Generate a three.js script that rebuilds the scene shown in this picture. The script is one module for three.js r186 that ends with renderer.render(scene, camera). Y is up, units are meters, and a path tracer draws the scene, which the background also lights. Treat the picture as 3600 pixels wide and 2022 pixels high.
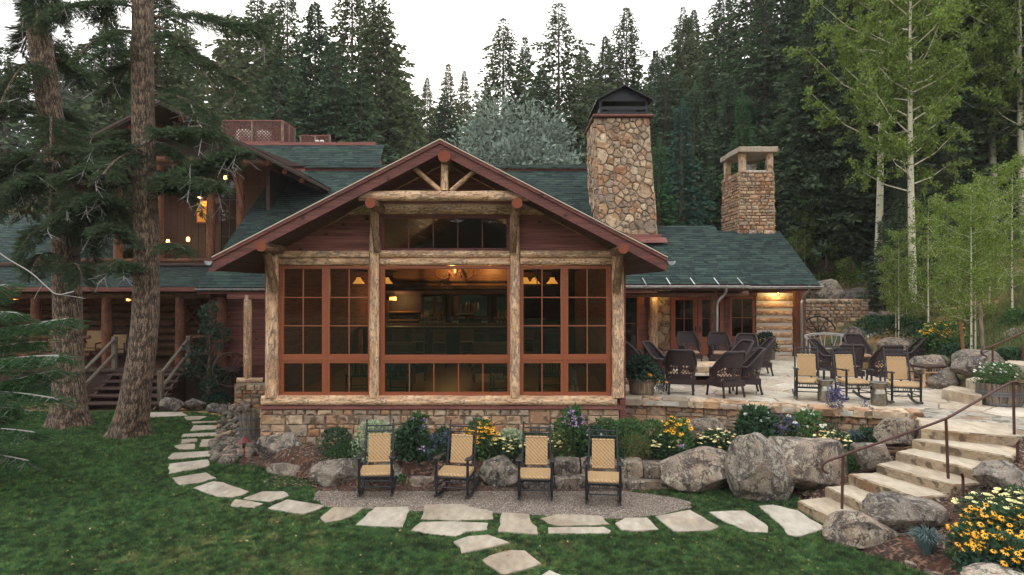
import * as THREE from 'three';
import { mergeGeometries, mergeVertices } from 'three/addons/utils/BufferGeometryUtils.js';

// ---------------------------------------------------------------- camera, sky, sun, exposure
const F = 2400, CX = 1800, CY = 1011, EYE = 3.55;          // focal length and centre in photo pixels (3600 x 2022); eye height in metres
const scene = new THREE.Scene();
const camera = new THREE.PerspectiveCamera(2 * Math.atan(CY / F) * 180 / Math.PI, 1024 / 575, 0.1, 3000);
camera.position.set(0, EYE, 0);
camera.lookAt(0, EYE, -10);
const renderer = new THREE.WebGLRenderer({ antialias: true });
renderer.setSize(1024, 575);
renderer.toneMapping = THREE.LinearToneMapping;
renderer.toneMappingExposure = 2.55;
renderer.outputColorSpace = THREE.SRGBColorSpace;
renderer.shadowMap.enabled = true;
const SUN_AZ = -0.16, SUN_EL = 0.33;                        // low sun behind the wooded ridge
const sunDir = new THREE.Vector3(Math.sin(SUN_AZ) * Math.cos(SUN_EL), Math.sin(SUN_EL), -Math.cos(SUN_AZ) * Math.cos(SUN_EL));
{
  const w = 512, h = 256, d = new Float32Array(w * h * 4);
  for (let j = 0; j < h; j++) for (let i = 0; i < w; i++) {
    const th = (j + 0.5) / h * Math.PI - Math.PI / 2, ph = (i + 0.5) / w * 2 * Math.PI;
    const y = Math.sin(th), dir = new THREE.Vector3(-Math.cos(th) * Math.cos(ph), y, -Math.cos(th) * Math.sin(ph));
    const up = Math.max(0, y), c = Math.max(0, dir.dot(sunDir)), glow = Math.pow(c, 5) * 0.30 + Math.pow(c, 40) * 0.5;
    const k = y < 0 ? 0.35 : 1;
    const z = Math.pow(up, 0.6);
    d.set([k * (1.0 - 0.10 * z + glow * 1.0), k * (0.985 - 0.03 * z + glow * 0.86), k * (0.975 + 0.04 * z + glow * 0.66), 1], (j * w + i) * 4);
  }
  const sky = new THREE.DataTexture(d, w, h, THREE.RGBAFormat, THREE.FloatType);
  sky.mapping = THREE.EquirectangularReflectionMapping; sky.magFilter = THREE.LinearFilter; sky.minFilter = THREE.LinearFilter; sky.needsUpdate = true;
  scene.background = sky; scene.environment = sky;
}
const sun = new THREE.DirectionalLight(new THREE.Color(1, 0.86, 0.66), 0.7);
sun.position.copy(sunDir).multiplyScalar(150); sun.castShadow = true; sun.shadow.radius = 24; sun.shadow.mapSize.set(2048, 2048);
Object.assign(sun.shadow.camera, { left: -60, right: 60, top: 60, bottom: -60, near: 1, far: 400 });
scene.add(sun); scene.add(sun.target);

// ---------------------------------------------------------------- numbers
let seed = 1;
const reseed = (n) => { seed = n * 7919 + 13; };
const rnd = () => { seed = (seed + 0x6d2b79f5) | 0; let t = Math.imul(seed ^ (seed >>> 15), 1 | seed); t = (t + Math.imul(t ^ (t >>> 7), 61 | t)) ^ t; return ((t ^ (t >>> 14)) >>> 0) / 4294967296; };
const rr = (a, b) => a + (b - a) * rnd();
const pick = (a) => a[Math.floor(rnd() * a.length) % a.length];
const clamp = (x, a = 0, b = 1) => Math.min(b, Math.max(a, x));
const smooth = (a, b, x) => { const t = clamp((x - a) / (b - a)); return t * t * (3 - 2 * t); };
const lerp = (a, b, t) => a + (b - a) * t;
const V = (x, y, z) => new THREE.Vector3(x, y, z);
const W = (px, py, D) => V((px - CX) / F * D, EYE - (py - CY) / F * D, -D);      // photo pixel at a known distance
const G = (px, py, Y = 0) => W(px, py, F * (EYE - Y) / (py - CY));                // photo pixel on a level plane
const hash2 = (i, j, s) => { let h = Math.imul(i, 374761393) + Math.imul(j, 668265263) + Math.imul(s, 2246822519); h = Math.imul(h ^ (h >>> 13), 1274126177); return ((h ^ (h >>> 16)) >>> 0) / 4294967296; };
function vnoise(x, y, px, py, s) {                           // tileable value noise
  const i = Math.floor(x), j = Math.floor(y), f = x - i, g = y - j, u = f * f * (3 - 2 * f), v = g * g * (3 - 2 * g);
  const mx = (a) => ((a % px) + px) % px, my = (a) => ((a % py) + py) % py;
  const a = hash2(mx(i), my(j), s), b = hash2(mx(i + 1), my(j), s), c = hash2(mx(i), my(j + 1), s), d = hash2(mx(i + 1), my(j + 1), s);
  return a + (b - a) * u + (c - a) * v + (a - b - c + d) * u * v;
}
function fb(u, v, kx, ky, oct, s) { let a = 0, k = 0.5, t = 0; for (let o = 0; o < oct; o++) { a += k * vnoise(u * kx, v * ky, kx, ky, s + o); t += k; kx *= 2; ky *= 2; k *= 0.5; } return a / t; }
function n3(x, y, z, s = 0) {                                // smooth 3-D noise in -1..1
  const i = Math.floor(x), j = Math.floor(y), k = Math.floor(z), f = x - i, g = y - j, h = z - k;
  const u = f * f * (3 - 2 * f), v = g * g * (3 - 2 * g), w = h * h * (3 - 2 * h);
  const c = (a, b, d) => hash2(i + a, j + b, s + (k + d) * 57);
  const e = (d) => lerp(lerp(c(0, 0, d), c(1, 0, d), u), lerp(c(0, 1, d), c(1, 1, d), u), v);
  return lerp(e(0), e(1), w) * 2 - 1;
}
const fb3 = (x, y, z, s, o = 3) => { let a = 0, k = 1, t = 0; for (let i = 0; i < o; i++) { a += k * n3(x, y, z, s + i * 11); t += k; x *= 2.03; y *= 2.03; z *= 2.03; k *= 0.5; } return a / t; };

// ---------------------------------------------------------------- scene graph
const taken = {};
const numbered = (n) => { const k = taken[n] = (taken[n] ?? -1) + 1; return k ? n + '_' + String(k).padStart(3, '0') : n; };
function add(parent, name, geo, mat) { const m = new THREE.Mesh(geo, mat); m.name = name; m.castShadow = m.receiveShadow = true; parent.add(m); return m; }
function part(parent, name) { const g = new THREE.Group(); g.name = name; parent.add(g); return g; }
function tag(o, label, category, group) { o.userData.label = label; o.userData.category = category; if (group) o.userData.group = group; return o; }
function thing(name, label, category, group, p, turn = 0) { const g = new THREE.Group(); g.name = numbered(name); scene.add(g); if (p) g.position.copy(p); g.rotation.y = turn; return tag(g, label, category, group); }
function solo(name, label, category, group, geo, mat) { return tag(add(scene, numbered(name), geo, mat), label, category, group); }
function struct(name, geo, mat, label) { const m = add(scene, numbered(name), geo, mat); m.userData.kind = 'structure'; if (label) m.userData.label = label; return m; }
function copyOf(o, label, group, p, turn = 0) { const c = o.clone(); c.name = numbered(o.name.replace(/_\d{3}$/, '')); c.userData = { ...o.userData, label }; if (group) c.userData.group = group; c.position.copy(p); c.rotation.set(0, turn, 0); scene.add(c); return c; }

// ---------------------------------------------------------------- geometry helpers (all non-indexed: position, normal, uv in metres)
function muv(g, s = 1) {                                     // uv in metres from the face's main direction
  if (g.index) g = g.toNonIndexed();
  const p = g.attributes.position, n = p.count, uv = new Float32Array(n * 2), a = V(), b = V(), c = V(), ou = rnd() * 5, ov = rnd() * 5;
  for (let i = 0; i < n; i += 3) {
    a.fromBufferAttribute(p, i); b.fromBufferAttribute(p, i + 1); c.fromBufferAttribute(p, i + 2); b.sub(a); c.sub(a); b.cross(c);
    const x = Math.abs(b.x), y = Math.abs(b.y), z = Math.abs(b.z);
    for (let k = 0; k < 3; k++) {
      const X = p.getX(i + k), Y = p.getY(i + k), Z = p.getZ(i + k);
      const [u, v] = y >= x && y >= z ? [X, Z] : x >= z ? [Z, Y] : [X, Y];
      uv[(i + k) * 2] = u * s + ou; uv[(i + k) * 2 + 1] = v * s + ov;
    }
  }
  g.setAttribute('uv', new THREE.BufferAttribute(uv, 2));
  return g;
}
const plain = (g) => { if (g.index) g = g.toNonIndexed(); for (const k of Object.keys(g.attributes)) if (!['position', 'normal', 'uv', 'color'].includes(k)) g.deleteAttribute(k); if (!g.attributes.normal) g.computeVertexNormals(); return g; };
const merge = (l) => mergeGeometries(l.map(plain));
const bx = (w, h, d, x = 0, y = 0, z = 0, rx = 0, ry = 0, rz = 0) => muv(new THREE.BoxGeometry(w, h, d)).rotateX(rx).rotateZ(rz).rotateY(ry).translate(x, y, z);
const box2 = (x0, x1, y0, y1, z0, z1) => bx(x1 - x0, y1 - y0, z1 - z0, (x0 + x1) / 2, (y0 + y1) / 2, (z0 + z1) / 2);
function chbox(w, h, d, c = 0.01) {                          // box with chamfered edges
  const s = new THREE.Shape(); const a = w / 2 - c, b = h / 2 - c;
  s.moveTo(-a, -b); s.lineTo(a, -b); s.lineTo(a, b); s.lineTo(-a, b);
  return muv(new THREE.ExtrudeGeometry(s, { depth: d - 2 * c, bevelEnabled: true, bevelSize: c, bevelThickness: c, bevelSegments: 1 }).translate(0, 0, -d / 2 + c));
}
const aim = (g, p0, p1) => g.applyQuaternion(new THREE.Quaternion().setFromUnitVectors(V(0, 1, 0), p1.clone().sub(p0).normalize())).translate((p0.x + p1.x) / 2, (p0.y + p1.y) / 2, (p0.z + p1.z) / 2);
function rod(p0, p1, r0, r1 = r0, seg = 6, open = false) { return plain(aim(new THREE.CylinderGeometry(r1, r0, p0.distanceTo(p1), seg, 1, open), p0, p1)); }
function bar(p0, p1, w, d) { return muv(aim(new THREE.BoxGeometry(w, p0.distanceTo(p1), d), p0, p1)); }
const tube = (pts, r, seg = 12, rad = 6, closed = false) => plain(new THREE.TubeGeometry(new THREE.CatmullRomCurve3(pts, closed), seg, r, rad, closed));
function lathe(prof, seg = 16) { return plain(new THREE.LatheGeometry(prof.map(([r, y]) => new THREE.Vector2(r, y)), seg)); }
function logGeo(p0, p1, r0, r1 = r0, rough = 0.06, seg = 14) { // uneven peeled log, closed ends, uv in metres
  const L = p0.distanceTo(p1), n = Math.max(4, Math.ceil(L / 0.22)), sd = Math.floor(rnd() * 999), pos = [], uv = [], idx = [], ou = rnd() * 3, ov = rnd() * 3;
  for (let i = 0; i <= n; i++) for (let k = 0; k <= seg; k++) {
    const t = i / n, a = (k % seg) / seg * 6.28318, r = lerp(r0, r1, t) * (1 + rough * fb3(Math.cos(a) * 1.4, t * L * 2.2, Math.sin(a) * 1.4, sd, 3) * 1.6);
    const bx = rough * 0.4 * n3(t * L * 0.8, 3, sd) * r0, bz = rough * 0.4 * n3(t * L * 0.8, 9, sd) * r0;
    pos.push(Math.cos(a) * r + bx, (t - 0.5) * L, Math.sin(a) * r + bz); uv.push(k / seg * 6.28 * r0 + ou, t * L + ov);
  }
  for (let i = 0; i < n; i++) for (let k = 0; k < seg; k++) { const a = i * (seg + 1) + k, b = a + seg + 1; idx.push(a, b, a + 1, b, b + 1, a + 1); }
  const g = new THREE.BufferGeometry(); g.setAttribute('position', new THREE.Float32BufferAttribute(pos, 3)); g.setAttribute('uv', new THREE.Float32BufferAttribute(uv, 2)); g.setIndex(idx); g.computeVertexNormals();
  const N = g.attributes.normal; for (let i = 0; i <= n; i++) { const a = i * (seg + 1), b = a + seg, v = V().fromBufferAttribute(N, a).add(V().fromBufferAttribute(N, b)).normalize(); N.setXYZ(a, v.x, v.y, v.z); N.setXYZ(b, v.x, v.y, v.z); }
  const caps = [[-L / 2, r0, Math.PI / 2], [L / 2, r1, -Math.PI / 2]].map(([y, r, q]) => new THREE.CircleGeometry(r * 0.985, seg).rotateX(q).translate(0, y, 0).scale(1, 1, 1));
  return aim(merge([g, ...caps]), p0, p1);
}
function log(parent, name, p0, p1, r0, r1, mat, ends = 0, rough) { // ends: 1 = cut face shown at p0, 2 = at p1, 3 = both
  const m = add(parent, name, logGeo(p0, p1, r0, r1, rough), mat), d = p1.clone().sub(p0).normalize();
  for (const [bit, p, s, r] of [[1, p0, -1, r0], [2, p1, 1, r1]]) if (ends & bit) {
    const q = p.clone().addScaledVector(d, s * 0.006);
    const g = new THREE.CircleGeometry(r * 0.96, 18); g.applyQuaternion(new THREE.Quaternion().setFromUnitVectors(V(0, 0, 1), d.clone().multiplyScalar(s))).translate(q.x, q.y, q.z);
    add(m, 'cut_end', plain(g), M.endGrain);
  }
  return m;
}
function slab(pts, y0, y1, bevel = 0.012) {                   // flat stone from plan points [x, z]
  const s = new THREE.Shape(pts.map(([x, z]) => new THREE.Vector2(x, -z)));
  return muv(new THREE.ExtrudeGeometry(s, { depth: y1 - y0 - bevel, bevelEnabled: true, bevelSize: bevel, bevelOffset: -bevel, bevelThickness: bevel, bevelSegments: 1 }).rotateX(-Math.PI / 2).translate(0, y0, 0));
}
function rough(pts, step = 0.12, amp = 0.02) {               // breaks straight plan edges into uneven ones
  const out = []; const n = pts.length;
  for (let i = 0; i < n; i++) {
    const [x0, z0] = pts[i], [x1, z1] = pts[(i + 1) % n], L = Math.hypot(x1 - x0, z1 - z0), k = Math.max(1, Math.round(L / step));
    for (let j = 0; j < k; j++) { const t = j / k, a = j ? amp : amp * 0.5; out.push([lerp(x0, x1, t) + rr(-a, a), lerp(z0, z1, t) + rr(-a, a)]); }
  }
  return out;
}
const tri = (V3, col) => { const g = new THREE.BufferGeometry(); g.setAttribute('position', new THREE.Float32BufferAttribute(V3, 3)); g.setAttribute('uv', new THREE.Float32BufferAttribute(new Array(V3.length / 3 * 2).fill(0), 2)); if (col) g.setAttribute('color', new THREE.Float32BufferAttribute(col, 3)); g.computeVertexNormals(); return g; };
scene.fog = new THREE.FogExp2(new THREE.Color(0.92, 0.9, 0.86), 0.0004);   // faint evening haze between the trees

// ---------------------------------------------------------------- textures and materials
function tex(n, metres, fn, srgb = true, nh = n) {          // fn(u, v) in 0..1 -> [r, g, b] in 0..255 (sRGB) ; the picture spans `metres`
  const d = new Uint8Array(n * nh * 4);
  for (let j = 0; j < nh; j++) for (let i = 0; i < n; i++) { const c = fn(i / n, j / nh); d.set([clamp(c[0], 0, 255), clamp(c[1], 0, 255), clamp(c[2], 0, 255), 255], (j * n + i) * 4); }
  const t = new THREE.DataTexture(d, n, nh); t.wrapS = t.wrapT = THREE.RepeatWrapping; t.magFilter = THREE.LinearFilter; t.minFilter = THREE.LinearFilter;
  if (srgb) t.colorSpace = THREE.SRGBColorSpace;
  const [mx, my] = Array.isArray(metres) ? metres : [metres, metres]; t.repeat.set(1 / mx, 1 / my); t.needsUpdate = true; return t;
}
const mixc = (a, b, t) => [lerp(a[0], b[0], t), lerp(a[1], b[1], t), lerp(a[2], b[2], t)];
const mulc = (a, k) => [a[0] * k, a[1] * k, a[2] * k];
const grey = (n, metres, fn) => tex(n, metres, (u, v) => { const k = fn(u, v) * 255; return [k, k, k]; }, false);
const T = {};
T.log = tex(512, [1.1, 1.6], (u, v) => {                     // peeled pine: pale wood, grain along v, leftover bark flecks
  const g = fb(u, v, 44, 5, 3, 3), fine = fb(u, v, 34, 22, 3, 17), big = fb(u, v, 6, 5, 3, 11);
  let c = mixc([214, 188, 156], [182, 150, 116], smooth(0.3, 0.7, g));
  c = mixc(c, [160, 122, 88], smooth(0.5, 0.66, fb(u, v, 9, 3, 4, 23)) * 0.5);
  const bark = smooth(0.50, 0.66, big * 0.45 + fine * 0.55); c = mixc(c, mixc([136, 118, 100], [98, 86, 76], fine), bark * 0.62);
  c = mixc(c, [88, 74, 62], smooth(0.66, 0.74, fb(u, v, 60, 40, 2, 31)) * 0.45); c = mixc([92, 72, 56], c, smooth(0.0, 0.016, Math.abs(fb(u, v, 7, 2, 3, 37) - 0.5)) * 0.6 + 0.4);
  const knot = Math.hypot(((u * 2 + 0.3) % 1 - 0.5) * 3.2, ((v * 3 + 0.2) % 1 - 0.5) * 3); return mixc([96, 66, 46], c, smooth(0.06, 0.14, knot + g * 0.06));
});
T.logB = grey(512, [1.1, 1.6], (u, v) => 0.5 * fb(u, v, 44, 5, 3, 3) + 0.5 * smooth(0.48, 0.62, fb(u, v, 6, 5, 3, 11) * 0.42 + fb(u, v, 34, 22, 3, 17) * 0.58));
T.end = tex(256, 1, (u, v) => { const x = u - 0.5, y = v - 0.5, r = Math.hypot(x, y) * (1 + 0.1 * fb(u, v, 6, 6, 2, 5)), ring = 0.5 + 0.5 * Math.sin(r * 130), a = Math.atan2(y, x); const crack = smooth(0.05, 0.0, Math.abs(a - 2.6)) * smooth(0.02, 0.1, r); return mulc(mixc([150, 84, 52], [118, 62, 40], ring * 0.6 + fb(u, v, 12, 12, 3, 9) * 0.5), 1 - crack * 0.6); });
T.plank = tex(512, [2.6, 1.0], (u, v) => {                   // stained siding: grain along u, knots
  const w = fb(u, v, 3, 7, 3, 41) * 0.25, g = fb(u, v + w * 0.15, 4, 60, 4, 42); let c = mixc([136, 88, 78], [96, 58, 54], smooth(0.3, 0.75, g));
  c = mixc(c, [140, 92, 78], smooth(0.55, 0.75, fb(u, v, 3, 6, 4, 44)) * 0.5);
  for (const [ku, kv] of [[0.12, 0.3], [0.43, 0.72], [0.67, 0.18], [0.86, 0.52], [0.3, 0.93]]) { const k = Math.hypot((u - ku) * 26, (v - kv) * 14); c = mixc([56, 30, 28], c, smooth(0.3, 0.75, k + g * 0.3)); }
  return c;
});
T.frame = tex(256, [1.2, 0.3], (u, v) => mixc([170, 98, 60], [128, 66, 40], fb(u, v, 3, 40, 4, 51)));
const furrow = (u, v) => { const w = 0.05 * fb(u, v, 5, 5, 2, 60), a = Math.abs(fb(u + w, v, 15, 4, 3, 61) - 0.5), b = Math.abs(fb(u - w, v, 24, 9, 2, 64) - 0.5); return smooth(0.0, 0.13, a) * smooth(0.0, 0.09, b); };
T.bark = tex(512, [0.62, 1.0], (u, v) => {                    // furrowed conifer bark: plates between dark cracks
  const p = furrow(u, v), f = fb(u, v, 50, 60, 3, 62), l = fb(u, v, 9, 6, 3, 66); let c = mixc([58, 48, 42], [124, 106, 90], p); c = mixc(c, [158, 142, 122], smooth(0.52, 0.72, f) * p * 0.55); return mulc(c, 0.8 + 0.4 * l);
});
T.barkB = grey(512, [0.62, 1.0], (u, v) => furrow(u, v) * 0.8 + 0.2 * fb(u, v, 50, 60, 3, 62));
T.aspen = tex(256, [0.9, 1.5], (u, v) => { let c = mixc([222, 214, 196], [188, 184, 160], fb(u, v, 6, 5, 3, 71)); const s = fb(u, v, 6, 40, 2, 72); c = mixc(c, [96, 88, 76], smooth(0.68, 0.78, s)); const k = Math.hypot(((u * 2 + 0.2) % 1 - 0.5) * 1.6, ((v * 2 + Math.floor(u * 2) * 0.37) % 1 - 0.5) * 5.5); return mixc([42, 36, 32], c, smooth(0.16, 0.3, k + s * 0.12)); });
T.rock = tex(512, 1.1, (u, v) => {                           // weathered volcanic rock with crusts of lichen
  const a = fb(u, v, 4, 4, 5, 81), b = fb(u, v, 18, 18, 5, 82), d = fb(u, v, 7, 7, 5, 83), cr = Math.abs(fb(u, v, 7, 4, 4, 90) - 0.5);
  let c = mixc([146, 134, 122], [106, 96, 88], smooth(0.3, 0.7, a)); c = mixc(c, [156, 132, 114], smooth(0.5, 0.7, fb(u, v, 4, 4, 4, 87)) * 0.6);
  c = mixc(c, [64, 58, 58], smooth(0.53, 0.64, d) * 0.7); c = mixc(c, [176, 172, 156], smooth(0.55, 0.64, b * 0.75 + a * 0.25) * 0.75); c = mixc(c, [148, 148, 120], smooth(0.58, 0.68, fb(u, v, 34, 34, 3, 85)) * 0.5);
  c = mulc(c, 0.78 + 0.44 * fb(u, v, 90, 90, 2, 86)); return mulc(c, 0.6 + 0.4 * smooth(0.0, 0.03, cr));
});
T.rockB = grey(512, 1.1, (u, v) => 0.45 * fb(u, v, 8, 8, 5, 88) + 0.3 * fb(u, v, 40, 40, 3, 89) + 0.25 * smooth(0, 0.05, Math.abs(fb(u, v, 7, 4, 4, 90) - 0.5)));
T.stone = tex(512, 1.3, (u, v) => { const a = fb(u, v, 5, 5, 5, 91), b = fb(u, v, 20, 26, 4, 92); let k = 0.78 + 0.4 * a + 0.25 * (b - 0.5); let c = [225 * k, 218 * k, 208 * k]; c = mixc(c, [150, 110, 76], smooth(0.55, 0.72, fb(u, v, 3, 4, 4, 93)) * 0.5); return mixc(c, [96, 88, 80], smooth(0.6, 0.72, fb(u, v, 11, 9, 4, 94)) * 0.6); });
T.flag = tex(512, 2.0, (u, v) => { const a = fb(u, v, 4, 4, 5, 101), b = fb(u, v, 30, 12, 4, 102); let c = mixc([214, 204, 188], [188, 174, 156], smooth(0.3, 0.7, a)); c = mixc(c, [206, 182, 148], smooth(0.55, 0.72, fb(u, v, 3, 3, 3, 103)) * 0.7); return mulc(c, 0.86 + 0.26 * b); });
T.flagB = grey(512, 2.0, (u, v) => fb(u, v, 30, 12, 4, 102) * 0.6 + 0.4 * fb(u, v, 9, 7, 4, 104));
T.gravel = tex(512, 0.9, (u, v) => { const i = fb(u, v, 60, 60, 2, 111), j = fb(u, v, 90, 90, 1, 112), l = fb(u, v, 6, 6, 3, 114); let c = mixc([122, 106, 90], [194, 180, 162], smooth(0.25, 0.75, i)); c = mixc(c, [92, 74, 66], smooth(0.72, 0.8, j) * 0.8); c = mixc(c, [226, 220, 212], smooth(0.8, 0.86, fb(u, v, 80, 80, 1, 113))); return mulc(c, 0.86 + 0.28 * l); });
T.gravelB = grey(512, 0.9, (u, v) => fb(u, v, 60, 60, 2, 111));
T.mulch = tex(512, 1.2, (u, v) => { const a = fb(u, v, 40, 16, 3, 121), b = fb(u, v, 14, 42, 3, 122), k = Math.max(a, b); let c = mixc([50, 36, 28], [132, 102, 78], smooth(0.5, 0.78, k)); return mixc(c, [86, 52, 36], smooth(0.5, 0.7, fb(u, v, 5, 5, 3, 123)) * 0.6); });
T.mulchB = grey(512, 1.2, (u, v) => Math.max(fb(u, v, 40, 16, 3, 121), fb(u, v, 14, 42, 3, 122)));
T.turf = tex(512, 6, (u, v) => { const a = fb(u, v, 5, 5, 5, 131), b = fb(u, v, 120, 120, 2, 132); let c = mixc([40, 68, 30], [58, 84, 38], smooth(0.3, 0.7, a)); c = mixc(c, [92, 98, 52], smooth(0.56, 0.72, fb(u, v, 7, 7, 4, 133)) * 0.55); return mulc(c, 0.6 + 0.8 * b); });
T.hill = tex(512, 9, (u, v) => { const a = fb(u, v, 6, 6, 5, 141), b = fb(u, v, 80, 50, 3, 142); let c = mixc([150, 122, 82], [118, 96, 62], smooth(0.3, 0.7, a)); c = mixc(c, [70, 78, 42], smooth(0.5, 0.62, fb(u, v, 8, 8, 4, 143)) * 0.8); return mulc(c, 0.6 + 0.75 * b); });
T.weave = tex(256, 0.13, (u, v) => {                         // split-cane twill, two tones
  const n = 8, x = u * n, y = v * n, i = Math.floor(x), j = Math.floor(y), over = ((i + j) % 4) < 2, fx = x - i, fy = y - j;
  const e = over ? Math.abs(fy - 0.5) : Math.abs(fx - 0.5); let c = over ? [208, 174, 126] : [186, 146, 98]; if (!over && hash2(i, j, 5) > 0.65) c = [152, 130, 102]; return mulc(c, 1.05 - smooth(0.3, 0.5, e) * 0.4);
});
T.weaveB = grey(256, 0.13, (u, v) => { const n = 8, x = u * n, y = v * n, i = Math.floor(x), j = Math.floor(y), over = ((i + j) % 4) < 2; return 1 - Math.pow(Math.abs((over ? y - j : x - i) - 0.5) * 2, 2); });
T.wicker = tex(256, 0.09, (u, v) => { const n = 8, x = u * n, y = v * n, i = Math.floor(x), j = Math.floor(y), o = (i + j) % 2; return mulc(o ? [66, 48, 46] : [50, 36, 36], 1.1 - 0.6 * smooth(0.25, 0.5, Math.abs((o ? y - j : x - i) - 0.5))); });
T.wickerB = grey(256, 0.09, (u, v) => { const n = 8, x = u * n, y = v * n, i = Math.floor(x), j = Math.floor(y), o = (i + j) % 2; return 1 - Math.pow(Math.abs((o ? y - j : x - i) - 0.5) * 2, 2); });
T.stripe = tex(256, 0.24, (u, v) => { const s = u * 6 % 1; const c = s < 0.35 ? [196, 164, 124] : s < 0.6 ? [120, 66, 58] : s < 0.72 ? [200, 170, 130] : [92, 54, 50]; return mulc(c, 0.85 + 0.3 * fb(u, v, 40, 40, 2, 151)); });
T.barrel = tex(512, [0.9, 0.9], (u, v) => { const g = fb(u, v, 46, 4, 4, 161); let c = mixc([150, 132, 112], [104, 90, 76], smooth(0.3, 0.7, g)); return mixc(c, [168, 126, 84], smooth(0.5, 0.7, fb(u, v, 4, 2, 3, 162)) * 0.4); });
T.rust = tex(256, 0.5, (u, v) => mixc([98, 66, 54], [58, 42, 38], fb(u, v, 12, 12, 4, 171)));
T.galv = tex(256, 0.6, (u, v) => mulc([176, 178, 178], 0.78 + 0.4 * fb(u, v, 10, 10, 4, 181)));
T.floor = tex(512, [2.4, 1.2], (u, v) => { const j = Math.floor(v * 12), c = mixc([190, 140, 76], [150, 104, 52], 0.5 * hash2(j, 3, 2) + 0.5 * fb(u, v, 4, 90, 3, 191)); return mulc(c, Math.abs(v * 12 - j - 0.5) > 0.47 ? 0.6 : 1); });
T.fabric = tex(256, 0.3, (u, v) => mulc([255, 255, 255], 0.7 + 0.35 * fb(u, v, 60, 60, 2, 195)));
T.grain = tex(256, [1.2, 0.4], (u, v) => mulc([255, 255, 255], 0.62 + 0.5 * fb(u, v, 3, 40, 4, 197)));

const std = (o) => new THREE.MeshStandardMaterial({ roughness: 0.85, ...o });
const lin = (r, g, b) => new THREE.Color().setRGB(r, g, b);
const M = {};
M.log = std({ map: T.log, bumpMap: T.logB, bumpScale: 0.014, color: lin(1.22, 1.11, 1.06), roughness: 0.8 });
M.logSill = std({ map: T.log, bumpMap: T.logB, bumpScale: 0.012, color: lin(1.26, 1.15, 1.08), roughness: 0.8 });
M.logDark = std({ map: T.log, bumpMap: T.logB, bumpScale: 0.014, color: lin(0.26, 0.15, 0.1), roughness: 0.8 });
M.logGrey = std({ map: T.log, bumpMap: T.logB, bumpScale: 0.014, color: lin(0.44, 0.36, 0.29), roughness: 0.85 });
M.logRed = std({ map: T.log, bumpMap: T.logB, bumpScale: 0.014, color: lin(0.32, 0.15, 0.09), roughness: 0.8 });
M.endGrain = std({ map: T.end, color: lin(0.85, 0.7, 0.6) });
M.plank = std({ map: T.plank, color: lin(0.95, 0.84, 0.8), roughness: 0.8 });
M.plank2 = std({ map: T.plank, color: lin(1.12, 0.98, 0.94), roughness: 0.75 });
M.fascia = std({ map: T.plank, color: lin(0.66, 0.52, 0.49), roughness: 0.75 });
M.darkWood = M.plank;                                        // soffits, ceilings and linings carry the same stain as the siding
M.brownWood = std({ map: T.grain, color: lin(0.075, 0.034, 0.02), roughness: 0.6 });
M.amberWood = std({ map: T.grain, color: lin(0.32, 0.14, 0.05), roughness: 0.5 });
M.frame = std({ map: T.frame, color: lin(0.9, 0.84, 0.78), roughness: 0.5 });
M.trimPale = std({ color: lin(0.55, 0.46, 0.34) });
M.bark = std({ map: T.bark, bumpMap: T.barkB, bumpScale: 0.035, color: lin(1.2, 1.1, 1.0), roughness: 0.95 });
M.barkFar = M.bark;
M.aspen = std({ map: T.aspen, roughness: 0.8, color: lin(0.85, 0.83, 0.76) });
M.deadTwig = std({ color: lin(0.36, 0.33, 0.3) });
M.rock = [[0.78, 0.75, 0.73], [0.86, 0.78, 0.72], [0.64, 0.61, 0.6], [0.78, 0.71, 0.66]].map((c) => std({ map: T.rock, bumpMap: T.rockB, bumpScale: 0.03, color: lin(...c), roughness: 0.95 }));
M.rockPale = std({ map: T.rock, bumpMap: T.rockB, bumpScale: 0.02, color: lin(1.15, 1.1, 1.05), roughness: 0.95 });
M.rockDark = std({ map: T.rock, bumpMap: T.rockB, bumpScale: 0.03, color: lin(0.45, 0.43, 0.44), roughness: 0.95 });
const stoneTones = [[0.40, 0.30, 0.21], [0.46, 0.36, 0.26], [0.33, 0.24, 0.17], [0.26, 0.2, 0.16], [0.52, 0.43, 0.33], [0.36, 0.2, 0.12], [0.42, 0.27, 0.16], [0.2, 0.17, 0.15], [0.3, 0.26, 0.22]];
M.stone = stoneTones.map((t) => [lerp(t[0], 0.36, 0.32), lerp(t[1], 0.27, 0.32), lerp(t[2], 0.195, 0.32)]).map((c) => std({ map: T.stone, bumpMap: T.rockB, bumpScale: 0.02, color: lin(c[0] * 1.55, c[1] * 1.5, c[2] * 1.44), roughness: 0.93 }));
M.mortar = std({ map: T.stone, color: lin(0.42, 0.39, 0.34), roughness: 1 });
M.mortarPale = std({ map: T.stone, color: lin(0.7, 0.67, 0.6), roughness: 1 });
M.flag = [[0.6, 0.57, 0.53], [0.56, 0.52, 0.46], [0.63, 0.61, 0.58], [0.54, 0.49, 0.43]].map((c) => std({ map: T.flag, bumpMap: T.flagB, bumpScale: 0.008, color: lin(...c), roughness: 0.9 }));
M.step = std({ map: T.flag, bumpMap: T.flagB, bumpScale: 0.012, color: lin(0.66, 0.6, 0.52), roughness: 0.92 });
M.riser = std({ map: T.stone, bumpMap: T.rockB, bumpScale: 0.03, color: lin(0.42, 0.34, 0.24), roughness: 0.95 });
M.patio = [[0.8, 0.76, 0.71], [0.74, 0.69, 0.63], [0.82, 0.79, 0.75], [0.7, 0.64, 0.57]].map((c) => std({ map: T.flag, bumpMap: T.flagB, bumpScale: 0.008, color: lin(...c), roughness: 0.85 }));
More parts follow.
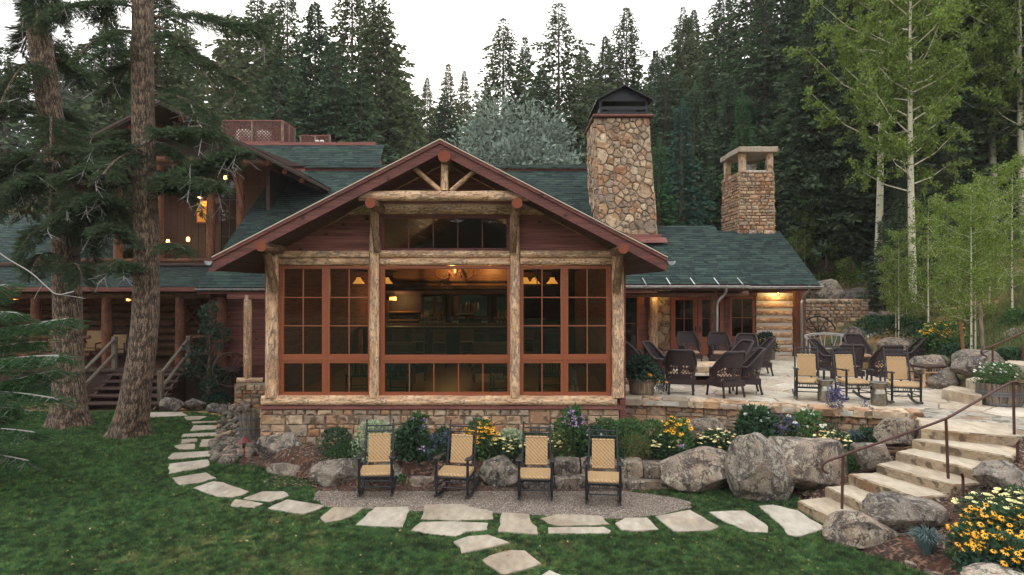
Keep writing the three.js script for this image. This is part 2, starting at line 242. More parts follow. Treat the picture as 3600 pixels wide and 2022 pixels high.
M.gravel = std({ map: T.gravel, bumpMap: T.gravelB, bumpScale: 0.012, color: lin(0.46, 0.41, 0.36), roughness: 1 });
M.mulch = std({ map: T.mulch, bumpMap: T.mulchB, bumpScale: 0.02, roughness: 1, color: lin(0.85, 0.8, 0.78) });
M.turf = std({ map: T.turf, roughness: 1, color: lin(0.8, 0.85, 0.8) });
M.hill = std({ map: T.hill, roughness: 1, color: lin(0.95, 0.9, 0.82) });
M.black = std({ color: lin(0.011, 0.012, 0.016), roughness: 0.32 });
M.blackIron = std({ color: lin(0.012, 0.013, 0.016), roughness: 0.5, metalness: 0.3 });
M.weave = std({ map: T.weave, bumpMap: T.weaveB, bumpScale: 0.004, color: lin(0.86, 0.83, 0.82), roughness: 0.7 });
M.wicker = std({ map: T.wicker, bumpMap: T.wickerB, bumpScale: 0.004, color: lin(0.75, 0.68, 0.72), roughness: 0.5 });
M.cushion = std({ map: T.stripe, roughness: 0.95 });
M.rust = std({ map: T.rust, roughness: 0.6, metalness: 0.35, color: lin(1.1, 0.9, 0.85) });
M.galv = std({ map: T.galv, roughness: 0.35, metalness: 0.85 });
M.galvDull = std({ map: T.galv, roughness: 0.3, metalness: 0.9, color: lin(0.7, 0.62, 0.5) });
M.copper = std({ map: T.rust, roughness: 0.5, metalness: 0.5, color: lin(2.0, 1.4, 1.2) });
M.barrel = std({ map: T.barrel, roughness: 0.85, color: lin(0.9, 0.86, 0.82) });
M.barrelGrey = std({ map: T.barrel, roughness: 0.85, color: lin(0.62, 0.64, 0.66) });
M.hoop = std({ map: T.galv, roughness: 0.5, metalness: 0.7, color: lin(0.4, 0.42, 0.46) });
M.soil = std({ map: T.mulch, color: lin(0.4, 0.36, 0.33), roughness: 1 });
M.chink = std({ color: lin(0.6, 0.56, 0.5), roughness: 0.95 });
M.glass = new THREE.MeshPhysicalMaterial({ color: lin(0.37, 0.41, 0.38), transmission: 1, thickness: 0, roughness: 0, ior: 1.5 });
M.floor = std({ map: T.floor, roughness: 0.35 });
M.whiteTwig = std({ map: T.grain, color: lin(0.72, 0.69, 0.63), roughness: 0.7 });
M.greenTwig = std({ color: lin(0.012, 0.055, 0.035), roughness: 0.45 });
M.shingle = new THREE.MeshPhysicalMaterial({ vertexColors: true, roughness: 1, specularIntensity: 0.25, map: T.fabric });
M.leaf = (r, g, b, t = 0.35) => new THREE.MeshPhysicalMaterial({ color: lin(r, g, b), vertexColors: true, roughness: 1, transmission: t, thickness: 0, side: THREE.DoubleSide, specularIntensity: 0.4 });
M.lampGlow = std({ color: lin(0.9, 0.5, 0.2), emissive: lin(1.0, 0.42, 0.08), emissiveIntensity: 0.55 });
M.bulbGlow = std({ color: lin(1, 0.8, 0.5), emissive: lin(1.0, 0.5, 0.14), emissiveIntensity: 2 });

// ---------------------------------------------------------------- stonework helpers
function clipHalf(poly, nx, ny, d) {                         // keep the side n.p <= d
  const out = [];
  for (let i = 0; i < poly.length; i++) {
    const a = poly[i], b = poly[(i + 1) % poly.length], fa = a[0] * nx + a[1] * ny - d, fb_ = b[0] * nx + b[1] * ny - d;
    if (fa <= 0) out.push(a);
    if (fa * fb_ < 0) { const t = fa / (fa - fb_); out.push([lerp(a[0], b[0], t), lerp(a[1], b[1], t)]); }
  }
  return out;
}
function voronoi(seeds, poly, wt) {                          // cells of weighted seeds inside a convex polygon
  return seeds.map((s, i) => {
    let c = poly;
    for (let j = 0; j < seeds.length && c.length > 2; j++) if (j !== i) {
      const q = seeds[j], dx = q[0] - s[0], dy = q[1] - s[1], L = Math.hypot(dx, dy); if (L > 4 || L < 1e-6) continue;
      const m = L / 2 + (wt ? (wt[i] * wt[i] - wt[j] * wt[j]) / (2 * L) : 0);
      c = clipHalf(c, dx / L, dy / L, (s[0] * dx + s[1] * dy) / L + m);
    }
    return c;
  }).filter((c) => c.length > 2);
}
const centroid = (p) => p.reduce((a, q) => [a[0] + q[0] / p.length, a[1] + q[1] / p.length], [0, 0]);
function inset(poly, g) { const c = centroid(poly); return poly.map(([x, y]) => { const d = Math.hypot(x - c[0], y - c[1]) || 1, k = Math.max(0.2, 1 - g / d); return [c[0] + (x - c[0]) * k, c[1] + (y - c[1]) * k]; }); }
function polyArea(p) { let a = 0; for (let i = 0; i < p.length; i++) { const q = p[(i + 1) % p.length]; a += p[i][0] * q[1] - q[0] * p[i][1]; } return Math.abs(a) / 2; }
function soften(poly, k = 0.22) {                            // cuts the corners off
  const o = []; poly.forEach((p, i) => { const a = poly[(i + poly.length - 1) % poly.length], b = poly[(i + 1) % poly.length]; o.push([lerp(p[0], a[0], k * rr(0.4, 1)), lerp(p[1], a[1], k * rr(0.4, 1))], [lerp(p[0], b[0], k * rr(0.4, 1)), lerp(p[1], b[1], k * rr(0.4, 1))]); }); return o;
}
function ashlar(x, y, w, h, o, out = []) {                   // random coursed rectangles
  const wide = w > o.maxW || (w / h > o.ratio && w > o.minW * 2.2), tall = h > o.maxH || (h / w > 1.1 && h > o.minH * 2.2);
  const more = w * h > o.area && rnd() < 0.55;
  if ((tall || (more && h > o.minH * 2.2 && rnd() < 0.5)) && h > o.minH * 1.9) { const t = rr(0.35, 0.65) * h; ashlar(x, y, w, t, o, out); ashlar(x, y + t, w, h - t, o, out); }
  else if ((wide || more) && w > o.minW * 2) { const t = rr(0.32, 0.68) * w; ashlar(x, y, t, h, o, out); ashlar(x + t, y, w - t, h, o, out); }
  else out.push([[x, y], [x + w, y], [x + w, y + h], [x, y + h]]);
  return out;
}
function stonePiece(poly, put, depth, bulge = 0.02) {        // one faced stone: rim, chamfer, uneven face
  const n = poly.length, c = centroid(poly), back = poly.map(([u, v]) => put(u, v, 0)), e = 0.011 + rr(0, 0.008);
  const front = inset(poly, e).map(([u, v]) => put(u + rr(-0.005, 0.005), v + rr(-0.005, 0.005), depth + rr(-0.009, 0.009)));
  const mid = inset(poly, Math.sqrt(polyArea(poly)) * 0.2).map(([u, v]) => put(u + rr(-0.01, 0.01), v + rr(-0.01, 0.01), depth + bulge * rr(0.0, 0.75)));
  const ctr = put(c[0] + rr(-0.02, 0.02), c[1] + rr(-0.02, 0.02), depth + bulge * rr(0.4, 1.1)), P = [];
  const q = (a, b, d, f) => P.push(a.x, a.y, a.z, b.x, b.y, b.z, d.x, d.y, d.z, a.x, a.y, a.z, d.x, d.y, d.z, f.x, f.y, f.z);
  for (let i = 0; i < n; i++) { const j = (i + 1) % n; q(back[i], back[j], front[j], front[i]); q(front[i], front[j], mid[j], mid[i]); P.push(mid[i].x, mid[i].y, mid[i].z, mid[j].x, mid[j].y, mid[j].z, ctr.x, ctr.y, ctr.z); }
  const g = new THREE.BufferGeometry(); g.setAttribute('position', new THREE.Float32BufferAttribute(P, 3)); const m = muv(g); m.computeVertexNormals(); return m;
}
function jag(poly, amp = 0.008) { const o = []; poly.forEach((p, i) => { const b = poly[(i + 1) % poly.length]; o.push([p[0] + rr(-amp, amp), p[1] + rr(-amp, amp)], [(p[0] + b[0]) / 2 + rr(-amp, amp), (p[1] + b[1]) / 2 + rr(-amp, amp)]); }); return o; }
function stoneWall(parent, polys, put, o = {}) {             // every stone a mesh of its own
  const { gap = 0.012, depth = 0.05, bulge = 0.02, tones = M.stone, name = 'stone', soft = 0 } = o;
  for (const p of polys) { let q = inset(p, gap); if (soft) q = soften(q, soft); else q = jag(q, 0.006); if (polyArea(q) < 0.0012) continue; add(parent, name, stonePiece(q, put, depth * rr(0.6, 1.25), bulge), o.tone ? o.tone(p) : pick(tones)); }
}

// ---------------------------------------------------------------- ground, hillside, lawn, beds
function H(x, D) {                                           // height of the land
  let h = 0;
  h += 0.27 * Math.max(0, D - 29) * (1 - 0.45 * smooth(80, 180, D));
  if (x > 4.75) {
    const near = 0.27 * (x - 4.75), far = x > 10.2 ? 1.05 + 0.36 * (x - 10.2) : 0.6 * smooth(9.4, 10.2, x);
    h += lerp(near, far, smooth(11.6, 13.2, D)) * (1 - 0.5 * smooth(40, 90, D)) * (D < 0 ? smooth(-8, 2, D) : 1);
    if (x > 24) h -= 0.2 * (x - 24) * (1 - 0.5 * smooth(40, 90, D)) * (D < 0 ? smooth(-8, 2, D) : 1);
  }
  h += 0.32 * smooth(12.1, 12.6, D) * (1 - smooth(14.6, 15.4, D)) * smooth(0, 0.6, x - lerp(-3.6, -5.1, clamp((D - 12.3) / 1.2))) * (1 - smooth(6.8, 7.6, x)) + 0.12 * smooth(12.5, 14, D) * (1 - smooth(14.6, 15.4, D)) * smooth(-3, 2.5, x) * (1 - smooth(6.8, 7.6, x));
  h += 0.12 * Math.max(0, Math.min(-D, 130) - 62) - (D < -6 ? 0.3 * (1 - smooth(58, 66, -D)) : 0);
  h += smooth(30, 60, Math.abs(D - 5)) * 1.2 * n3(x * 0.06, D * 0.06, 3, 5) + (D > 30 ? 0.3 * n3(x * 0.25, D * 0.25, 8, 6) : 0);
  return h;
}
function sheet(xs, Ds, y, uvs = 1) {                         // grid of land, finer near the house
  const pos = [], uv = [], idx = [];
  Ds.forEach((D, j) => xs.forEach((x, i) => { pos.push(x, y(x, D), -D); uv.push(x * uvs, D * uvs); if (i && j) { const a = (j - 1) * xs.length + i - 1, b = a + 1, c = a + xs.length, d = c + 1; idx.push(a, b, c, b, d, c); } }));
  const g = new THREE.BufferGeometry(); g.setAttribute('position', new THREE.Float32BufferAttribute(pos, 3)); g.setAttribute('uv', new THREE.Float32BufferAttribute(uv, 2)); g.setIndex(idx); g.computeVertexNormals(); return g;
}
const span = (a, b, s) => { const o = []; for (let x = a; x < b - 1e-6; x += s) o.push(x); o.push(b); return o; };
{
  const xs = [-1200, -500, -250, -150, ...span(-100, -24, 6), ...span(-22, 26, 0.8), ...span(30, 100, 6), 150, 250, 500, 1200];
  const Ds = [-1200, -400, ...span(-160, -10, 6), ...span(-6, 46, 0.8), ...span(49, 180, 5), 260, 500, 1200];
  struct('hillside_ground', sheet(xs, Ds, (x, D) => H(x, D) - 0.03 - 0.3 * smooth(-6.6, -5.8, x) * (1 - smooth(11.2, 12, x)) * smooth(4.2, 5, D) * (1 - smooth(14, 14.8, D))), M.hill, 'dry grassy ground rising to the wooded hillside');
}
const inPoly = (x, z, P) => { let r = false; for (let i = 0, j = P.length - 1; i < P.length; j = i++) if ((P[i][1] > z) !== (P[j][1] > z) && x < (P[j][0] - P[i][0]) * (z - P[i][1]) / (P[j][1] - P[i][1]) + P[i][0]) r = !r; return r; };
const toPlan = (l, Y = 0) => l.map(([a, b]) => { const p = G(a, b, Y); return [p.x, p.z]; });
function planShape(P, y, segs) { const s = new THREE.Shape(P.map(([x, z]) => new THREE.Vector2(x, -z))); const g = new THREE.ShapeGeometry(s).rotateX(-Math.PI / 2).translate(0, y, 0); return muv(g); }
// lawn outline: the flat turf in front of the beds
const lawnPoly = [...toPlan([[-900, 1446], [560, 1444], [690, 1452], [800, 1470], [860, 1560], [830, 1640], [900, 1640], [960, 1662], [1085, 1690], [1110, 1735], [1500, 1745], [2300, 1728], [2420, 1716], [2640, 1708], [2800, 1745], [2960, 1885], [3020, 1945], [3160, 1985], [3330, 2060]]), [7, -4], [40, 14], [40, 60], [-60, 60], [-60, 14], [-14, -4]];
struct('lawn', planShape(lawnPoly, 0), M.turf, 'mown green lawn with drier patches');
const gravelPoly = rough(toPlan([[1098, 1760], [1150, 1785], [1290, 1792], [1450, 1800], [1740, 1808], [2000, 1822], [2200, 1826], [2330, 1812], [2428, 1788], [2436, 1770], [2370, 1752], [2280, 1738], [2150, 1724], [1900, 1712], [1700, 1700], [1500, 1694], [1300, 1688], [1180, 1692], [1125, 1716]]), 0.18, 0.03);
struct('gravel_patch', planShape(gravelPoly, 0.012), M.gravel, 'pinkish grey gravel strip under the row of rocking chairs');
// planting beds follow the land
struct('planting_bed', sheet(span(-5.6, 7.4, 0.12), span(11.85, 14.3, 0.1), (x, D) => inPoly(x, -D, lawnPoly) ? -0.06 : Math.max(0.02, H(x, D) + 0.015 + 0.02 * n3(x * 3, D * 3, 1, 9))), M.mulch, 'mulched flower bed below the stone foundation');
struct('stair_bed', sheet(span(4.3, 12.5, 0.16), span(4.5, 11.9, 0.16), (x, D) => inPoly(x, -D, lawnPoly) ? -0.2 : Math.max(0.01, H(x, D) + 0.012 + 0.03 * n3(x * 2.5, D * 2.5, 1, 9))), M.mulch, 'mulched slope beside the stone stairs');

// ---------------------------------------------------------------- stepping stones in the lawn
reseed(3);
const cropA = (l) => l.map(([x, y]) => [600 + x * 0.311, 1400 + y * 0.311]), cropB = (l) => l.map(([x, y]) => [1200 + x * 0.4658, 1650 + y * 0.4658]), cropC = (l) => l.map(([x, y]) => [1900 + x * 0.3494, 1400 + y * 0.3494]);
const paverPx = [
  ...[[[150, 215], [300, 205], [410, 210], [330, 240], [180, 250]], [[240, 270], [600, 262], [600, 277], [250, 287]], [[255, 312], [545, 308], [500, 352], [215, 372]], [[140, 405], [575, 385], [585, 425], [115, 440]],
    [[120, 470], [298, 462], [298, 490], [112, 515]], [[40, 545], [130, 518], [275, 520], [275, 578], [110, 580]], [[345, 470], [525, 455], [480, 540], [325, 552]], [[30, 620], [475, 597], [470, 655], [0, 695], [-30, 670]],
    [[-20, 745], [425, 695], [440, 750], [380, 785], [-20, 850]], [[20, 900], [400, 842], [510, 900], [330, 950], [100, 980]], [[255, 1015], [480, 940], [600, 955], [885, 1055], [790, 1100], [690, 1118], [520, 1110]],
    [[815, 1135], [1040, 1055], [1280, 1055], [1335, 1100], [1120, 1172]], [[720, 1148], [880, 1160], [1040, 1195], [940, 1240], [675, 1220]], [[1095, 1250], [1310, 1150], [1740, 1218], [1600, 1280], [1500, 1308], [1380, 1295]]].map(cropA),
  ...[[[-160, 365], [-60, 285], [170, 288], [100, 340], [0, 380], [-120, 400]], [[110, 420], [250, 292], [500, 285], [515, 310], [470, 410], [460, 435], [200, 425]], [[600, 375], [630, 268], [915, 265], [980, 290], [1145, 320], [1145, 375], [870, 388]],
    [[525, 460], [600, 400], [830, 395], [1110, 408], [1100, 455], [940, 470], [860, 505], [640, 480]], [[1210, 330], [1420, 345], [1435, 410], [1480, 440], [1485, 490], [1185, 470]], [[1500, 370], [1640, 340], [1950, 350], [2025, 412], [1880, 420], [1640, 425], [1560, 405]],
    [[1560, 440], [1980, 437], [2035, 465], [2025, 482], [1560, 485]], [[2070, 410], [2145, 370], [2310, 368], [2395, 455], [2200, 465], [2110, 455]], [[845, 550], [960, 510], [1110, 498], [1270, 555], [1140, 590], [910, 635], [895, 590]],
    [[1065, 690], [1120, 655], [1280, 615], [1385, 620], [1510, 715], [1440, 740], [1240, 795], [1200, 790]], [[1470, 830], [1570, 760], [1680, 805], [1640, 890], [1500, 900]]].map(cropB),
  ...[[[1160, 1190], [1500, 1125], [1790, 1290], [1700, 1330], [1350, 1340], [1230, 1250]], [[1700, 1145], [1900, 1135], [2060, 1132], [2295, 1290], [2290, 1350], [2100, 1340], [1830, 1230]]].map(cropC),
  [[2668, 1779], [2718, 1776], [2805, 1796], [2905, 1860], [2800, 1886], [2772, 1880], [2735, 1838]],
  [[480, 1452], [640, 1450], [660, 1462], [520, 1468]],
];
const pavers = paverPx.map((l) => toPlan(l, 0.02));
pavers.forEach((P, i) => solo('stepping_stone', i === 27 ? 'broad flat landing flagstone at the foot of the stone stairs' : i === 28 ? 'worn flagstone in front of the wooden porch steps' : i < 10 ? 'flagstone stepping stone in the path beside the cobble pile' : i > 21 && i < 25 ? 'flagstone stepping stone alone in open lawn leading off the curved path' : 'irregular pale flagstone stepping stone in the curved path before the gravel', 'stepping stone', 'stepping stones across the lawn', slab(rough(P, 0.14, 0.014), -0.05, 0.024 + rr(0, 0.012), 0.01), pick(M.flag)));

// ---------------------------------------------------------------- stone stairs up to the patio: [front left px, front right px]
reseed(4);
const stepPx = [[[2807, 1758], [2939, 1835]], [[2901, 1709], [3089, 1794]], [[2983, 1667], [3226, 1750]], [[3081, 1630], [3352, 1707]], [[3151, 1586], [3480, 1662]], [[3210, 1543], [3560, 1606]], [[3243, 1509], [3592, 1537]]];
const STEP = 0.157;
const stepEdge = stepPx.map(([a, b], k) => [G(...a, STEP * (k + 1)), G(...b, STEP * (k + 1))]);
const stairs = thing('stone_stairs', 'curving flight of thick buff sandstone slab steps rising to the patio', 'stairs');
stepEdge.forEach(([a, b], k) => {
  const n = stepEdge[Math.min(k + 1, 6)], y = STEP * (k + 1), d = k < 6 ? 0.12 : 0.5, dir = b.clone().sub(a).setY(0).normalize(), out = V(-dir.z, 0, dir.x).multiplyScalar(dir.z > 0 ? 1 : 1);
  const side = out.x > 0 ? out : out.multiplyScalar(-1), bk = k < 6 ? n : [a.clone().addScaledVector(side, 0.7), b.clone().addScaledVector(side, 0.7)];
  const P = [[a.x, a.z], [b.x, b.z], [bk[1].x + side.x * d, bk[1].z + side.z * d], [bk[0].x + side.x * d, bk[0].z + side.z * d]];
  const g = slab(rough(P, 0.13, 0.026), y - 0.19, y + rr(-0.008, 0.008), 0.022);
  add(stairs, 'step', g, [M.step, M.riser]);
});

// ---------------------------------------------------------------- patio
reseed(5);
const PY = 1.1;
const patioEdge = [[2.25, -15.2], [4.15, -14.75], [6.07, -13.98], [8.05, -13.35], [7.65, -12.5], [7.15, -11.95], [8.5, -11.3], [9.6, -11.2], [11.4, -11.6], [11.6, -15], [11.2, -19], [14.2, -23], [14.2, -27.2], [2.25, -27.2]];
{
  const patio = new THREE.Group(); patio.name = 'patio'; patio.userData = { kind: 'structure', label: 'raised flagstone patio' }; scene.add(patio);
  add(patio, 'paving_bed', slab(patioEdge, PY - 0.3, PY - 0.018, 0.002), M.mortar);
  const seeds = [], bb = [[2, -28], [15, -28], [15, -11], [2, -11]];
  for (let t = 0; t < 6000 && seeds.length < 250; t++) { const z = -rr(11, 27.4), x = rr(2.2, 14.2), r = 0.62 + 0.35 * hash2(Math.floor(x * 3), Math.floor(z * 3), 4) + (z < -20 ? 0.3 : 0); if (inPoly(x, z, patioEdge) && seeds.every(([a, b]) => Math.hypot(a - x, b - z) > r)) seeds.push([x, z]); }
  for (const c of voronoi(seeds, bb)) {
    let p = c; const cc = centroid(c), cut = (a, b, side) => { const nx = -(b[1] - a[1]), nz = b[0] - a[0], L = Math.hypot(nx, nz), sg = side * (nx + nz * 0 >= 0 ? 1 : 1); p = clipHalf(p, sg * nx / L, sg * nz / L, sg * (a[0] * nx + a[1] * nz) / L); };
    const E = patioEdge; if (cc[0] < 8.0) { for (let i = 0; i < 3; i++) cut(E[i], E[i + 1], 1); } else if (cc[1] > -13.3) { cut(E[3], E[4], -1); cut(E[4], E[5], -1); cut(E[5], E[6], 1); cut(E[6], E[7], 1); }
    if (p.some(([x, z]) => !inPoly(x, z, patioEdge)) && cc[1] < -13.3 && cc[0] > 10) continue;
    if (p.length < 3 || polyArea(p) < 0.03) continue;
    add(patio, 'flagstone', slab(rough(inset(p, 0.02), 0.22, 0.01).map(([x, z]) => [x, z]), PY - 0.04, PY + rr(-0.003, 0.004), 0.006), pick(M.patio));
  }
}
// retaining wall in front of the patio, with cap stones
const patioWall = thing('patio_retaining_wall', 'low mortared stone retaining wall with rosy cap stones edging the patio', 'wall');
{
  const line = patioEdge.slice(0, 4).map(([x, z]) => V(x, 0, z));
  for (let s = 0; s < 3; s++) {
    const a = line[s], b = line[s + 1], L = a.distanceTo(b), d = b.clone().sub(a).normalize(), n = V(-d.z, 0, d.x); if (n.z < 0) n.multiplyScalar(-1);
    const put = (u, v, e) => a.clone().addScaledVector(d, u).addScaledVector(n, e).setY(v);
    add(patioWall, 'core', muv(new THREE.BoxGeometry(L, 1.0, 0.4)).rotateY(Math.atan2(-d.z, d.x)).translate((a.x + b.x) / 2 - n.x * 0.2, 0.48, (a.z + b.z) / 2 - n.z * 0.2), M.mortar);
    stoneWall(patioWall, ashlar(0, 0.1, L, 0.86, { maxW: 0.6, minW: 0.16, maxH: 0.26, minH: 0.09, ratio: 3.4, area: 0.06 }), put, { gap: 0.007, tones: M.stone.filter((_, i) => i !== 4), depth: 0.034 });
    for (let u = 0; u < L - 0.05;) {
      const w = Math.min(rr(0.34, 0.68), L - u), o = rr(0, 0.04), p0 = put(u + 0.018, 0, 0.09 + o), p1 = put(u + w - 0.018, 0, 0.09 + rr(0, 0.04)), p2 = put(u + w - 0.018, 0, -0.36), p3 = put(u + 0.018, 0, -0.36);
      add(patioWall, 'cap_stone', slab(rough([p0, p1, p2, p3].map((p) => [p.x, p.z]), 0.15, 0.014), 0.965, PY + 0.012 + rr(0, 0.012), 0.02), pick([M.stone[0], M.stone[1], M.stone[4], M.stone[4], M.flag[3], M.stone[6]])); u += w;
    }
    add(patioWall, 'cap_joint', muv(new THREE.BoxGeometry(L, 0.1, 0.46)).rotateY(Math.atan2(-d.z, d.x)).translate((a.x + b.x) / 2 - n.x * 0.13, 1.03, (a.z + b.z) / 2 - n.z * 0.13), M.mortarPale);
  }
}

// ---------------------------------------------------------------- shared building helpers
const ext = (pts, d, z) => muv(new THREE.ExtrudeGeometry(new THREE.Shape(pts.map(([x, y]) => new THREE.Vector2(x, y))), { depth: d, bevelEnabled: false }).translate(0, 0, z));
// a glazed unit facing +z: outer rectangle, frame width, columns and rows of lights
function glazed(parent, name, x0, x1, y0, y1, z, cols, rows, o = {}) {
  const { fw = 0.055, mw = 0.022, frame = M.frame, depth = 0.09 } = o, g = part(parent, name);
  const f = depth / 2;
  add(g, 'frame', merge([box2(x0, x1, y1 - fw, y1, z - f, z + f), box2(x0, x1, y0, y0 + fw, z - f, z + f), box2(x0, x0 + fw, y0 + fw, y1 - fw, z - f, z + f), box2(x1 - fw, x1, y0 + fw, y1 - fw, z - f, z + f),
    box2(x0 + fw, x1 - fw, y1 - fw - 0.014, y1 - fw, z - f * 0.4, z + f * 0.55), box2(x0 + fw, x1 - fw, y0 + fw, y0 + fw + 0.014, z - f * 0.4, z + f * 0.55)]), frame);
  const gx0 = x0 + fw, gx1 = x1 - fw, gy0 = y0 + fw + 0.014, gy1 = y1 - fw - 0.014, cw = (gx1 - gx0) / cols, ch = (gy1 - gy0) / rows;
  for (let i = 1; i < cols; i++) add(g, 'muntin', box2(gx0 + i * cw - mw / 2, gx0 + i * cw + mw / 2, gy0, gy1, z - 0.012, z + 0.02), frame);
  for (let j = 1; j < rows; j++) add(g, 'muntin', box2(gx0, gx1, gy0 + j * ch - mw / 2, gy0 + j * ch + mw / 2, z - 0.011, z + 0.018), frame);
  for (let i = 0; i < cols; i++) for (let j = 0; j < rows; j++) { const a = gx0 + i * cw + (i ? mw / 2 : 0), b = gx0 + (i + 1) * cw - (i < cols - 1 ? mw / 2 : 0), c = gy0 + j * ch + (j ? mw / 2 : 0), d = gy0 + (j + 1) * ch - (j < rows - 1 ? mw / 2 : 0); add(g, 'pane', plain(new THREE.PlaneGeometry(b - a, d - c).translate((a + b) / 2, (c + d) / 2, z + 0.002)), M.glass); }
  return g;
}
// shingled slope: origin at the eave corner, `along` the eave, `up` the slope; nearest courses are meshes of their own
const SHC = [[0.029, 0.044, 0.037], [0.025, 0.037, 0.033], [0.033, 0.05, 0.041], [0.021, 0.031, 0.029], [0.036, 0.053, 0.043], [0.026, 0.037, 0.036]];
function shingles(parent, o, along, up, w, len, opt = {}) {
  const { exp = 0.15, tab = 0.26, singles = 0, first = 0, clip } = opt, n = along.clone().cross(up).normalize(); if (n.y < 0) n.multiplyScalar(-1);
  const pos = [], col = [], nor = [], solo_ = [], rows = Math.ceil(len / exp);
  for (let r = 0; r < rows; r++) {
    let u = -rr(0, tab);
    while (u < w) {
      const tw = tab * pick([0.5, 0.7, 1, 1.25]), a = Math.max(0, u), b = Math.min(w, u + tw); u += tw; if (b - a < 0.02) continue;
      if (clip && !clip((a + b) / 2, r * exp)) continue;
      const th = 0.012 + rr(0, 0.012), lo = r * exp - rr(0, 0.02), hi = Math.min(len, (r + 1) * exp + 0.05), k = rr(0.82, 1.18), c = pick(SHC).map((x) => x * k * 1.6);
      const at = (s, t, e) => o.clone().addScaledVector(along, s).addScaledVector(up, t).addScaledVector(n, e);
      const A = at(a + 0.003, lo, th), B = at(b - 0.003, lo, th), C = at(b - 0.003, hi, th * 0.25), D = at(a + 0.003, hi, th * 0.25), E = at(a + 0.003, lo, -0.004), G_ = at(b - 0.003, lo, -0.004);
      const P = []; for (const q of [A, B, C, A, C, D, E, G_, B, E, B, A]) P.push(q.x, q.y, q.z);
      if (solo_.length < singles && r >= first) { const g = new THREE.BufferGeometry(); g.setAttribute('position', new THREE.Float32BufferAttribute(P, 3)); g.setAttribute('color', new THREE.Float32BufferAttribute(Array.from({ length: 12 }, () => c).flat(), 3)); const q = muv(g); q.computeVertexNormals(); solo_.push(q); }
      else { pos.push(...P); for (let i = 0; i < 12; i++) col.push(...c); }
    }
  }
  for (const g of solo_) add(parent, 'shingle', g, M.shingle);
  const g = new THREE.BufferGeometry(); g.setAttribute('position', new THREE.Float32BufferAttribute(pos, 3)); g.setAttribute('color', new THREE.Float32BufferAttribute(col, 3)); const q = muv(g); q.computeVertexNormals();
  add(parent, 'shingles', q, M.shingle).userData.kind = 'stuff';
  // deck under the shingles
  const dk = []; for (const [s, t] of [[0, 0], [w, 0], [w, len], [0, 0], [w, len], [0, len]]) { const p = o.clone().addScaledVector(along, s).addScaledVector(up, t).addScaledVector(n, -0.012); dk.push(p.x, p.y, p.z); }
  if (!clip) add(parent, 'roof_deck', muv(tri(dk)), M.darkWood);
}
function gutterGeo(p0, p1, r = 0.07) { const L = p0.distanceTo(p1), g = new THREE.CylinderGeometry(r, r, L, 12, 1, true, 0, Math.PI), o = new THREE.CylinderGeometry(r * 0.92, r * 0.92, L, 12, 1, true, 0, Math.PI); const m = merge([g, o]); m.rotateZ(Math.PI / 2); m.rotateX(Math.PI); const d = p1.clone().sub(p0).normalize(); m.applyQuaternion(new THREE.Quaternion().setFromUnitVectors(V(1, 0, 0), d)); return m; }
function gutter(parent, p0, p1, r = 0.07) { // half-round trough, open side up
  const L = p0.distanceTo(p1), d = p1.clone().sub(p0).normalize(), side = V(0, 1, 0).cross(d).normalize(), P = [], n = 10;
  const at = (t, a, q) => p0.clone().addScaledVector(d, t).addScaledVector(side, Math.cos(a) * q).add(V(0, -Math.sin(a) * q, 0));
  const quad = (a, b, c, e) => { for (const v of [a, b, c, a, c, e]) P.push(v.x, v.y, v.z); };
  for (let i = 0; i < n; i++) { const a = Math.PI * i / n, b = Math.PI * (i + 1) / n; quad(at(0, a, r), at(L, a, r), at(L, b, r), at(0, b, r)); quad(at(0, a, r * 0.94), at(0, b, r * 0.94), at(L, b, r * 0.94), at(L, a, r * 0.94)); const c0 = p0, c1 = p1; P.push(c0.x, c0.y, c0.z, ...at(0, a, r).toArray(), ...at(0, b, r).toArray(), c1.x, c1.y, c1.z, ...at(L, b, r).toArray(), ...at(L, a, r).toArray()); }
  for (const s of [0, Math.PI]) { const a = at(0, s, r), b = at(L, s, r); P.push(...rod(a, b, 0.009, 0.009, 5).attributes.position.array); }
  return add(parent, 'gutter', muv(tri(P)), M.galv);
}

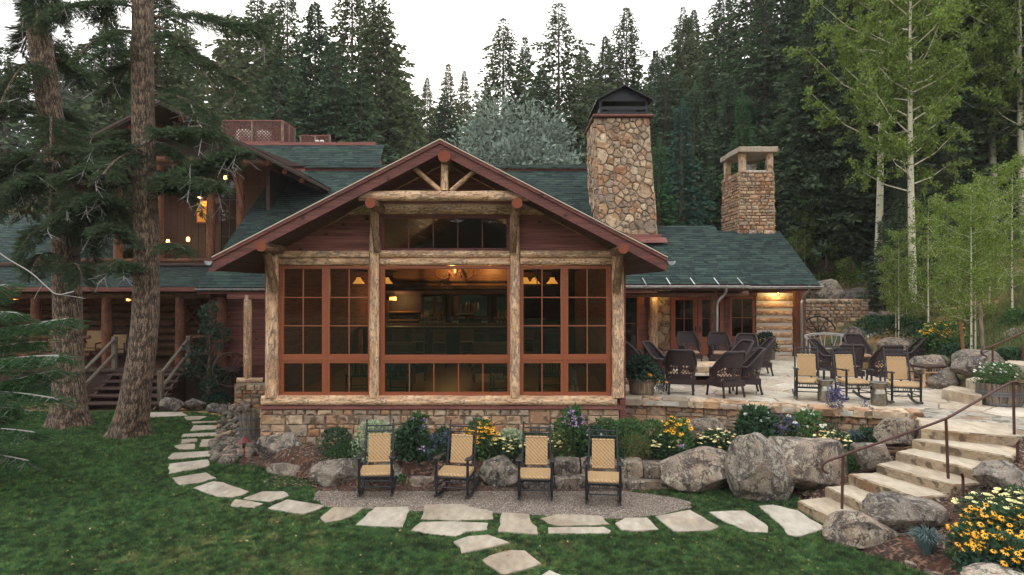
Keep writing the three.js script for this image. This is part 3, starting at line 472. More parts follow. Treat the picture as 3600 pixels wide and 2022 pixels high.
// ---------------------------------------------------------------- gabled window wing
reseed(10);
const ZF = -14.1, SF = F / 14.1, fx = (px) => (px - CX) / SF, fy = (py) => EYE - (py - CY) / SF, GX = -1.38;
const wing = thing('gabled_lodge_wing', 'log framed gable wing with a wall of red framed windows on a stone foundation', 'building');
{
  // stone foundation
  const x0 = fx(918), x1 = fx(2176), top = fy(1436), put = (u, v, e) => V(x0 + u, v, ZF + 0.02 + e);
  add(wing, 'foundation', box2(x0, x1, -0.1, top, ZF - 0.5, ZF + 0.015), M.mortar);
  const foundation = part(wing, 'stone_facing');
  stoneWall(foundation, ashlar(0, 0.02, x1 - x0, top - 0.03, { maxW: 0.62, minW: 0.15, maxH: 0.34, minH: 0.1, ratio: 2.6, area: 0.09 }), put, { gap: 0.009, depth: 0.036, bulge: 0.018 });
  stoneWall(foundation, ashlar(0, 0.02, 3, top - 0.03, { maxW: 0.62, minW: 0.2, maxH: 0.34, minH: 0.12, ratio: 2.6, area: 0.1 }), (u, v, e) => V(x0 - e, v, ZF - 0.02 - u), { gap: 0.012, depth: 0.05 });
  add(wing, 'water_table', box2(x0 - 0.02, x1 + 0.02, fy(1436) + 0.002, fy(1426), ZF - 0.2, ZF + 0.1), M.plank);
  log(wing, 'sill_log', V(fx(922), fy(1408), ZF - 0.0), V(fx(2167), fy(1409), ZF + 0.0), 0.105, 0.105, M.logSill, 3, 0.05);
  // posts
  for (const [px, r, yt] of [[957, 0.135, 868], [1317, 0.105, 742], [1810, 0.105, 742], [2172, 0.13, 868]]) log(wing, 'post', V(fx(px), fy(1396), ZF + 0.02), V(fx(px), fy(yt), ZF + 0.02), r, r * 0.94, M.log, 0, 0.08);
  // header logs
  for (const [a, b] of [[976, 1299], [1336, 1792], [1829, 2154]]) for (const y of [894, 920]) log(wing, 'header_log', V(fx(a), fy(y), ZF - 0.02), V(fx(b), fy(y), ZF - 0.02), 0.076, 0.076, M.log, 0, 0.05);
  log(wing, 'tie_log', V(fx(1190), fy(735), ZF - 0.03), V(fx(1935), fy(735), ZF - 0.03), 0.115, 0.115, M.log, 0, 0.05);
  // windows
  const zw = ZF - 0.07;
  for (const [a, b, c] of [[986, 1140, 1302], [1831, 1981, 2142]]) {
    add(wing, 'window_surround', merge([box2(fx(a) - 0.03, fx(c) + 0.03, fy(933), fy(930), zw - 0.08, zw + 0.07), box2(fx(a) - 0.03, fx(a), fy(1392), fy(933), zw - 0.08, zw + 0.07), box2(fx(c), fx(c) + 0.03, fy(1392), fy(933), zw - 0.08, zw + 0.07), box2(fx(b) + 0.003, fx(b + 8) - 0.003, fy(1392), fy(933), zw - 0.07, zw + 0.055), box2(fx(a), fx(c), fy(1267) + 0.002, fy(1258) - 0.002, zw - 0.075, zw + 0.06), box2(fx(a) - 0.03, fx(c) + 0.03, fy(1397), fy(1392), zw - 0.08, zw + 0.075)]), M.frame);
    for (const [l, r] of [[a, b], [b + 8, c]]) { glazed(wing, 'window', fx(l), fx(r), fy(1258), fy(934), zw, 2, 3); glazed(wing, 'window', fx(l), fx(r), fy(1391), fy(1267), zw, 2, 1); }
  }
  add(wing, 'window_surround', merge([box2(fx(1342) - 0.03, fx(1793) + 0.03, fy(933), fy(930), zw - 0.08, zw + 0.07), box2(fx(1342) - 0.03, fx(1342), fy(1392), fy(933), zw - 0.08, zw + 0.07), box2(fx(1793), fx(1793) + 0.03, fy(1392), fy(933), zw - 0.08, zw + 0.07), box2(fx(1342), fx(1793), fy(1267) + 0.002, fy(1260) - 0.002, zw - 0.075, zw + 0.06), box2(fx(1342) - 0.03, fx(1793) + 0.03, fy(1397), fy(1392), zw - 0.08, zw + 0.075)]), M.frame);
  glazed(wing, 'window', fx(1342), fx(1793), fy(1260), fy(934), zw, 1, 1); glazed(wing, 'window', fx(1342), fx(1793), fy(1391), fy(1267), zw, 5, 1);
  add(wing, 'window_surround', merge([box2(fx(1336), fx(1795), fy(757), fy(752), zw - 0.08, zw + 0.07), box2(fx(1336), fx(1341), fy(884), fy(757), zw - 0.08, zw + 0.07), box2(fx(1790), fx(1795), fy(884), fy(757), zw - 0.08, zw + 0.07)]), M.fascia);
  glazed(wing, 'window', fx(1341), fx(1790), fy(883), fy(757), zw, 5, 1, { frame: M.fascia, fw: 0.05 });
  // roof: slope, planks under it, rake boards
  const ZR = -13.1, SL = 0.518, HW = 4.36, YR = 6.40, yTop = (x) => YR - SL * Math.abs(x - GX), back = -25.6;
  const yUnd = (x) => yTop(x) - 0.3;
  // siding: each board its own piece, cut to the roof
  let row = 0;
  for (let y = fy(884); y < 5.95; y += 0.163, row++) {
    const y1 = y + 0.158, half = (Y) => Math.max(0, (YR - 0.3 - Y) / SL), h0 = Math.min(half(y), 3.45), h1 = Math.min(half(y1), 3.45); if (h0 < 0.15) break;
    const L0 = [GX - h0, GX - h1], R0 = [GX + h0, GX + h1], inWin = y < fy(752) && y1 > fy(884), segs = inWin ? [[L0, fx(1317)], [fx(1810), R0]] : [[L0, R0]];
    for (const [a, b] of segs) { const A = Array.isArray(a) ? a : [a, a], B = Array.isArray(b) ? b : [b, b]; if (B[0] - A[0] < 0.05) continue; add(wing, 'siding_board', ext([[A[0], y], [B[0], y], [B[1], y1], [A[1], y1]], 0.03, ZF - 0.075 + rr(0, 0.006)), rnd() < 0.5 ? M.plank : M.plank2); }
  }
  add(wing, 'gable_sheathing', ext([[GX - 3.5, fy(932)], [fx(1336), fy(932)], [fx(1336), fy(750)], [fx(1795), fy(750)], [fx(1795), fy(932)], [GX + 3.5, fy(932)], [GX + 3.5, yUnd(GX + 3.5)], [GX, YR - 0.3], [GX - 3.5, yUnd(GX - 3.5)]], 0.05, ZF - 0.14), M.darkWood);
  for (const s of [-1, 1]) {
    const side = s < 0 ? 'left' : 'right', X = (d) => GX + s * d;
    // rake boards: upper trim and main board; pale drip edge
    const band = (t, b, z0, z1, m, name, e = HW) => { const P = [[X(0), YR - t], [X(e), yTop(X(e)) - t], [X(e), yTop(X(e)) - b], [X(0), YR - b]]; add(wing, name, ext(s > 0 ? P.reverse() : P, z1 - z0, z0), m); };
    band(0.022, 0.088, ZR - 0.04, ZR + 0.045, M.fascia, 'rake_trim');
    band(0.09, 0.285, ZR - 0.04, ZR + 0.008, M.fascia, 'rake_board');
    band(0.0, 0.020, ZR - 0.02, ZR + 0.062, M.trimPale, 'drip_edge');
    // soffit boards running back and the roof body
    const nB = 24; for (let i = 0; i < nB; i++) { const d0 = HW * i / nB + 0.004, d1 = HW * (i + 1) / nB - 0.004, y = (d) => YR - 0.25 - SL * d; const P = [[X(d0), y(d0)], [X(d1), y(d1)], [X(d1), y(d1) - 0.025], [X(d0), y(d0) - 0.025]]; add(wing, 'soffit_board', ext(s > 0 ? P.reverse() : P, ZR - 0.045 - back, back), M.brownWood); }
    const P = [[X(0), YR - 0.02], [X(HW), yTop(X(HW)) - 0.02], [X(HW), yTop(X(HW)) - 0.23], [X(0), YR - 0.23]]; add(wing, 'roof_structure', ext(s > 0 ? P.reverse() : P, ZR - 0.045 - back, back), M.darkWood);
    const len = HW * Math.sqrt(1 + SL * SL), up = V(-s, SL, 0).normalize(); const rf = part(wing, 'roof');
    shingles(rf, V(X(HW), yTop(X(HW)), ZR + 0.05), V(0, 0, -1), up, 12.4, len, { exp: 0.16, tab: 0.32 });
    gutter(wing, V(X(HW) + s * 0.08, yTop(X(HW)) - 0.09, ZR + 0.02), V(X(HW) + s * 0.08, yTop(X(HW)) - 0.09, -20.5), 0.075);
  }
  // ridge log, purlins, braces, collar log and struts
  const PW = (px, py, D) => W(px, py, D);
  const ends = [[1561, 549, 0.12], [1302, 713, 0.105], [1818, 714, 0.105], [917, 866, 0.105], [2192, 874, 0.105]];
  for (const [px, py, r] of ends) { const p = PW(px, py, px === 1561 ? 12.98 : 13.0); log(wing, px === 1561 ? 'ridge_log' : 'purlin_log', p, V(p.x, p.y, -14.6), r, r * 0.96, M.logGrey, 1, 0.05); }
  for (const [a, b, r] of [[[1309, 728, 13.42], [1327, 884, 13.95], 0.075], [[1812, 728, 13.42], [1802, 884, 13.95], 0.075], [[936, 884, 13.42], [966, 1020, 13.95], 0.085], [[2182, 890, 13.42], [2166, 1024, 13.95], 0.085]]) log(wing, 'knee_brace', PW(...b), PW(...a), r, r * 0.95, M.logGrey, 0, 0.07);
  log(wing, 'collar_log', PW(1262, 689, 13.3), PW(1872, 689, 13.3), 0.1, 0.1, M.log, 0, 0.08);
  log(wing, 'king_post', PW(1563, 670, 13.32), PW(1563, 560, 13.32), 0.075, 0.072, M.log, 0, 0.06);
  log(wing, 'strut', PW(1549, 672, 13.34), PW(1452, 588, 13.34), 0.046, 0.046, M.log, 0, 0.06);
  log(wing, 'strut', PW(1585, 672, 13.34), PW(1676, 594, 13.34), 0.046, 0.046, M.log, 0, 0.06);
  // shell of the room behind the glass
  const xl = fx(945), xr = fx(2182);
  add(wing, 'side_wall', box2(xl - 0.12, xl, 0, 4.12, -24.2, ZF - 0.1), M.plank); add(wing, 'side_wall', box2(xr, xr + 0.12, 0, 4.12, -24.2, ZF - 0.1), M.plank);
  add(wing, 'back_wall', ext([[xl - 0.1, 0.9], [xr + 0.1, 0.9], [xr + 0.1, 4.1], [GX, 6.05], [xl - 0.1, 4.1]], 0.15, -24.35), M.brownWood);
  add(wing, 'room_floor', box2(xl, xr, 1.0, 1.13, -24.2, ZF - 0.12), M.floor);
  add(wing, 'room_lining', box2(xl + 0.001, xl + 0.03, 1.13, 4.1, -24.19, ZF - 0.16), M.darkWood); add(wing, 'room_lining', box2(xr - 0.03, xr - 0.001, 1.13, 4.1, -24.19, ZF - 0.16), M.darkWood);
}

// ---------------------------------------------------------------- main house behind the wing
reseed(20);
const house = thing('main_lodge_house', 'long lodge house with green shingled roof behind the gable wing', 'building');
{
  const XL = -9.92, XR = 4.6, SL = 0.676, D0 = 21.5, Y0 = 3.55, D1 = 28.75, Y1 = Y0 + SL * (D1 - D0), up = V(0, SL, -1).normalize(), len = (D1 - D0) * Math.sqrt(1 + SL * SL);
  const rf = part(house, 'roof');
  shingles(rf, V(XL, Y0, -D0), V(1, 0, 0), up, XR - XL, len, { exp: 0.165, tab: 0.34, singles: 300, first: 2, clip: (u, v) => { const x = XL + u, d = Math.abs(x - GX); return d > 4.36 || Y0 + v * SL / Math.sqrt(1 + SL * SL) > 6.36 - 0.518 * d; } });
  for (const [xa, xb, da] of [[XL, GX - 4.3, D0 + 0.05], [GX + 4.3, XR, D0 + 0.05], [GX - 4.3, GX + 4.3, 25.75]]) { const ya = Y0 + SL * (da - D0), P = [[da, ya - 0.06], [D1, Y1 - 0.05], [D1, Y1 - 0.3], [da, ya - 0.2]]; add(house, 'roof_structure', muv(new THREE.ExtrudeGeometry(new THREE.Shape(P.map(([a, b]) => new THREE.Vector2(a, b))), { depth: xb - xa - 0.02, bevelEnabled: false }).rotateY(Math.PI / 2).translate(xa + 0.01, 0, 0)), M.darkWood); }
  add(house, 'eave_fascia', box2(XL, fx(900), Y0 - 0.2, Y0 - 0.03, -D0, -D0 + 0.03), M.plank);
  gutter(house, V(XL + 0.0, Y0 - 0.05, -D0 + 0.1), V(-5.1, Y0 - 0.05, -D0 + 0.1), 0.07);
  // ridge band with a shallow cap roof
  add(house, 'ridge_fascia', box2(XL + 1.2, XR, Y1 - 0.06, Y1 + 0.12, -D1 - 0.05, -D1), M.fascia);
  const cap = part(house, 'ridge_cap'); shingles(cap, V(XL + 1.2, Y1 + 0.13, -D1 + 0.12), V(1, 0, 0), V(0, 0.3, -1).normalize(), XR - XL - 1.2, 1.0, { exp: 0.16, tab: 0.34 });
  add(house, 'rear_roof', bx(XR - XL - 1.2, 0.06, 8, (XL + 1.2 + XR) / 2, Y1 - 1.9, -D1 - 4.6, -0.5), M.darkWood);
  // upper dormer roof, its end gable and ridge
  const ux0 = -14.5, ux1 = -6.05, uy = 9.1, ud = 31, us = 0.93, ul = 1.75; const ur = part(house, 'upper_roof');
  shingles(ur, V(ux0, uy, -ud), V(1, 0, 0), V(0, us, -1).normalize(), ux1 - ux0, ul, { exp: 0.16, tab: 0.34 });
  add(ur, 'ridge_vent', box2(ux0, ux1 - 0.4, uy + 1.17, uy + 1.32, -ud - 1.5, -ud - 1.22), M.plank2);
  add(house, 'dormer_gable', muv(new THREE.ExtrudeGeometry(new THREE.Shape([[0, uy - 0.3], [1.3, uy + 1.15], [2.6, uy - 0.3]].map(([a, b]) => new THREE.Vector2(a + ud, b))), { depth: 8, bevelEnabled: false }).rotateY(Math.PI / 2).translate(ux0 + 0.2, 0, 0)), M.plank);
  // far hipped roof seen beyond the ridge
  const fr = part(house, 'rear_hip_roof'); const h0 = W(1930, 600, 36), h1 = W(2330, 600, 36);
  shingles(fr, V(h0.x, h0.y, h0.z), V(1, 0, 0), V(0, 0.5, -1).normalize(), h1.x - h0.x, 3.2, { exp: 0.16, tab: 0.34, clip: (u, v) => v < u * 0.62 && v < 2.6 });
  // front wall to the left of the wing, with post, stone pier and a small window
  const zw = -22.2;
  for (let i = 0; i < 15; i++) add(house, 'wall_board', box2(-9.6, -5.05, 1.0 + i * 0.17, 1.165 + i * 0.17, zw - 0.05, zw + rr(0, 0.008)), rnd() < 0.5 ? M.plank : M.plank2);
  add(house, 'wall', box2(-9.9, -5.05, 0, 4.2, zw - 0.25, zw - 0.06), M.darkWood);
  glazed(house, 'window', -8.0, -7.2, 1.4, 3.2, zw + 0.03, 2, 2);
  const px = (862 - CX) / 116.5; const pier = part(house, 'stone_pier');
  add(pier, 'core', box2(px - 0.26, px + 0.8, -0.1, 0.66, -21.4, -20.45), M.mortar);
  stoneWall(pier, ashlar(0, 0, 1.06, 0.7, { maxW: 0.5, minW: 0.2, maxH: 0.26, minH: 0.12, ratio: 2.4, area: 0.08 }), (u, v, e) => V(px - 0.26 + u, v - 0.06, -20.45 + e), { depth: 0.05 });
  log(house, 'pier_block', V(px - 0.3, 0.72, -20.75), V(px + 0.5, 0.72, -20.75), 0.09, 0.09, M.log, 3);
  log(house, 'porch_post', V(px, 0.78, -20.8), V(px, 3.32, -20.8), 0.125, 0.12, M.log);
  add(house, 'eave_beam', box2(px - 0.6, -5.1, 3.2, 3.34, -20.95, -20.7), M.plank);
  add(house, 'eave_soffit', box2(-9.8, -5.1, 3.36, 3.4, -22.2, -21.45), M.darkWood);
}

// ---------------------------------------------------------------- lattice screens on the roof
function latticePanel(parent, a, b, h) {
  const L = a.distanceTo(b), d = b.clone().sub(a).normalize(), out = [], step = 0.16, at = (u, v, e) => a.clone().addScaledVector(d, u).add(V(0, v, 0)).add(V(-d.z, 0, d.x).multiplyScalar(e));
  for (let k = -h; k < L; k += step) { for (const s of [1, -1]) { let u0 = k, u1 = k + h, v0 = s > 0 ? 0 : h, v1 = s > 0 ? h : 0; if (u0 < 0) { v0 += s * -u0; u0 = 0; } if (u1 > L) { v1 -= s * (u1 - L); u1 = L; } if (u1 - u0 > 0.05) out.push(bar(at(u0, v0, s * 0.008), at(u1, v1, s * 0.008), 0.05, 0.014)); } }
  add(parent, 'lattice_slats', merge(out), M.fascia).userData.kind = 'stuff';
  add(parent, 'top_rail', bar(at(0, h, 0), at(L, h, 0), 0.06, 0.09), M.plank2); add(parent, 'bottom_rail', bar(at(0, 0, 0), at(L, 0, 0), 0.06, 0.09), M.plank2);
  for (const u of [0, L / 2, L]) add(parent, 'post', bar(at(u, 0, 0.03), at(u, h + 0.02, 0.03), 0.08, 0.08), M.barrel);
}
{
  const s1 = thing('lattice_screen', 'tall reddish diagonal lattice screen on the roof hiding vents', 'screen'), a = W(783, 500, 32.6), b = W(992, 500, 32.6), c = W(1028, 500, 34.6);
  latticePanel(s1, a, b, 1.02); latticePanel(s1, b, V(b.x + 0.05, b.y, b.z - 1.6), 1.02);
  for (const p of [[860, 478, 33.6], [930, 470, 33.8]]) { const q = W(...p); add(s1, 'vent_drum', lathe([[0, 0], [0.42, 0], [0.45, 0.1], [0.42, 0.7], [0.3, 0.8], [0, 0.82]], 14).translate(q.x, a.y, q.z), M.galvDull); }
  const s2 = thing('lattice_screen', 'low dark lattice box on the roof ridge', 'screen'), e = W(1058, 508, 32.8), f = W(1160, 508, 32.8);
  latticePanel(s2, e, f, 0.42);
  const v = thing('roof_vent', 'small white vent caps beside the low lattice box', 'vent'); for (const x of [1115, 1132]) { const q = W(x, 506, 32.4); add(v, 'cap', lathe([[0.05, 0], [0.05, 0.08], [0.1, 0.1], [0.09, 0.16], [0, 0.19]], 10).translate(q.x, q.y, q.z), M.chink); }
}

// ---------------------------------------------------------------- patio wing
reseed(21);
const pw = thing('patio_log_wing', 'low log and stone wing with glazed doors opening on the patio', 'building');
{
  const s = 98, ZW = -24.5, x = (px) => (px - CX) / s, y = (py) => EYE - (py - CY) / s, SL = 0.6;
  const roofs = [[2.25, 7.45, 21.5, 3.66, 3.62], [7.45, 10.25, 22.7, 3.64, 3.45]];
  for (const [a, b, D, Y, run] of roofs) {
    const r = part(pw, 'roof'), up = V(0, SL, -1).normalize(), len = run * Math.sqrt(1 + SL * SL);
    shingles(r, V(a, Y, -D), V(1, 0, 0), up, b - a, len, { exp: 0.15, tab: 0.3, singles: a < 5 ? 160 : 140 });
    add(pw, 'roof_structure', (() => { const P = [[D + 0.02, Y - 0.03], [D + run, Y + SL * run - 0.03], [D + run * 2, Y - 0.03], [D + run * 2, Y - 0.2], [D + run, Y + SL * run - 0.2], [D + 0.02, Y - 0.16]]; return muv(new THREE.ExtrudeGeometry(new THREE.Shape(P.map(([p, q]) => new THREE.Vector2(p, q))), { depth: b - a - 0.03, bevelEnabled: false }).rotateY(Math.PI / 2).translate(a + 0.015, 0, 0)); })(), M.brownWood);
    add(pw, 'eave_fascia', box2(a, b, Y - 0.17, Y - 0.025, -D, -D + 0.025), M.fascia);
    gutter(pw, V(a + (a < 5 ? 0 : 0.05), Y - 0.06, -D + 0.11), V(b, Y - 0.06, -D + 0.11), 0.075);
    // gable end and rear shell
    add(pw, 'gable_end', (() => { const P = [[24.55, 1.1], [24.55, Y + SL * (24.55 - D) - 0.2], [D + run, Y + SL * run - 0.2], [28, 3.4], [28, 1.1]]; return muv(new THREE.ExtrudeGeometry(new THREE.Shape(P.map(([p, q]) => new THREE.Vector2(p, q))), { depth: 0.12, bevelEnabled: false }).rotateY(Math.PI / 2).translate(b - 0.3, 0, 0)); })(), M.plank);
    add(pw, 'soffit', box2(a, b - 0.02, Y - 0.2, Y - 0.17, -24.5, -D - 0.02), M.brownWood);
  }
  for (const px of [2268, 2353, 2438, 2522, 2606]) { const X = (px - CX) / 111.6; add(pw, 'gutter_strap', merge([bar(V(X, 3.655, -21.36), V(X - 0.03, 3.86, -21.78), 0.035, 0.008), rod(V(X, 3.66, -21.31), V(X, 3.5, -21.33), 0.012)]), M.galv); }
  // log wall with pale chinking
  add(pw, 'chinking', box2(x(2658), x(2790), 1.08, y(1030), ZW - 0.2, ZW + 0.075), M.chink);
  for (let k = 0; k < 9; k++) log(pw, 'wall_log', V(x(2656), y(1050 + k * 25.6), ZW), V(x(2781) + rr(0, 0.06), y(1050 + k * 25.6), ZW), 0.118, 0.118, M.log, 2, 0.05);
  log(pw, 'corner_post', V(x(2798), 1.08, ZW + 0.08), V(x(2798), 3.5, ZW + 0.08), 0.15, 0.14, M.logRed, 0, 0.06);
  add(pw, 'wall', box2(x(2785), x(2835), 1.05, 3.5, ZW - 0.2, ZW - 0.02), M.plank);
  // stone panel, log post, siding and window beside the doors
  const sp = part(pw, 'stone_panel'); add(sp, 'core', box2(x(2308), x(2356), 1.05, 3.45, ZW - 0.2, ZW + 0.0), M.mortar);
  { const w = x(2356) - x(2308), seeds = []; for (let t = 0; t < 400 && seeds.length < 16; t++) { const p = [rr(0, w), rr(0, 2.35)]; if (seeds.every((q) => Math.hypot(q[0] - p[0], (q[1] - p[1])) > 0.27)) seeds.push(p); } stoneWall(sp, voronoi(seeds, [[0, 0], [w, 0], [w, 2.35], [0, 2.35]]), (u, v, e) => V(x(2308) + u, 1.08 + v, ZW + e), { depth: 0.05, soft: 0.16, tones: [M.stone[0], M.stone[2], M.stone[3], M.stone[8]] }); }
  log(pw, 'door_post', V(x(2293), 1.08, ZW + 0.15), V(x(2293), 3.47, ZW + 0.15), 0.17, 0.165, M.log, 0, 0.05);
  for (let i = 0; i < 14; i++) add(pw, 'siding_board', box2(x(2246), x(2279), 1.1 + i * 0.17, 1.265 + i * 0.17, ZW - 0.02, ZW + 0.02 + rr(0, 0.006)), rnd() < 0.5 ? M.plank2 : M.frame);
  glazed(pw, 'window', x(2150), x(2246), 1.25, y(1038), ZW + 0.02, 2, 2, { fw: 0.08 });
  add(pw, 'lintel', box2(x(2345), x(2660), y(1043), y(1030), ZW - 0.06, ZW + 0.09), M.logDark);
  // double doors and fixed sash
  const door = (a, b, hinge) => { const g = part(pw, 'door'), X0 = x(a), X1 = x(b), f = M.plank2; const gl = glazed(g, 'glazing', X0 + 0.13, X1 - 0.13, 1.75, y(1052), ZW + 0.02, 2, 2, { fw: 0.02, depth: 0.06, frame: M.frame }); add(g, 'door_frame', merge([box2(X0, X0 + 0.13, 1.12, y(1042), ZW - 0.03, ZW + 0.05), box2(X1 - 0.13, X1, 1.12, y(1042), ZW - 0.03, ZW + 0.05), box2(X0 + 0.13, X1 - 0.13, y(1052), y(1042), ZW - 0.03, ZW + 0.05), box2(X0 + 0.13, X1 - 0.13, 1.12, 1.75, ZW - 0.03, ZW + 0.045)]), M.frame); add(g, 'door_handle', merge([bx(0.045, 0.24, 0.015, hinge < 0 ? X1 - 0.065 : X0 + 0.065, 2.05, ZW + 0.06), rod(V(hinge < 0 ? X1 - 0.065 : X0 + 0.065, 2.05, ZW + 0.09), V(hinge < 0 ? X1 - 0.17 : X0 + 0.17, 2.05, ZW + 0.09), 0.012)]), M.blackIron); };
  door(2359, 2451, -1); door(2453, 2545, 1);
  add(pw, 'door_jamb', merge([box2(x(2355), x(2359) - 0.002, 1.1, y(1042), ZW - 0.05, ZW + 0.07), box2(x(2545) + 0.002, x(2565), 1.1, y(1042), ZW - 0.05, ZW + 0.07), box2(x(2652), x(2658), 1.1, y(1042), ZW - 0.05, ZW + 0.07)]), M.fascia);
  glazed(pw, 'window', x(2565), x(2652), 1.72, y(1043), ZW + 0.02, 2, 2, { fw: 0.07 });
  add(pw, 'wall', box2(x(2565), x(2652), 1.1, 1.718, ZW - 0.04, ZW + 0.03), M.plank);
  // room behind
  add(pw, 'room_back', box2(2.3, 10.0, 1.0, 3.6, -27.6, -27.45), M.brownWood); add(pw, 'room_floor', box2(2.3, 10.0, 1.0, 1.1, -27.5, -24.6), M.amberWood);
  add(pw, 'room_ceiling', box2(2.3, 10.0, 3.46, 3.52, -27.5, -24.3), M.brownWood);
  // eave posts and beam
  log(pw, 'porch_post', V((2510 - CX) / 109, PY, -22.0), V((2510 - CX) / 109, 3.45, -22.0), 0.135, 0.125, M.logDark, 0, 0.07);
  log(pw, 'eave_beam', V(2.4, 3.34, -22.0), V(7.6, 3.34, -22.0), 0.1, 0.1, M.logDark); 
  // downspouts
  const dA = [[2553, 1003, 21.45], [2553, 1018, 21.5], [2548, 1032, 21.7], [2524, 1060, 21.8], [2521, 1075, 21.82], [2521, 1120, 21.82]].map((p) => W(...p)); dA.push(V(dA[5].x, PY + 0.02, dA[5].z));
  add(pw, 'downspout', tube(dA, 0.048, 60, 10), M.galv);
  const dB = [[2846, 1003, 22.6], [2846, 1014, 22.65], [2822, 1050, 24.1], [2819, 1066, 24.1], [2819, 1120, 24.1]].map((p) => W(...p)); dB.push(V(dB[4].x, PY + 0.02, dB[4].z)); add(pw, 'downspout', tube(dB, 0.045, 60, 10), M.galv);
}

// ---------------------------------------------------------------- chimneys
reseed(22);
const ch1 = thing('stone_chimney', 'tall tapering fieldstone chimney with black peaked metal cap', 'chimney');
{
  const z0 = -24.0, z1 = -26.6, yb = 4.7, yt = 9.52, L = (v) => 3.1 - 0.03 * v, R = (v) => 5.16 - 0.073 * v, Hh = yt - yb; // v: height above yb
  const core = new THREE.BoxGeometry(1, 1, 1); { const p = core.attributes.position; for (let i = 0; i < 24; i++) { const v = (p.getY(i) + 0.5) * Hh, a = L(v) + 0.03, b = R(v) - 0.03; p.setXYZ(i, p.getX(i) < 0 ? a : b, yb + v, p.getZ(i) > 0 ? z0 - 0.03 : z1 + 0.03); } core.computeVertexNormals(); }
  add(ch1, 'core', muv(core), M.mortar);
  const rubble = (w, h, n, sd) => { reseed(sd); const seeds = [], wt = []; for (let t = 0; t < 9000 && seeds.length < n; t++) { const p = [rr(0, w), rr(0, h)], r = pick([0.09, 0.11, 0.13, 0.18, 0.26]); if (seeds.every((q, i) => Math.hypot(q[0] - p[0], q[1] - p[1]) > (r + wt[i]) * 0.92)) { seeds.push(p); wt.push(r); } } return voronoi(seeds, [[0, 0], [w, 0], [w, h], [0, h]], wt); };
  stoneWall(ch1, rubble(2, Hh, 150, 221), (u, v, e) => V(lerp(L(v), R(v), u / 2), yb + v, z0 - 0.03 + e), { gap: 0.015, depth: 0.05, bulge: 0.022, soft: 0.08 });
  stoneWall(ch1, rubble(2.6, Hh, 120, 222), (u, v, e) => V(L(v) + 0.03 - e, yb + v, z1 + u), { gap: 0.014, depth: 0.08, bulge: 0.03, soft: 0.08 });
  stoneWall(ch1, rubble(2.6, Hh, 28, 223), (u, v, e) => V(R(v) - 0.03 + e, yb + v, z0 - u), { gap: 0.015, depth: 0.05, bulge: 0.022, soft: 0.08 });
  add(ch1, 'flashing', merge([box2(L(0.2) - 0.06, R(0.2) + 0.12, 5.22, 5.42, z0 - 0.05, z0 + 0.05), bx(2.5, 0.02, 0.4, 4.15, 5.2, z0 + 0.22, 0.54)]), M.plank);
  add(ch1, 'cap_band', merge([rod(V(2.84, yt + 0.05, z0 + 0.1), V(4.93, yt + 0.05, z0 + 0.1), 0.06, 0.06, 8), rod(V(2.88, yt + 0.05, z0 + 0.1), V(2.88, yt + 0.05, z1 - 0.1), 0.06, 0.06, 8), rod(V(4.9, yt + 0.05, z0 + 0.1), V(4.9, yt + 0.05, z1 - 0.1), 0.06, 0.06, 8), box2(2.84, 4.93, yt, yt + 0.05, z1 - 0.1, z0 + 0.1)]), M.copper);
  const cap = part(ch1, 'spark_cap'), a = 3.12, b = 4.74, cy = yt + 0.1, zf = z0 - 0.08, zb = z1 + 0.1;
  const legs = []; for (const X of [a, b]) for (const Z of [zf, zb]) legs.push(box2(X - 0.04, X + 0.04, cy, cy + 0.56, Z - 0.04, Z + 0.04)); add(cap, 'corner_post', merge(legs), M.blackIron);
  for (const [yy, h] of [[0.05, 0.08], [0.2, 0.12], [0.5, 0.05]]) { add(cap, 'slat', box2(a, b, cy + yy, cy + yy + h, zf, zf + 0.02), M.blackIron); add(cap, 'slat', box2(a - 0.02, a, cy + yy, cy + yy + h, zb, zf), M.blackIron); add(cap, 'slat', box2(b, b + 0.02, cy + yy, cy + yy + h, zb, zf), M.blackIron); }
  add(cap, 'inner_flue', box2(a + 0.3, b - 0.3, cy, cy + 0.3, zb + 0.3, zf - 0.3), M.blackIron);
  const mx = 3.93, ry = cy + 1.02, ey = cy + 0.5; for (const s of [-1, 1]) { const P = [[mx, ry], [mx + s * 0.98, ey], [mx + s * 0.98, ey - 0.03], [mx, ry - 0.05]]; add(cap, 'cap_roof', ext(s < 0 ? P : P.reverse(), zf - zb + 0.6, zb - 0.3), M.blackIron); }
  for (const Z of [zf + 0.0, zb]) add(cap, 'gable_plate', ext([[a, cy + 0.55], [b, cy + 0.55], [b + 0.1, ey], [mx, ry - 0.05], [a - 0.1, ey]], 0.02, Z), M.blackIron);
}
const ch2 = thing('stone_chimney', 'squat coursed stone chimney with open slab topped flue at the end of the patio wing', 'chimney');
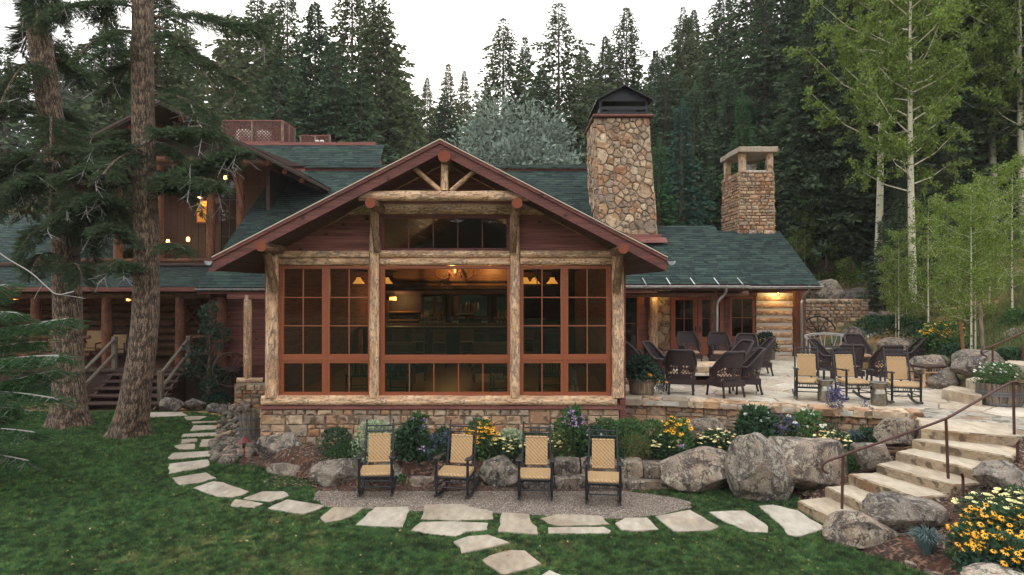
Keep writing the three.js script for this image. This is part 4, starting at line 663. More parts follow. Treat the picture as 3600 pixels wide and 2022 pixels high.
{
  const z0 = -26.0, z1 = -28.1, yb = 5.0, yt = 7.98, L = (v) => 8.62 + 0.018 * v, R = (v) => 10.03 - 0.018 * v;
  const core = new THREE.BoxGeometry(1, 1, 1); { const p = core.attributes.position; for (let i = 0; i < 24; i++) { const v = (p.getY(i) + 0.5) * (yt - yb), a = L(v) + 0.03, b = R(v) - 0.03; p.setXYZ(i, p.getX(i) < 0 ? a : b, yb + v, p.getZ(i) > 0 ? z0 - 0.03 : z1 + 0.03); } core.computeVertexNormals(); }
  add(ch2, 'core', muv(core), M.mortar);
  const o = { maxW: 0.5, minW: 0.14, maxH: 0.2, minH: 0.08, ratio: 3, area: 0.05 }, tones = [0, 1, 2, 3, 6, 8, 5].map((i) => M.stone[i]);
  stoneWall(ch2, ashlar(0, 0, 1.4, yt - yb, o), (u, v, e) => V(lerp(L(v), R(v), u / 1.4), yb + v, z0 - 0.03 + e), { gap: 0.009, depth: 0.06, tones });
  stoneWall(ch2, ashlar(0, 0, 2.1, yt - yb, { ...o, maxW: 0.6 }), (u, v, e) => V(L(v) + 0.03 - e, yb + v, z1 + u), { gap: 0.009, depth: 0.06, tones });
  stoneWall(ch2, ashlar(0, 0, 2.1, yt - yb, { ...o, area: 0.2 }), (u, v, e) => V(R(v) - 0.03 + e, yb + v, z0 - u), { gap: 0.009, depth: 0.06, tones });
  for (const [X, Z] of [[8.82, -26.14], [9.85, -26.14], [8.82, -27.95], [9.85, -27.95]]) add(ch2, 'corner_pillar', chbox(0.24, 0.98, 0.24, 0.02).translate(X, 8.22, Z), M.stone[0]);
  add(ch2, 'cap_slab', slab(rough([[8.6, -25.88], [10.1, -25.88], [10.1, -28.2], [8.6, -28.2]], 0.3, 0.02), 8.71, 8.9, 0.02), M.flag[3]);
  add(ch2, 'flue', lathe([[0.16, 7.95], [0.16, 8.3], [0.24, 8.32], [0.24, 8.38], [0.18, 8.42], [0.18, 8.5], [0, 8.55]], 14).translate(9.35, 0, -27), M.galv);
  add(ch2, 'rim', box2(8.85, 9.85, 7.96, 8.03, -27.95, -26.1), M.chink);
  add(ch2, 'flashing', box2(8.56, 10.08, 5.35, 5.55, -26.02, -25.93), M.plank);
}

// ---------------------------------------------------------------- two-storey wing with balcony and porch
reseed(23);
const lw = thing('balcony_porch_wing', 'dark two storey log wing with upper balcony and long covered porch', 'building');
{
  const s = 94.1, D = 25.5, x = (px) => (px - CX) / s, y = (py) => EYE - (py - CY) / s;
  // upper gable roof
  const PX = -12.5, PYk = 10.2, SL = 0.513, HW = 5.25, zf = -24.2, zb = -33;
  for (const q of [-1, 1]) {
    const X = (d) => PX + q * d, b = (t, u, z0, z1, m, n) => { const P = [[X(0), PYk - t], [X(HW), PYk - SL * HW - t], [X(HW), PYk - SL * HW - u], [X(0), PYk - u]]; add(lw, n, ext(q > 0 ? P.reverse() : P, z1 - z0, z0), m); };
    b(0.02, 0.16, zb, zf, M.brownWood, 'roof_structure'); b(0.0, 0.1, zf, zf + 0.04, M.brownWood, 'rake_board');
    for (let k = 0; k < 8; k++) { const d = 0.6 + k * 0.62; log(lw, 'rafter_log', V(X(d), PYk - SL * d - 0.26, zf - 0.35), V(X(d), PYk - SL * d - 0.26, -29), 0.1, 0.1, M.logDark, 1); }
    const rf = part(lw, 'roof'); shingles(rf, V(X(HW), PYk - SL * HW, zf + 0.04), V(0, 0, -1), V(-q, SL, 0).normalize(), 8.8, HW * Math.sqrt(1 + SL * SL), { exp: 0.18, tab: 0.4 });
  }
  log(lw, 'tie_log', V(x(560), 8.18, -24.7), V((965 - CX) / 97, 8.05, -24.7), 0.14, 0.12, M.logRed, 2, 0.04);
  for (const px of [415, 560, 741, 846]) log(lw, 'balcony_post', V(x(px), 4.3, -D), V(x(px), 8.1, -D), 0.16, 0.15, M.logRed, 0, 0.06);
  for (const [a, b] of [[[820, 585], [850, 726]], [[712, 586], [735, 668]], [[768, 586], [745, 660]]]) log(lw, 'brace', W(...b, 25.2), W(...a, 24.9), 0.075, 0.07, M.logRed, 0, 0.05);
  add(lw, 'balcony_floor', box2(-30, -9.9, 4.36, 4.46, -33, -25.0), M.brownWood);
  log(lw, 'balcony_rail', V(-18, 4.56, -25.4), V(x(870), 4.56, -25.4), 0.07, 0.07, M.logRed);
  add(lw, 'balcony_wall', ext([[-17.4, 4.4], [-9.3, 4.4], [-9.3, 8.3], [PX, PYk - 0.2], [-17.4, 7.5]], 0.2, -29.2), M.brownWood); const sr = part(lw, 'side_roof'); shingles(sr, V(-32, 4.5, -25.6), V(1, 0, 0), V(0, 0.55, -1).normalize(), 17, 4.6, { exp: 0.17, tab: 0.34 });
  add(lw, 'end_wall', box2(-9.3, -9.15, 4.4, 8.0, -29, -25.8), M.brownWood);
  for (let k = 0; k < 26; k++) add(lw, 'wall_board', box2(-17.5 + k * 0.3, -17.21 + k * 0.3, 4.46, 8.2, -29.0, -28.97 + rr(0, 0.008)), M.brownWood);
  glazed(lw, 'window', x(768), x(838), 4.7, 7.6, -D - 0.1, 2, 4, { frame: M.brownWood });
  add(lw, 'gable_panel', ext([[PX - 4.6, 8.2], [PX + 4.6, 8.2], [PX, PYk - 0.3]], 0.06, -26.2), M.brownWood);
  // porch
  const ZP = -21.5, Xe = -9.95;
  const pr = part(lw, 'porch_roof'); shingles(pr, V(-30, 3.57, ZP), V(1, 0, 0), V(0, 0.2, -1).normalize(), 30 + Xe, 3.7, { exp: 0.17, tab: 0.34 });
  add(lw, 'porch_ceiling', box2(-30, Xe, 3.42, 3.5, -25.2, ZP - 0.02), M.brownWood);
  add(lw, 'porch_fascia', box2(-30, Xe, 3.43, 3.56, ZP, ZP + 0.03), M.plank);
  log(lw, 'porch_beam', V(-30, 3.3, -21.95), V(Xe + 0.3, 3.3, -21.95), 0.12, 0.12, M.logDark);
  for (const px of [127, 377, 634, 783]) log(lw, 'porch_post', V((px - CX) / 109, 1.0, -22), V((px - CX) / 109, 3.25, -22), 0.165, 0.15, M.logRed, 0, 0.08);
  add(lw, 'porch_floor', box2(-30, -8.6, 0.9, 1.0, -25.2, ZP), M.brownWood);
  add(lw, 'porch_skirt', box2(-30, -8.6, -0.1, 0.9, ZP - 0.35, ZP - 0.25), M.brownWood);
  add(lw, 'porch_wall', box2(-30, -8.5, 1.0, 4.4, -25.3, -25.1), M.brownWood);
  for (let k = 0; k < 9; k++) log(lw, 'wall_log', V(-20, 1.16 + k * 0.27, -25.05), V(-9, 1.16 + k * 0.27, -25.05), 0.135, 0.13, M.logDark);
  for (const [a, b] of [[-20, -13.6], [-10.4, -9.0]]) for (const Y of [1.38, 1.95]) log(lw, 'rail_log', V(a, Y, -22), V(b, Y, -22), 0.06, 0.06, M.logRed);
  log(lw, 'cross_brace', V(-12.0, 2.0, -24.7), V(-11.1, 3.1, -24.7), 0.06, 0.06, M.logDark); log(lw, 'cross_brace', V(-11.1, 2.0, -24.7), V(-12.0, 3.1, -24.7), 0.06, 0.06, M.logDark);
  // porch steps with railings
  const st = part(lw, 'porch_steps');
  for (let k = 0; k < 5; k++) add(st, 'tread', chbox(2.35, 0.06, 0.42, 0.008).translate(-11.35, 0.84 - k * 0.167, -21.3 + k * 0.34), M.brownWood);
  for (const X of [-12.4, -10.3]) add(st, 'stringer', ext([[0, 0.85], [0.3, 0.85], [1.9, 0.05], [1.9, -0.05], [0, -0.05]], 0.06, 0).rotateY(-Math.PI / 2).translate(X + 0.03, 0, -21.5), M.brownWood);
  for (const [X, Z, t, b] of [[-12.55, -21.55, 2.0, 1.0], [-10.2, -21.55, 2.02, 1.0], [-12.55, -19.9, 1.15, 0], [-10.25, -19.9, 1.12, 0]]) add(st, 'newel_post', chbox(0.14, t - b + 0.04, 0.14, 0.01).translate(X, (t + b) / 2 - 0.02, Z), M.barrelGrey);
  for (const X of [-12.55, -10.22]) for (const o of [0, -0.45]) add(st, 'stair_rail', rod(V(X, 1.92 + o, -21.55), V(X, 1.05 + o, -19.9), 0.05, 0.05, 8), M.barrelGrey);
}

// ---------------------------------------------------------------- trees
M.needle = [[0.078, 0.1, 0.042], [0.06, 0.092, 0.046], [0.1, 0.112, 0.04], [0.056, 0.084, 0.038]].map((c) => M.leaf(...c, 0.2));
M.needlePale = M.leaf(0.2, 0.24, 0.19, 0.25); M.needleSpruce = M.leaf(0.035, 0.085, 0.06, 0.25); M.needleNear = M.leaf(0.062, 0.09, 0.042, 0.3); M.needleYoung = M.leaf(0.045, 0.11, 0.035, 0.3);
M.aspenLeaf = M.leaf(0.145, 0.205, 0.03, 0.45);
class Bits {                                                 // triangles with vertex colours
  constructor() { this.p = []; this.c = []; }
  tri(a, b, c, k) { this.p.push(a.x, a.y, a.z, b.x, b.y, b.z, c.x, c.y, c.z); const q = Array.isArray(k) ? k : [k, k, k]; for (let i = 0; i < 3; i++) this.c.push(...q); }
  quad(a, b, c, d, k) { this.tri(a, b, c, k); this.tri(a, c, d, k); }
  geo() { return tri(this.p, this.c); }
}
const rdir = () => { const z = rr(-1, 1), a = rr(0, 6.283), r = Math.sqrt(1 - z * z); return V(r * Math.cos(a), z, r * Math.sin(a)); };
function spray(B, p, d, len, w, k) { const s = d.clone().cross(rdir()).normalize().multiplyScalar(w), t = p.clone().addScaledVector(d, len), m = p.clone().addScaledVector(d, len * 0.45); B.tri(p, m.clone().add(s), t, k); B.tri(p, t, m.clone().sub(s).addScaledVector(rdir(), w * 0.4), k * 0.95); }
function leaf(B, p, d, len, w, k) { const s = d.clone().cross(rdir()).normalize().multiplyScalar(w), t = p.clone().addScaledVector(d, len), m = p.clone().addScaledVector(d, len * 0.45); B.quad(p, m.clone().add(s), t, m.clone().sub(s), k); }
// unit-height conifer: h metres tall, crown radius R, crown from fraction c0 up
function conifer(h, R, c0, o = {}) {
  const { droop = 0.35, lift = 0.15, gap = 0.5, size = 0.5, pow = 0.85, dead = 0, per = 8 } = o, B = new Bits(), trunk = [], r0 = h * 0.012 + 0.06;
  trunk.push(logGeo(V(0, -0.5, 0), V(0, h * 0.98, 0), r0, 0.02, 0.05, 8));
  for (let y = h * c0; y < h * 0.99; y += gap * rr(0.7, 1.3) * (y > h * 0.85 ? 0.5 : y > h * 0.7 ? 0.75 : 1)) {
    const t = (y - h * c0) / (h * (1 - c0)), base = R * Math.pow(1 - t, pow) * (t < 0.12 ? 0.6 + t * 3.3 : 1), n = Math.max(3, Math.round(per * rr(0.7, 1.2))), sz = size * lerp(1, 0.42, smooth(0.5, 1, t));
    const a0 = rr(0, 6.28);
    for (let k = 0; k < n; k++) {
      const a = a0 + k / n * 6.283 + rr(-0.3, 0.3), L = Math.max(0.22, base * rr(0.5, 1.12) * (0.78 + 0.35 * n3(y * 0.55, Math.cos(a) * 1.3, Math.sin(a) * 1.3, 17))), d = V(Math.cos(a), 0, Math.sin(a)), side = V(-d.z, 0, d.x);
      const at = (s) => d.clone().multiplyScalar(s * L).add(V(0, y + (lift * s - droop * s * s) * L, 0));
      if (L > 1.0) trunk.push(rod(V(0, y, 0), at(0.7), 0.02 + L * 0.006, 0.008, 3, true));
      const m = Math.max(3, Math.ceil(L / sz * 1.7));
      for (let i = 0; i < m; i++) {
        const s = lerp(0.12, 1, (i + rnd() * 0.7) / m), p = at(s), wide = (1 - s) * L * 0.45 + 0.12;
        for (let j = 0; j < 3; j++) { const q = (j - 1) * rr(0.3, 1), pp = p.clone().addScaledVector(side, q * wide * 0.6).add(V(0, -Math.abs(q) * wide * 0.2 + rr(-0.08, 0.08), 0)), dd = d.clone().multiplyScalar(rr(0.5, 1)).addScaledVector(side, q * 0.8).add(V(0, rr(-0.55, 0.25), 0)).normalize(); spray(B, pp, dd, sz * rr(0.7, 1.3), sz * rr(0.18, 0.32), rr(0.6, 1.45)); }
      }
    }
  }
  for (let i = 0; i < 5; i++) spray(B, V(0, h * 0.97, 0), V(rr(-0.2, 0.2), 1, rr(-0.2, 0.2)).normalize(), 0.5, 0.06, 1);
  for (let i = 0; i < dead; i++) { const y = h * rr(0.06, Math.max(0.1, c0)), a = rr(0, 6.28), L = rr(0.6, 1.8); trunk.push(tube([V(0, y, 0), V(Math.cos(a) * L * 0.6, y + rr(0, 0.2), Math.sin(a) * L * 0.6), V(Math.cos(a) * L, y - rr(0.1, 0.6), Math.sin(a) * L)], 0.014, 5, 3)); }
  return { h, trunk: merge(trunk), crown: B.geo() };
}
reseed(30);
const CON = [conifer(20, 7.6, 0.14, { pow: 0.85 }), conifer(22, 8.8, 0.2, { droop: 0.42, gap: 0.64, dead: 14, pow: 0.82, per: 7 }), conifer(18, 6.8, 0.08, { lift: 0.3, gap: 0.5, pow: 0.92 }), conifer(24, 8.4, 0.3, { gap: 0.72, dead: 22, pow: 0.74, per: 7 }), conifer(21, 9.0, 0.1, { droop: 0.25, gap: 0.6, pow: 0.8 }), conifer(23, 9.0, 0.16, { droop: 0.4, gap: 0.7, pow: 0.7, lift: 0.25, dead: 10 })];
const FAR = [conifer(20, 7.6, 0.12, { gap: 1.0, size: 0.8, per: 7 }), conifer(22, 8.6, 0.15, { gap: 1.1, size: 0.85, pow: 0.75, per: 7 })];
const SPR = [conifer(8, 1.9, 0.02, { size: 0.24, gap: 0.24, lift: 0.35, droop: 0.3, per: 7 }), conifer(7, 1.5, 0.03, { size: 0.22, gap: 0.22, lift: 0.45, droop: 0.25, per: 7 })];
function plantTree(C, name, label, group, x, D, height, mat, wide = 1, y) {
  const t = thing(name, label, 'tree', group, V(x, y ?? H(x, D) - 0.1, -D), rr(0, 6.28)), k = height / C.h; t.scale.set(k * wide, k, k * wide);
  add(t, 'trunk', C.trunk, M.barkFar); add(t, 'crown', C.crown, mat); return t;
}
// [top px, top py, distance, prototype, tone, width]
const skyline = [
  [391, 5, 44, 0, 3, 0.9], [560, -90, 40, 4, 0, 0.9], [640, 60, 50, 1, 0, 1], [905, -60, 47, 1, 0, 1], [1010, -70, 43, 3, 0, 0.95], [1108, -10, 40, 0, 1, 1], [1238, -110, 46, 1, 0, 1], [1330, -60, 42, 4, 0, 0.85], [1385, 150, 52, 0, 2, 0.85], [1180, 130, 38, 4, 1, 0.9], [980, 190, 36.5, 2, 1, 1.1],
  [1502, 262, 70, 0, 2, 0.8], [1576, 218, 64, 2, 2, 0.9], [1632, 238, 72, 0, 2, 0.7], [1456, 330, 60, 4, 1, 0.9], [1690, 350, 56, 4, 2, 1], [1562, 330, 52, 4, 1, 1.15],
  [1769, 48, 58, 1, 0, 1.05], [1846, 122, 60, 2, 1, 0.8], [1964, -6, 54, 3, 0, 1.1], [1905, 230, 50, 4, 1, 1.05], [2050, 150, 62, 0, 0, 1], [2128, 112, 58, 0, 1, 0.8], [2203, 12, 56, 4, 0, 0.85], [2305, 170, 60, 2, 1, 1], [2402, 8, 54, 1, 0, 0.85], [2440, 20, 57, 0, 0, 0.8], [2340, 150, 48, 3, 1, 1], [2110, 300, 46, 4, 1, 1.1],
  [2545, -60, 50, 4, 0, 0.95], [2640, -160, 46, 1, 3, 1], [2750, -240, 48, 4, 3, 1.05], [2690, -60, 42, 3, 3, 1], [2830, -200, 42, 0, 3, 1.1], [2490, 200, 44, 4, 1, 1.0], [2920, -320, 44, 1, 3, 1.1], [3020, -260, 38, 4, 3, 1], [3110, -420, 42, 0, 3, 1.2], [3240, -380, 40, 4, 3, 1.1], [3330, -300, 34, 1, 3, 1], [3430, -420, 38, 4, 3, 1.1], [3540, -360, 33, 0, 3, 1.15], [3660, -420, 34, 4, 3, 1.2],
  [2570, 260, 38, 0, 1, 1], [1270, 250, 37, 2, 1, 1.1],
];

for (const [px, py, D, c, tone, w] of skyline) {
  const x = (px - CX) / F * D, top = EYE + (CY - py) / F * D, h = top - H(x, D);
  plantTree(CON[c], 'conifer_tree', px < 800 ? 'tall dark conifer standing behind the balcony wing' : px < 1400 ? 'tall fir in the dense stand behind the main roof' : px < 1720 ? 'shorter distant fir in the gap of open sky beside the tall stand' : px < 2480 ? 'tall fir rising behind the big stone chimney' : 'dark tall fir in the shaded forest on the hillside', px < 800 ? 'conifers behind the balcony wing' : px < 1400 ? 'firs behind the main roof' : px < 1720 ? 'distant firs in the sky gap' : px < 2480 ? 'firs behind the chimneys' : 'hillside forest firs', x, D, h, M.needle[tone], w);
}
reseed(31);
{ // fill the hillside behind with further trees
  let n = 0; for (let t = 0; t < 400 && n < 46; t++) { const D = rr(62, 105), px = rr(-200, 3700), x = (px - CX) / F * D; if (px > 1400 && px < 1640 && D < 85) continue; const h = px > 1380 && px < 1680 ? rr(7, 10) : px < 1400 || px > 2500 ? rr(16, 23) : rr(11, 17); plantTree(pick(FAR), 'conifer_tree', px < 1640 ? 'farther fir in the forest behind the main roof' : 'farther fir in the forest behind the chimneys', 'farther hillside firs', x, D, h, pick(M.needle), rr(0.85, 1.15)); n++; }
  n = 0; for (let t = 0; t < 200 && n < 22; t++) { const D = rr(27, 37), px = rr(3080, 3800), x = (px - CX) / F * D; plantTree(pick(SPR), 'spruce_tree', 'dark young spruce in the shaded understory behind the aspens', 'understory spruces', x, D, rr(2.5, 6), M.needle[pick([1, 3])], rr(1.1, 1.5)); n++; }
  n = 0; for (let t = 0; t < 200 && n < 16; t++) { const D = rr(32, 44), px = rr(2750, 3750), x = (px - CX) / F * D; plantTree(pick(CON), 'conifer_tree', 'shaded fir among the trunks behind the aspens', 'firs behind the aspens', x, D, rr(11, 17), M.needle[3], rr(0.9, 1.2)); n++; }
}
// blue spruces and pale rounded trees near the roofs
for (const [px, py, D, c, m, lab] of [[2397, 360, 33, 0, M.needleSpruce, 'young blue green spruce between the two chimneys'], [2316, 500, 31.5, 1, M.needleYoung, 'smaller fresh green spruce beside the tall chimney'], [2850, 372, 37, 0, M.needleSpruce, 'blue green spruce above the end of the patio roof'], [2760, 300, 40, 1, M.needle[2], 'slim spruce behind the squat chimney'], [2965, 480, 38, 1, M.needleSpruce, 'small spruce on the hillside beside the white trunks'], [2440, 300, 36, 0, M.needle[1], 'dark spruce tucked behind the young blue spruce'], [2610, 330, 35, 0, M.needleYoung, 'yellowish green spruce behind the squat chimney']]) {
  const x = (px - CX) / F * D, top = EYE + (CY - py) / F * D; plantTree(SPR[c], 'spruce_tree', lab, 'young spruces', x, D, top - H(x, D), m, 1.05);
}
function roundTree(h, R, n, leafL, leafW, o = {}) {          // broad crown of many small clumps on limbs
  const B = new Bits(), tr = [logGeo(V(0, -0.3, 0), V(0, h * 0.7, 0), 0.12, 0.04, 0.06, 8)], lobes = [];
  for (let i = 0; i < (o.lobes ?? 26); i++) { const y = h * rr(0.12, 0.95), r = R * Math.sin(Math.PI * Math.pow(clamp(y / h, 0.05, 1), o.top ?? 1.2)) * rr(0.3, 0.95), a = rr(0, 6.28), c = V(Math.cos(a) * r, y, Math.sin(a) * r); lobes.push([c, rr(0.5, 1) * R * 0.42]); tr.push(rod(V(0, y * 0.6, 0), c, 0.03, 0.01, 4, true)); }
  for (let i = 0; i < n; i++) { const [c, r] = pick(lobes), d = rdir(), p = c.clone().addScaledVector(d, r * Math.cbrt(rnd()) * rr(0.7, 1.15)); leaf(B, p, d.multiplyScalar(0.6).add(V(0, rr(-0.4, 0.5), 0)).add(rdir().multiplyScalar(0.5)).normalize(), leafL * rr(0.6, 1.3), leafW * rr(0.7, 1.3), rr(0.65, 1.4)); }
  return { h, trunk: merge(tr), crown: B.geo() };
}
{
  const C = roundTree(7, 2.5, 17000, 0.17, 0.04, { lobes: 54, top: 0.8 });
  for (const [px, py, D, lab] of [[1745, 335, 36, 'pale silvery juniper tree behind the gable peak'], [1858, 352, 35, 'broad silvery juniper tree beside the tall chimney']]) { const x = (px - CX) / F * D, top = EYE + (CY - py) / F * D; plantTree(C, 'juniper_tree', lab, null, x, D, top - H(x, D) + 0.3, M.needlePale, 1.0); }
}
// aspens: pale trunks, forked limbs, fluttering leaves
function aspen(h, R, c0, n, limbs, leafS = 0.085) {
  const B = new Bits(), tr = [], tips = [], bend = [rr(-0.3, 0.3), rr(-0.3, 0.3)], axis = (t) => V(bend[0] * Math.sin(t * 2.6) * h * 0.035, t * h, bend[1] * Math.sin(t * 3) * h * 0.035), r0 = h < 8 ? h * 0.0062 : h * 0.0115;
  for (let i = 0; i < 12; i++) tr.push(logGeo(axis(i / 12 - (i ? 0 : 0.03)), axis((i + 1) / 12 + 0.005), r0 * (1 - i / 13), r0 * (1 - (i + 1) / 13), 0.04, 9));
  for (let k = 0; k < limbs; k++) {
    const t = lerp(c0, 0.97, (k + rnd()) / limbs), a = k * 2.4 + rr(-0.5, 0.5), L = R * rr(0.55, 1.1) * (t > 0.75 ? 1.5 - t * 0.9 : 1), p0 = axis(t), up = rr(0.35, 0.9), p1 = p0.clone().add(V(Math.cos(a) * L * 0.5, up * L * 0.35, Math.sin(a) * L * 0.5)), p2 = p0.clone().add(V(Math.cos(a) * L, up * L, Math.sin(a) * L));
    tr.push(rod(p0, p1, r0 * 0.2, r0 * 0.12, 6, true), rod(p1, p2, r0 * 0.12, r0 * 0.03, 5, true)); const cv = new THREE.QuadraticBezierCurve3(p0, p1, p2);
    for (let i = 0; i < 9; i++) { const q = cv.getPoint(i < 2 ? 1 : rr(0.3, 1)), e = q.clone().add(rdir().multiplyScalar(L * 0.34)).add(V(0, 0.05, 0)); if (i < 3) tr.push(rod(q, e, 0.008, 0.004, 3, true)); tips.push([q, e]); }
  }
  for (let i = 0; i < n; i++) { const [q, e] = pick(tips), p = q.clone().lerp(e, rr(0.1, 1.1)).add(rdir().multiplyScalar(rr(0.02, 0.22))); leaf(B, p, rdir().add(V(0, -0.5, 0)).normalize(), leafS * rr(0.7, 1.25), leafS * 0.42, rr(0.6, 1.5)); }
  return { h, trunk: merge(tr), crown: B.geo() };
}
reseed(33);
{
  const A = [aspen(15, 2.6, 0.4, 25000, 44, 0.12), aspen(15, 2.3, 0.28, 25000, 48, 0.12), aspen(6, 1.2, 0.2, 7000, 30, 0.07), aspen(5, 0.9, 0.16, 5000, 26, 0.065)];
  const put = (c, px, py, D, h, m, lab, group, w = 1) => { const x = (px - CX) / F * D, y = EYE - (py - CY) / F * D, t = thing('aspen_tree', lab, 'tree', group, V(x, Math.min(y, H(x, D) + 0.25), -D), rr(0, 6.28)), k = h / A[c].h; t.scale.set(k * w, k, k * w); add(t, 'trunk', A[c].trunk, M.aspen); add(t, 'crown', A[c].crown, m); };
  put(0, 3085, 935, 29, 15.5, M.aspenLeaf, 'tall white barked aspen with sunlit yellow green leaves above the dry slope', null, 1.0);
  put(1, 3210, 985, 26, 14.5, M.aspenLeaf, 'tall white barked aspen standing in front of the dark firs', null, 0.9);
  for (const [px, py, D, h] of [[3385, 800, 33, 14], [3500, 850, 31, 15], [3300, 780, 36, 15], [3600, 700, 30, 15], [3420, 700, 40, 17]]) put(pick([0, 1]), px, py, D, h, M.aspenLeaf, 'tall aspen in shade among the hillside firs', 'shaded aspens');
  for (const [px, py, D, h, c] of [[3415, 1248, 17.2, 4.3, 2], [3430, 1235, 17.6, 3.6, 3], [3265, 1190, 20.5, 4.2, 3], [3160, 1180, 22, 3.4, 3], [3150, 1178, 22.4, 2.8, 3], [3370, 1160, 21.5, 4.0, 2], [3560, 1130, 19.5, 4.6, 2], [3480, 1100, 22, 4.4, 3]]) put(c, px, py, D, h, M.aspenLeaf, 'slender young aspen with thin white stem beside the boulders', 'young aspens');
  for (const [px, py, D, h] of [[2830, 830, 33, 4.2], [2800, 850, 32, 3.2], [2585, 800, 30.5, 3.6], [2540, 790, 31, 2.8]]) put(3, px, py, D, h, M.aspenLeaf, px > 2700 ? 'small leafy sapling behind the wire fence' : 'small leafy sapling rising behind the patio roof ridge', px > 2700 ? 'fence saplings' : 'roof edge saplings');
}
// ---- the two great conifers in front of the porch: furrowed trunks, drooping boughs of fine twigs
function twigGeo(L, n, nl, w) { const B = new Bits(); B.tri(V(-0.003, 0, 0), V(0.003, 0, 0), V(0, 0, L), 0.5); for (let i = 0; i < n; i++) { const z = L * (i + 0.5) / n, a = i * 2.4, p = V(0, 0, z), d = V(Math.cos(a), Math.sin(a) * 0.7, 0.8).normalize(), s = V(-Math.sin(a), Math.cos(a), 0).multiplyScalar(w), k = 0.75 + 0.5 * hash2(i, 3, 7); B.tri(p.clone().sub(s), p.clone().add(s), p.clone().addScaledVector(d, nl), k); } return B.geo(); }
const TWIG = twigGeo(0.24, 34, 0.055, 0.006);
function boughs(t, list, mat, twigScale, woodMat, perM, dead, thin = 1) { // list: [start, mid, end] curves in the tree's own space
  const mats = [], cols = [], wood = [], gone = [], m = new THREE.Matrix4(), q = new THREE.Quaternion();
  for (const [a, b, c, dens = 1] of list) {
    const cv = new THREE.QuadraticBezierCurve3(a, b, c), L = cv.getLength(); wood.push(plain(new THREE.TubeGeometry(cv, 10, (0.018 + L * 0.006) * thin, 5)));
    const n = Math.ceil(L * perM * dens), Y = V(0, 1, 0);
    for (let i = 0; i < n; i++) {                              // flat fans of twigs on side branchlets
      const s = lerp(0.16, 1, Math.pow(rnd(), 0.85)), p = cv.getPoint(s), tg = cv.getTangent(s), sg = rnd() < 0.5 ? 1 : -1, side = V(-tg.z, 0, tg.x).normalize().multiplyScalar(sg), wide = rr(0.5, 1.1) * (0.16 + 0.5 * (1 - s) + 0.12) * Math.min(1.1, 0.35 + L * 0.3);
      const dir = tg.clone().multiplyScalar(rr(0.3, 0.8)).addScaledVector(side, 1).add(V(0, rr(-0.3, 0.12), 0)).normalize(), e = p.clone().addScaledVector(dir, wide).add(V(0, -rr(0.02, 0.16) * (1 + wide), 0)), k0 = rr(0.65, 1.4);
      if (i % 3 === 0) wood.push(rod(p, e, 0.005, 0.002, 3, true));
      const across = dir.clone().cross(Y).normalize(), m2 = Math.max(3, Math.round(wide / 0.055));
      for (let j = 0; j < m2; j++) {
        const f = (j + 0.7) / m2, q0 = p.clone().lerp(e, f).add(V(0, rr(-0.02, 0.02), 0)), last = j === m2 - 1, d = dir.clone().addScaledVector(across, last ? 0 : (j % 2 ? 1 : -1) * rr(0.6, 1.1)).add(V(0, rr(-0.35, 0.2), 0)).normalize();
        q.setFromUnitVectors(V(0, 0, 1), d); q.multiply(new THREE.Quaternion().setFromAxisAngle(V(0, 0, 1), rr(0, 6.28))); const k = twigScale * rr(0.6, 1.15); m.compose(q0, q, V(k, k, k)); mats.push(m.clone()); cols.push(k0 * rr(0.85, 1.15));
      }
      if (dead && rnd() < 0.028) { const f = e.clone().add(V(rr(-0.3, 0.3), -rr(0.15, 0.5), rr(-0.2, 0.3))); gone.push(tube([p, e, f], 0.008, 6, 3)); for (let j = 0; j < 4; j++) { const g = e.clone().lerp(f, rr(0.1, 0.9)); gone.push(rod(g, g.clone().add(V(rr(-0.28, 0.28), -rr(0.0, 0.3), rr(-0.15, 0.15))), 0.005, 0.003, 3, true)); } }
    }
  }
  const I = new THREE.InstancedMesh(TWIG, mat, mats.length); I.name = 'crown'; I.castShadow = I.receiveShadow = true; I.userData.kind = 'stuff'; mats.forEach((x, i) => { I.setMatrixAt(i, x); I.setColorAt(i, new THREE.Color().setRGB(cols[i], cols[i], cols[i] * 0.95)); }); t.add(I);
  add(t, 'branches', merge(wood), woodMat); if (gone.length) add(t, 'dead_twigs', merge(gone), M.deadTwig);
}
function greatTrunk(t, pts, rs, flare) {                      // pts: [x, y, z] up the stem, rs radii
  const cv = new THREE.CatmullRomCurve3(pts), n = 90, seg = 28, pos = [], uv = [], idx = [];
  for (let i = 0; i <= n; i++) { const s = i / n, c = cv.getPoint(s), r = lerp(rs[0], rs[1], s) + flare * Math.exp(-c.y * 2.2); for (let k = 0; k <= seg; k++) { const a = (k % seg) / seg * 6.28318, q = r * (1 + 0.05 * fb3(Math.cos(a) * 3, c.y * 0.8, Math.sin(a) * 3, 71, 3) + flare * 0.9 * Math.exp(-c.y * 2.6) * Math.sin(a * 5 + 1) + 0.035 * n3(Math.cos(a) * 9, c.y * 2.5, Math.sin(a) * 9, 5)); pos.push(c.x + Math.cos(a) * q, c.y, c.z + Math.sin(a) * q); uv.push(k / seg * 2, c.y); } }
  for (let i = 0; i < n; i++) for (let k = 0; k < seg; k++) { const a = i * (seg + 1) + k, b = a + seg + 1; idx.push(a, b, a + 1, b, b + 1, a + 1); }
  const g = new THREE.BufferGeometry(); g.setAttribute('position', new THREE.Float32BufferAttribute(pos, 3)); g.setAttribute('uv', new THREE.Float32BufferAttribute(uv, 2)); g.setIndex(idx); g.computeVertexNormals();
  add(t, 'trunk', plain(g), M.bark);
}
reseed(34);
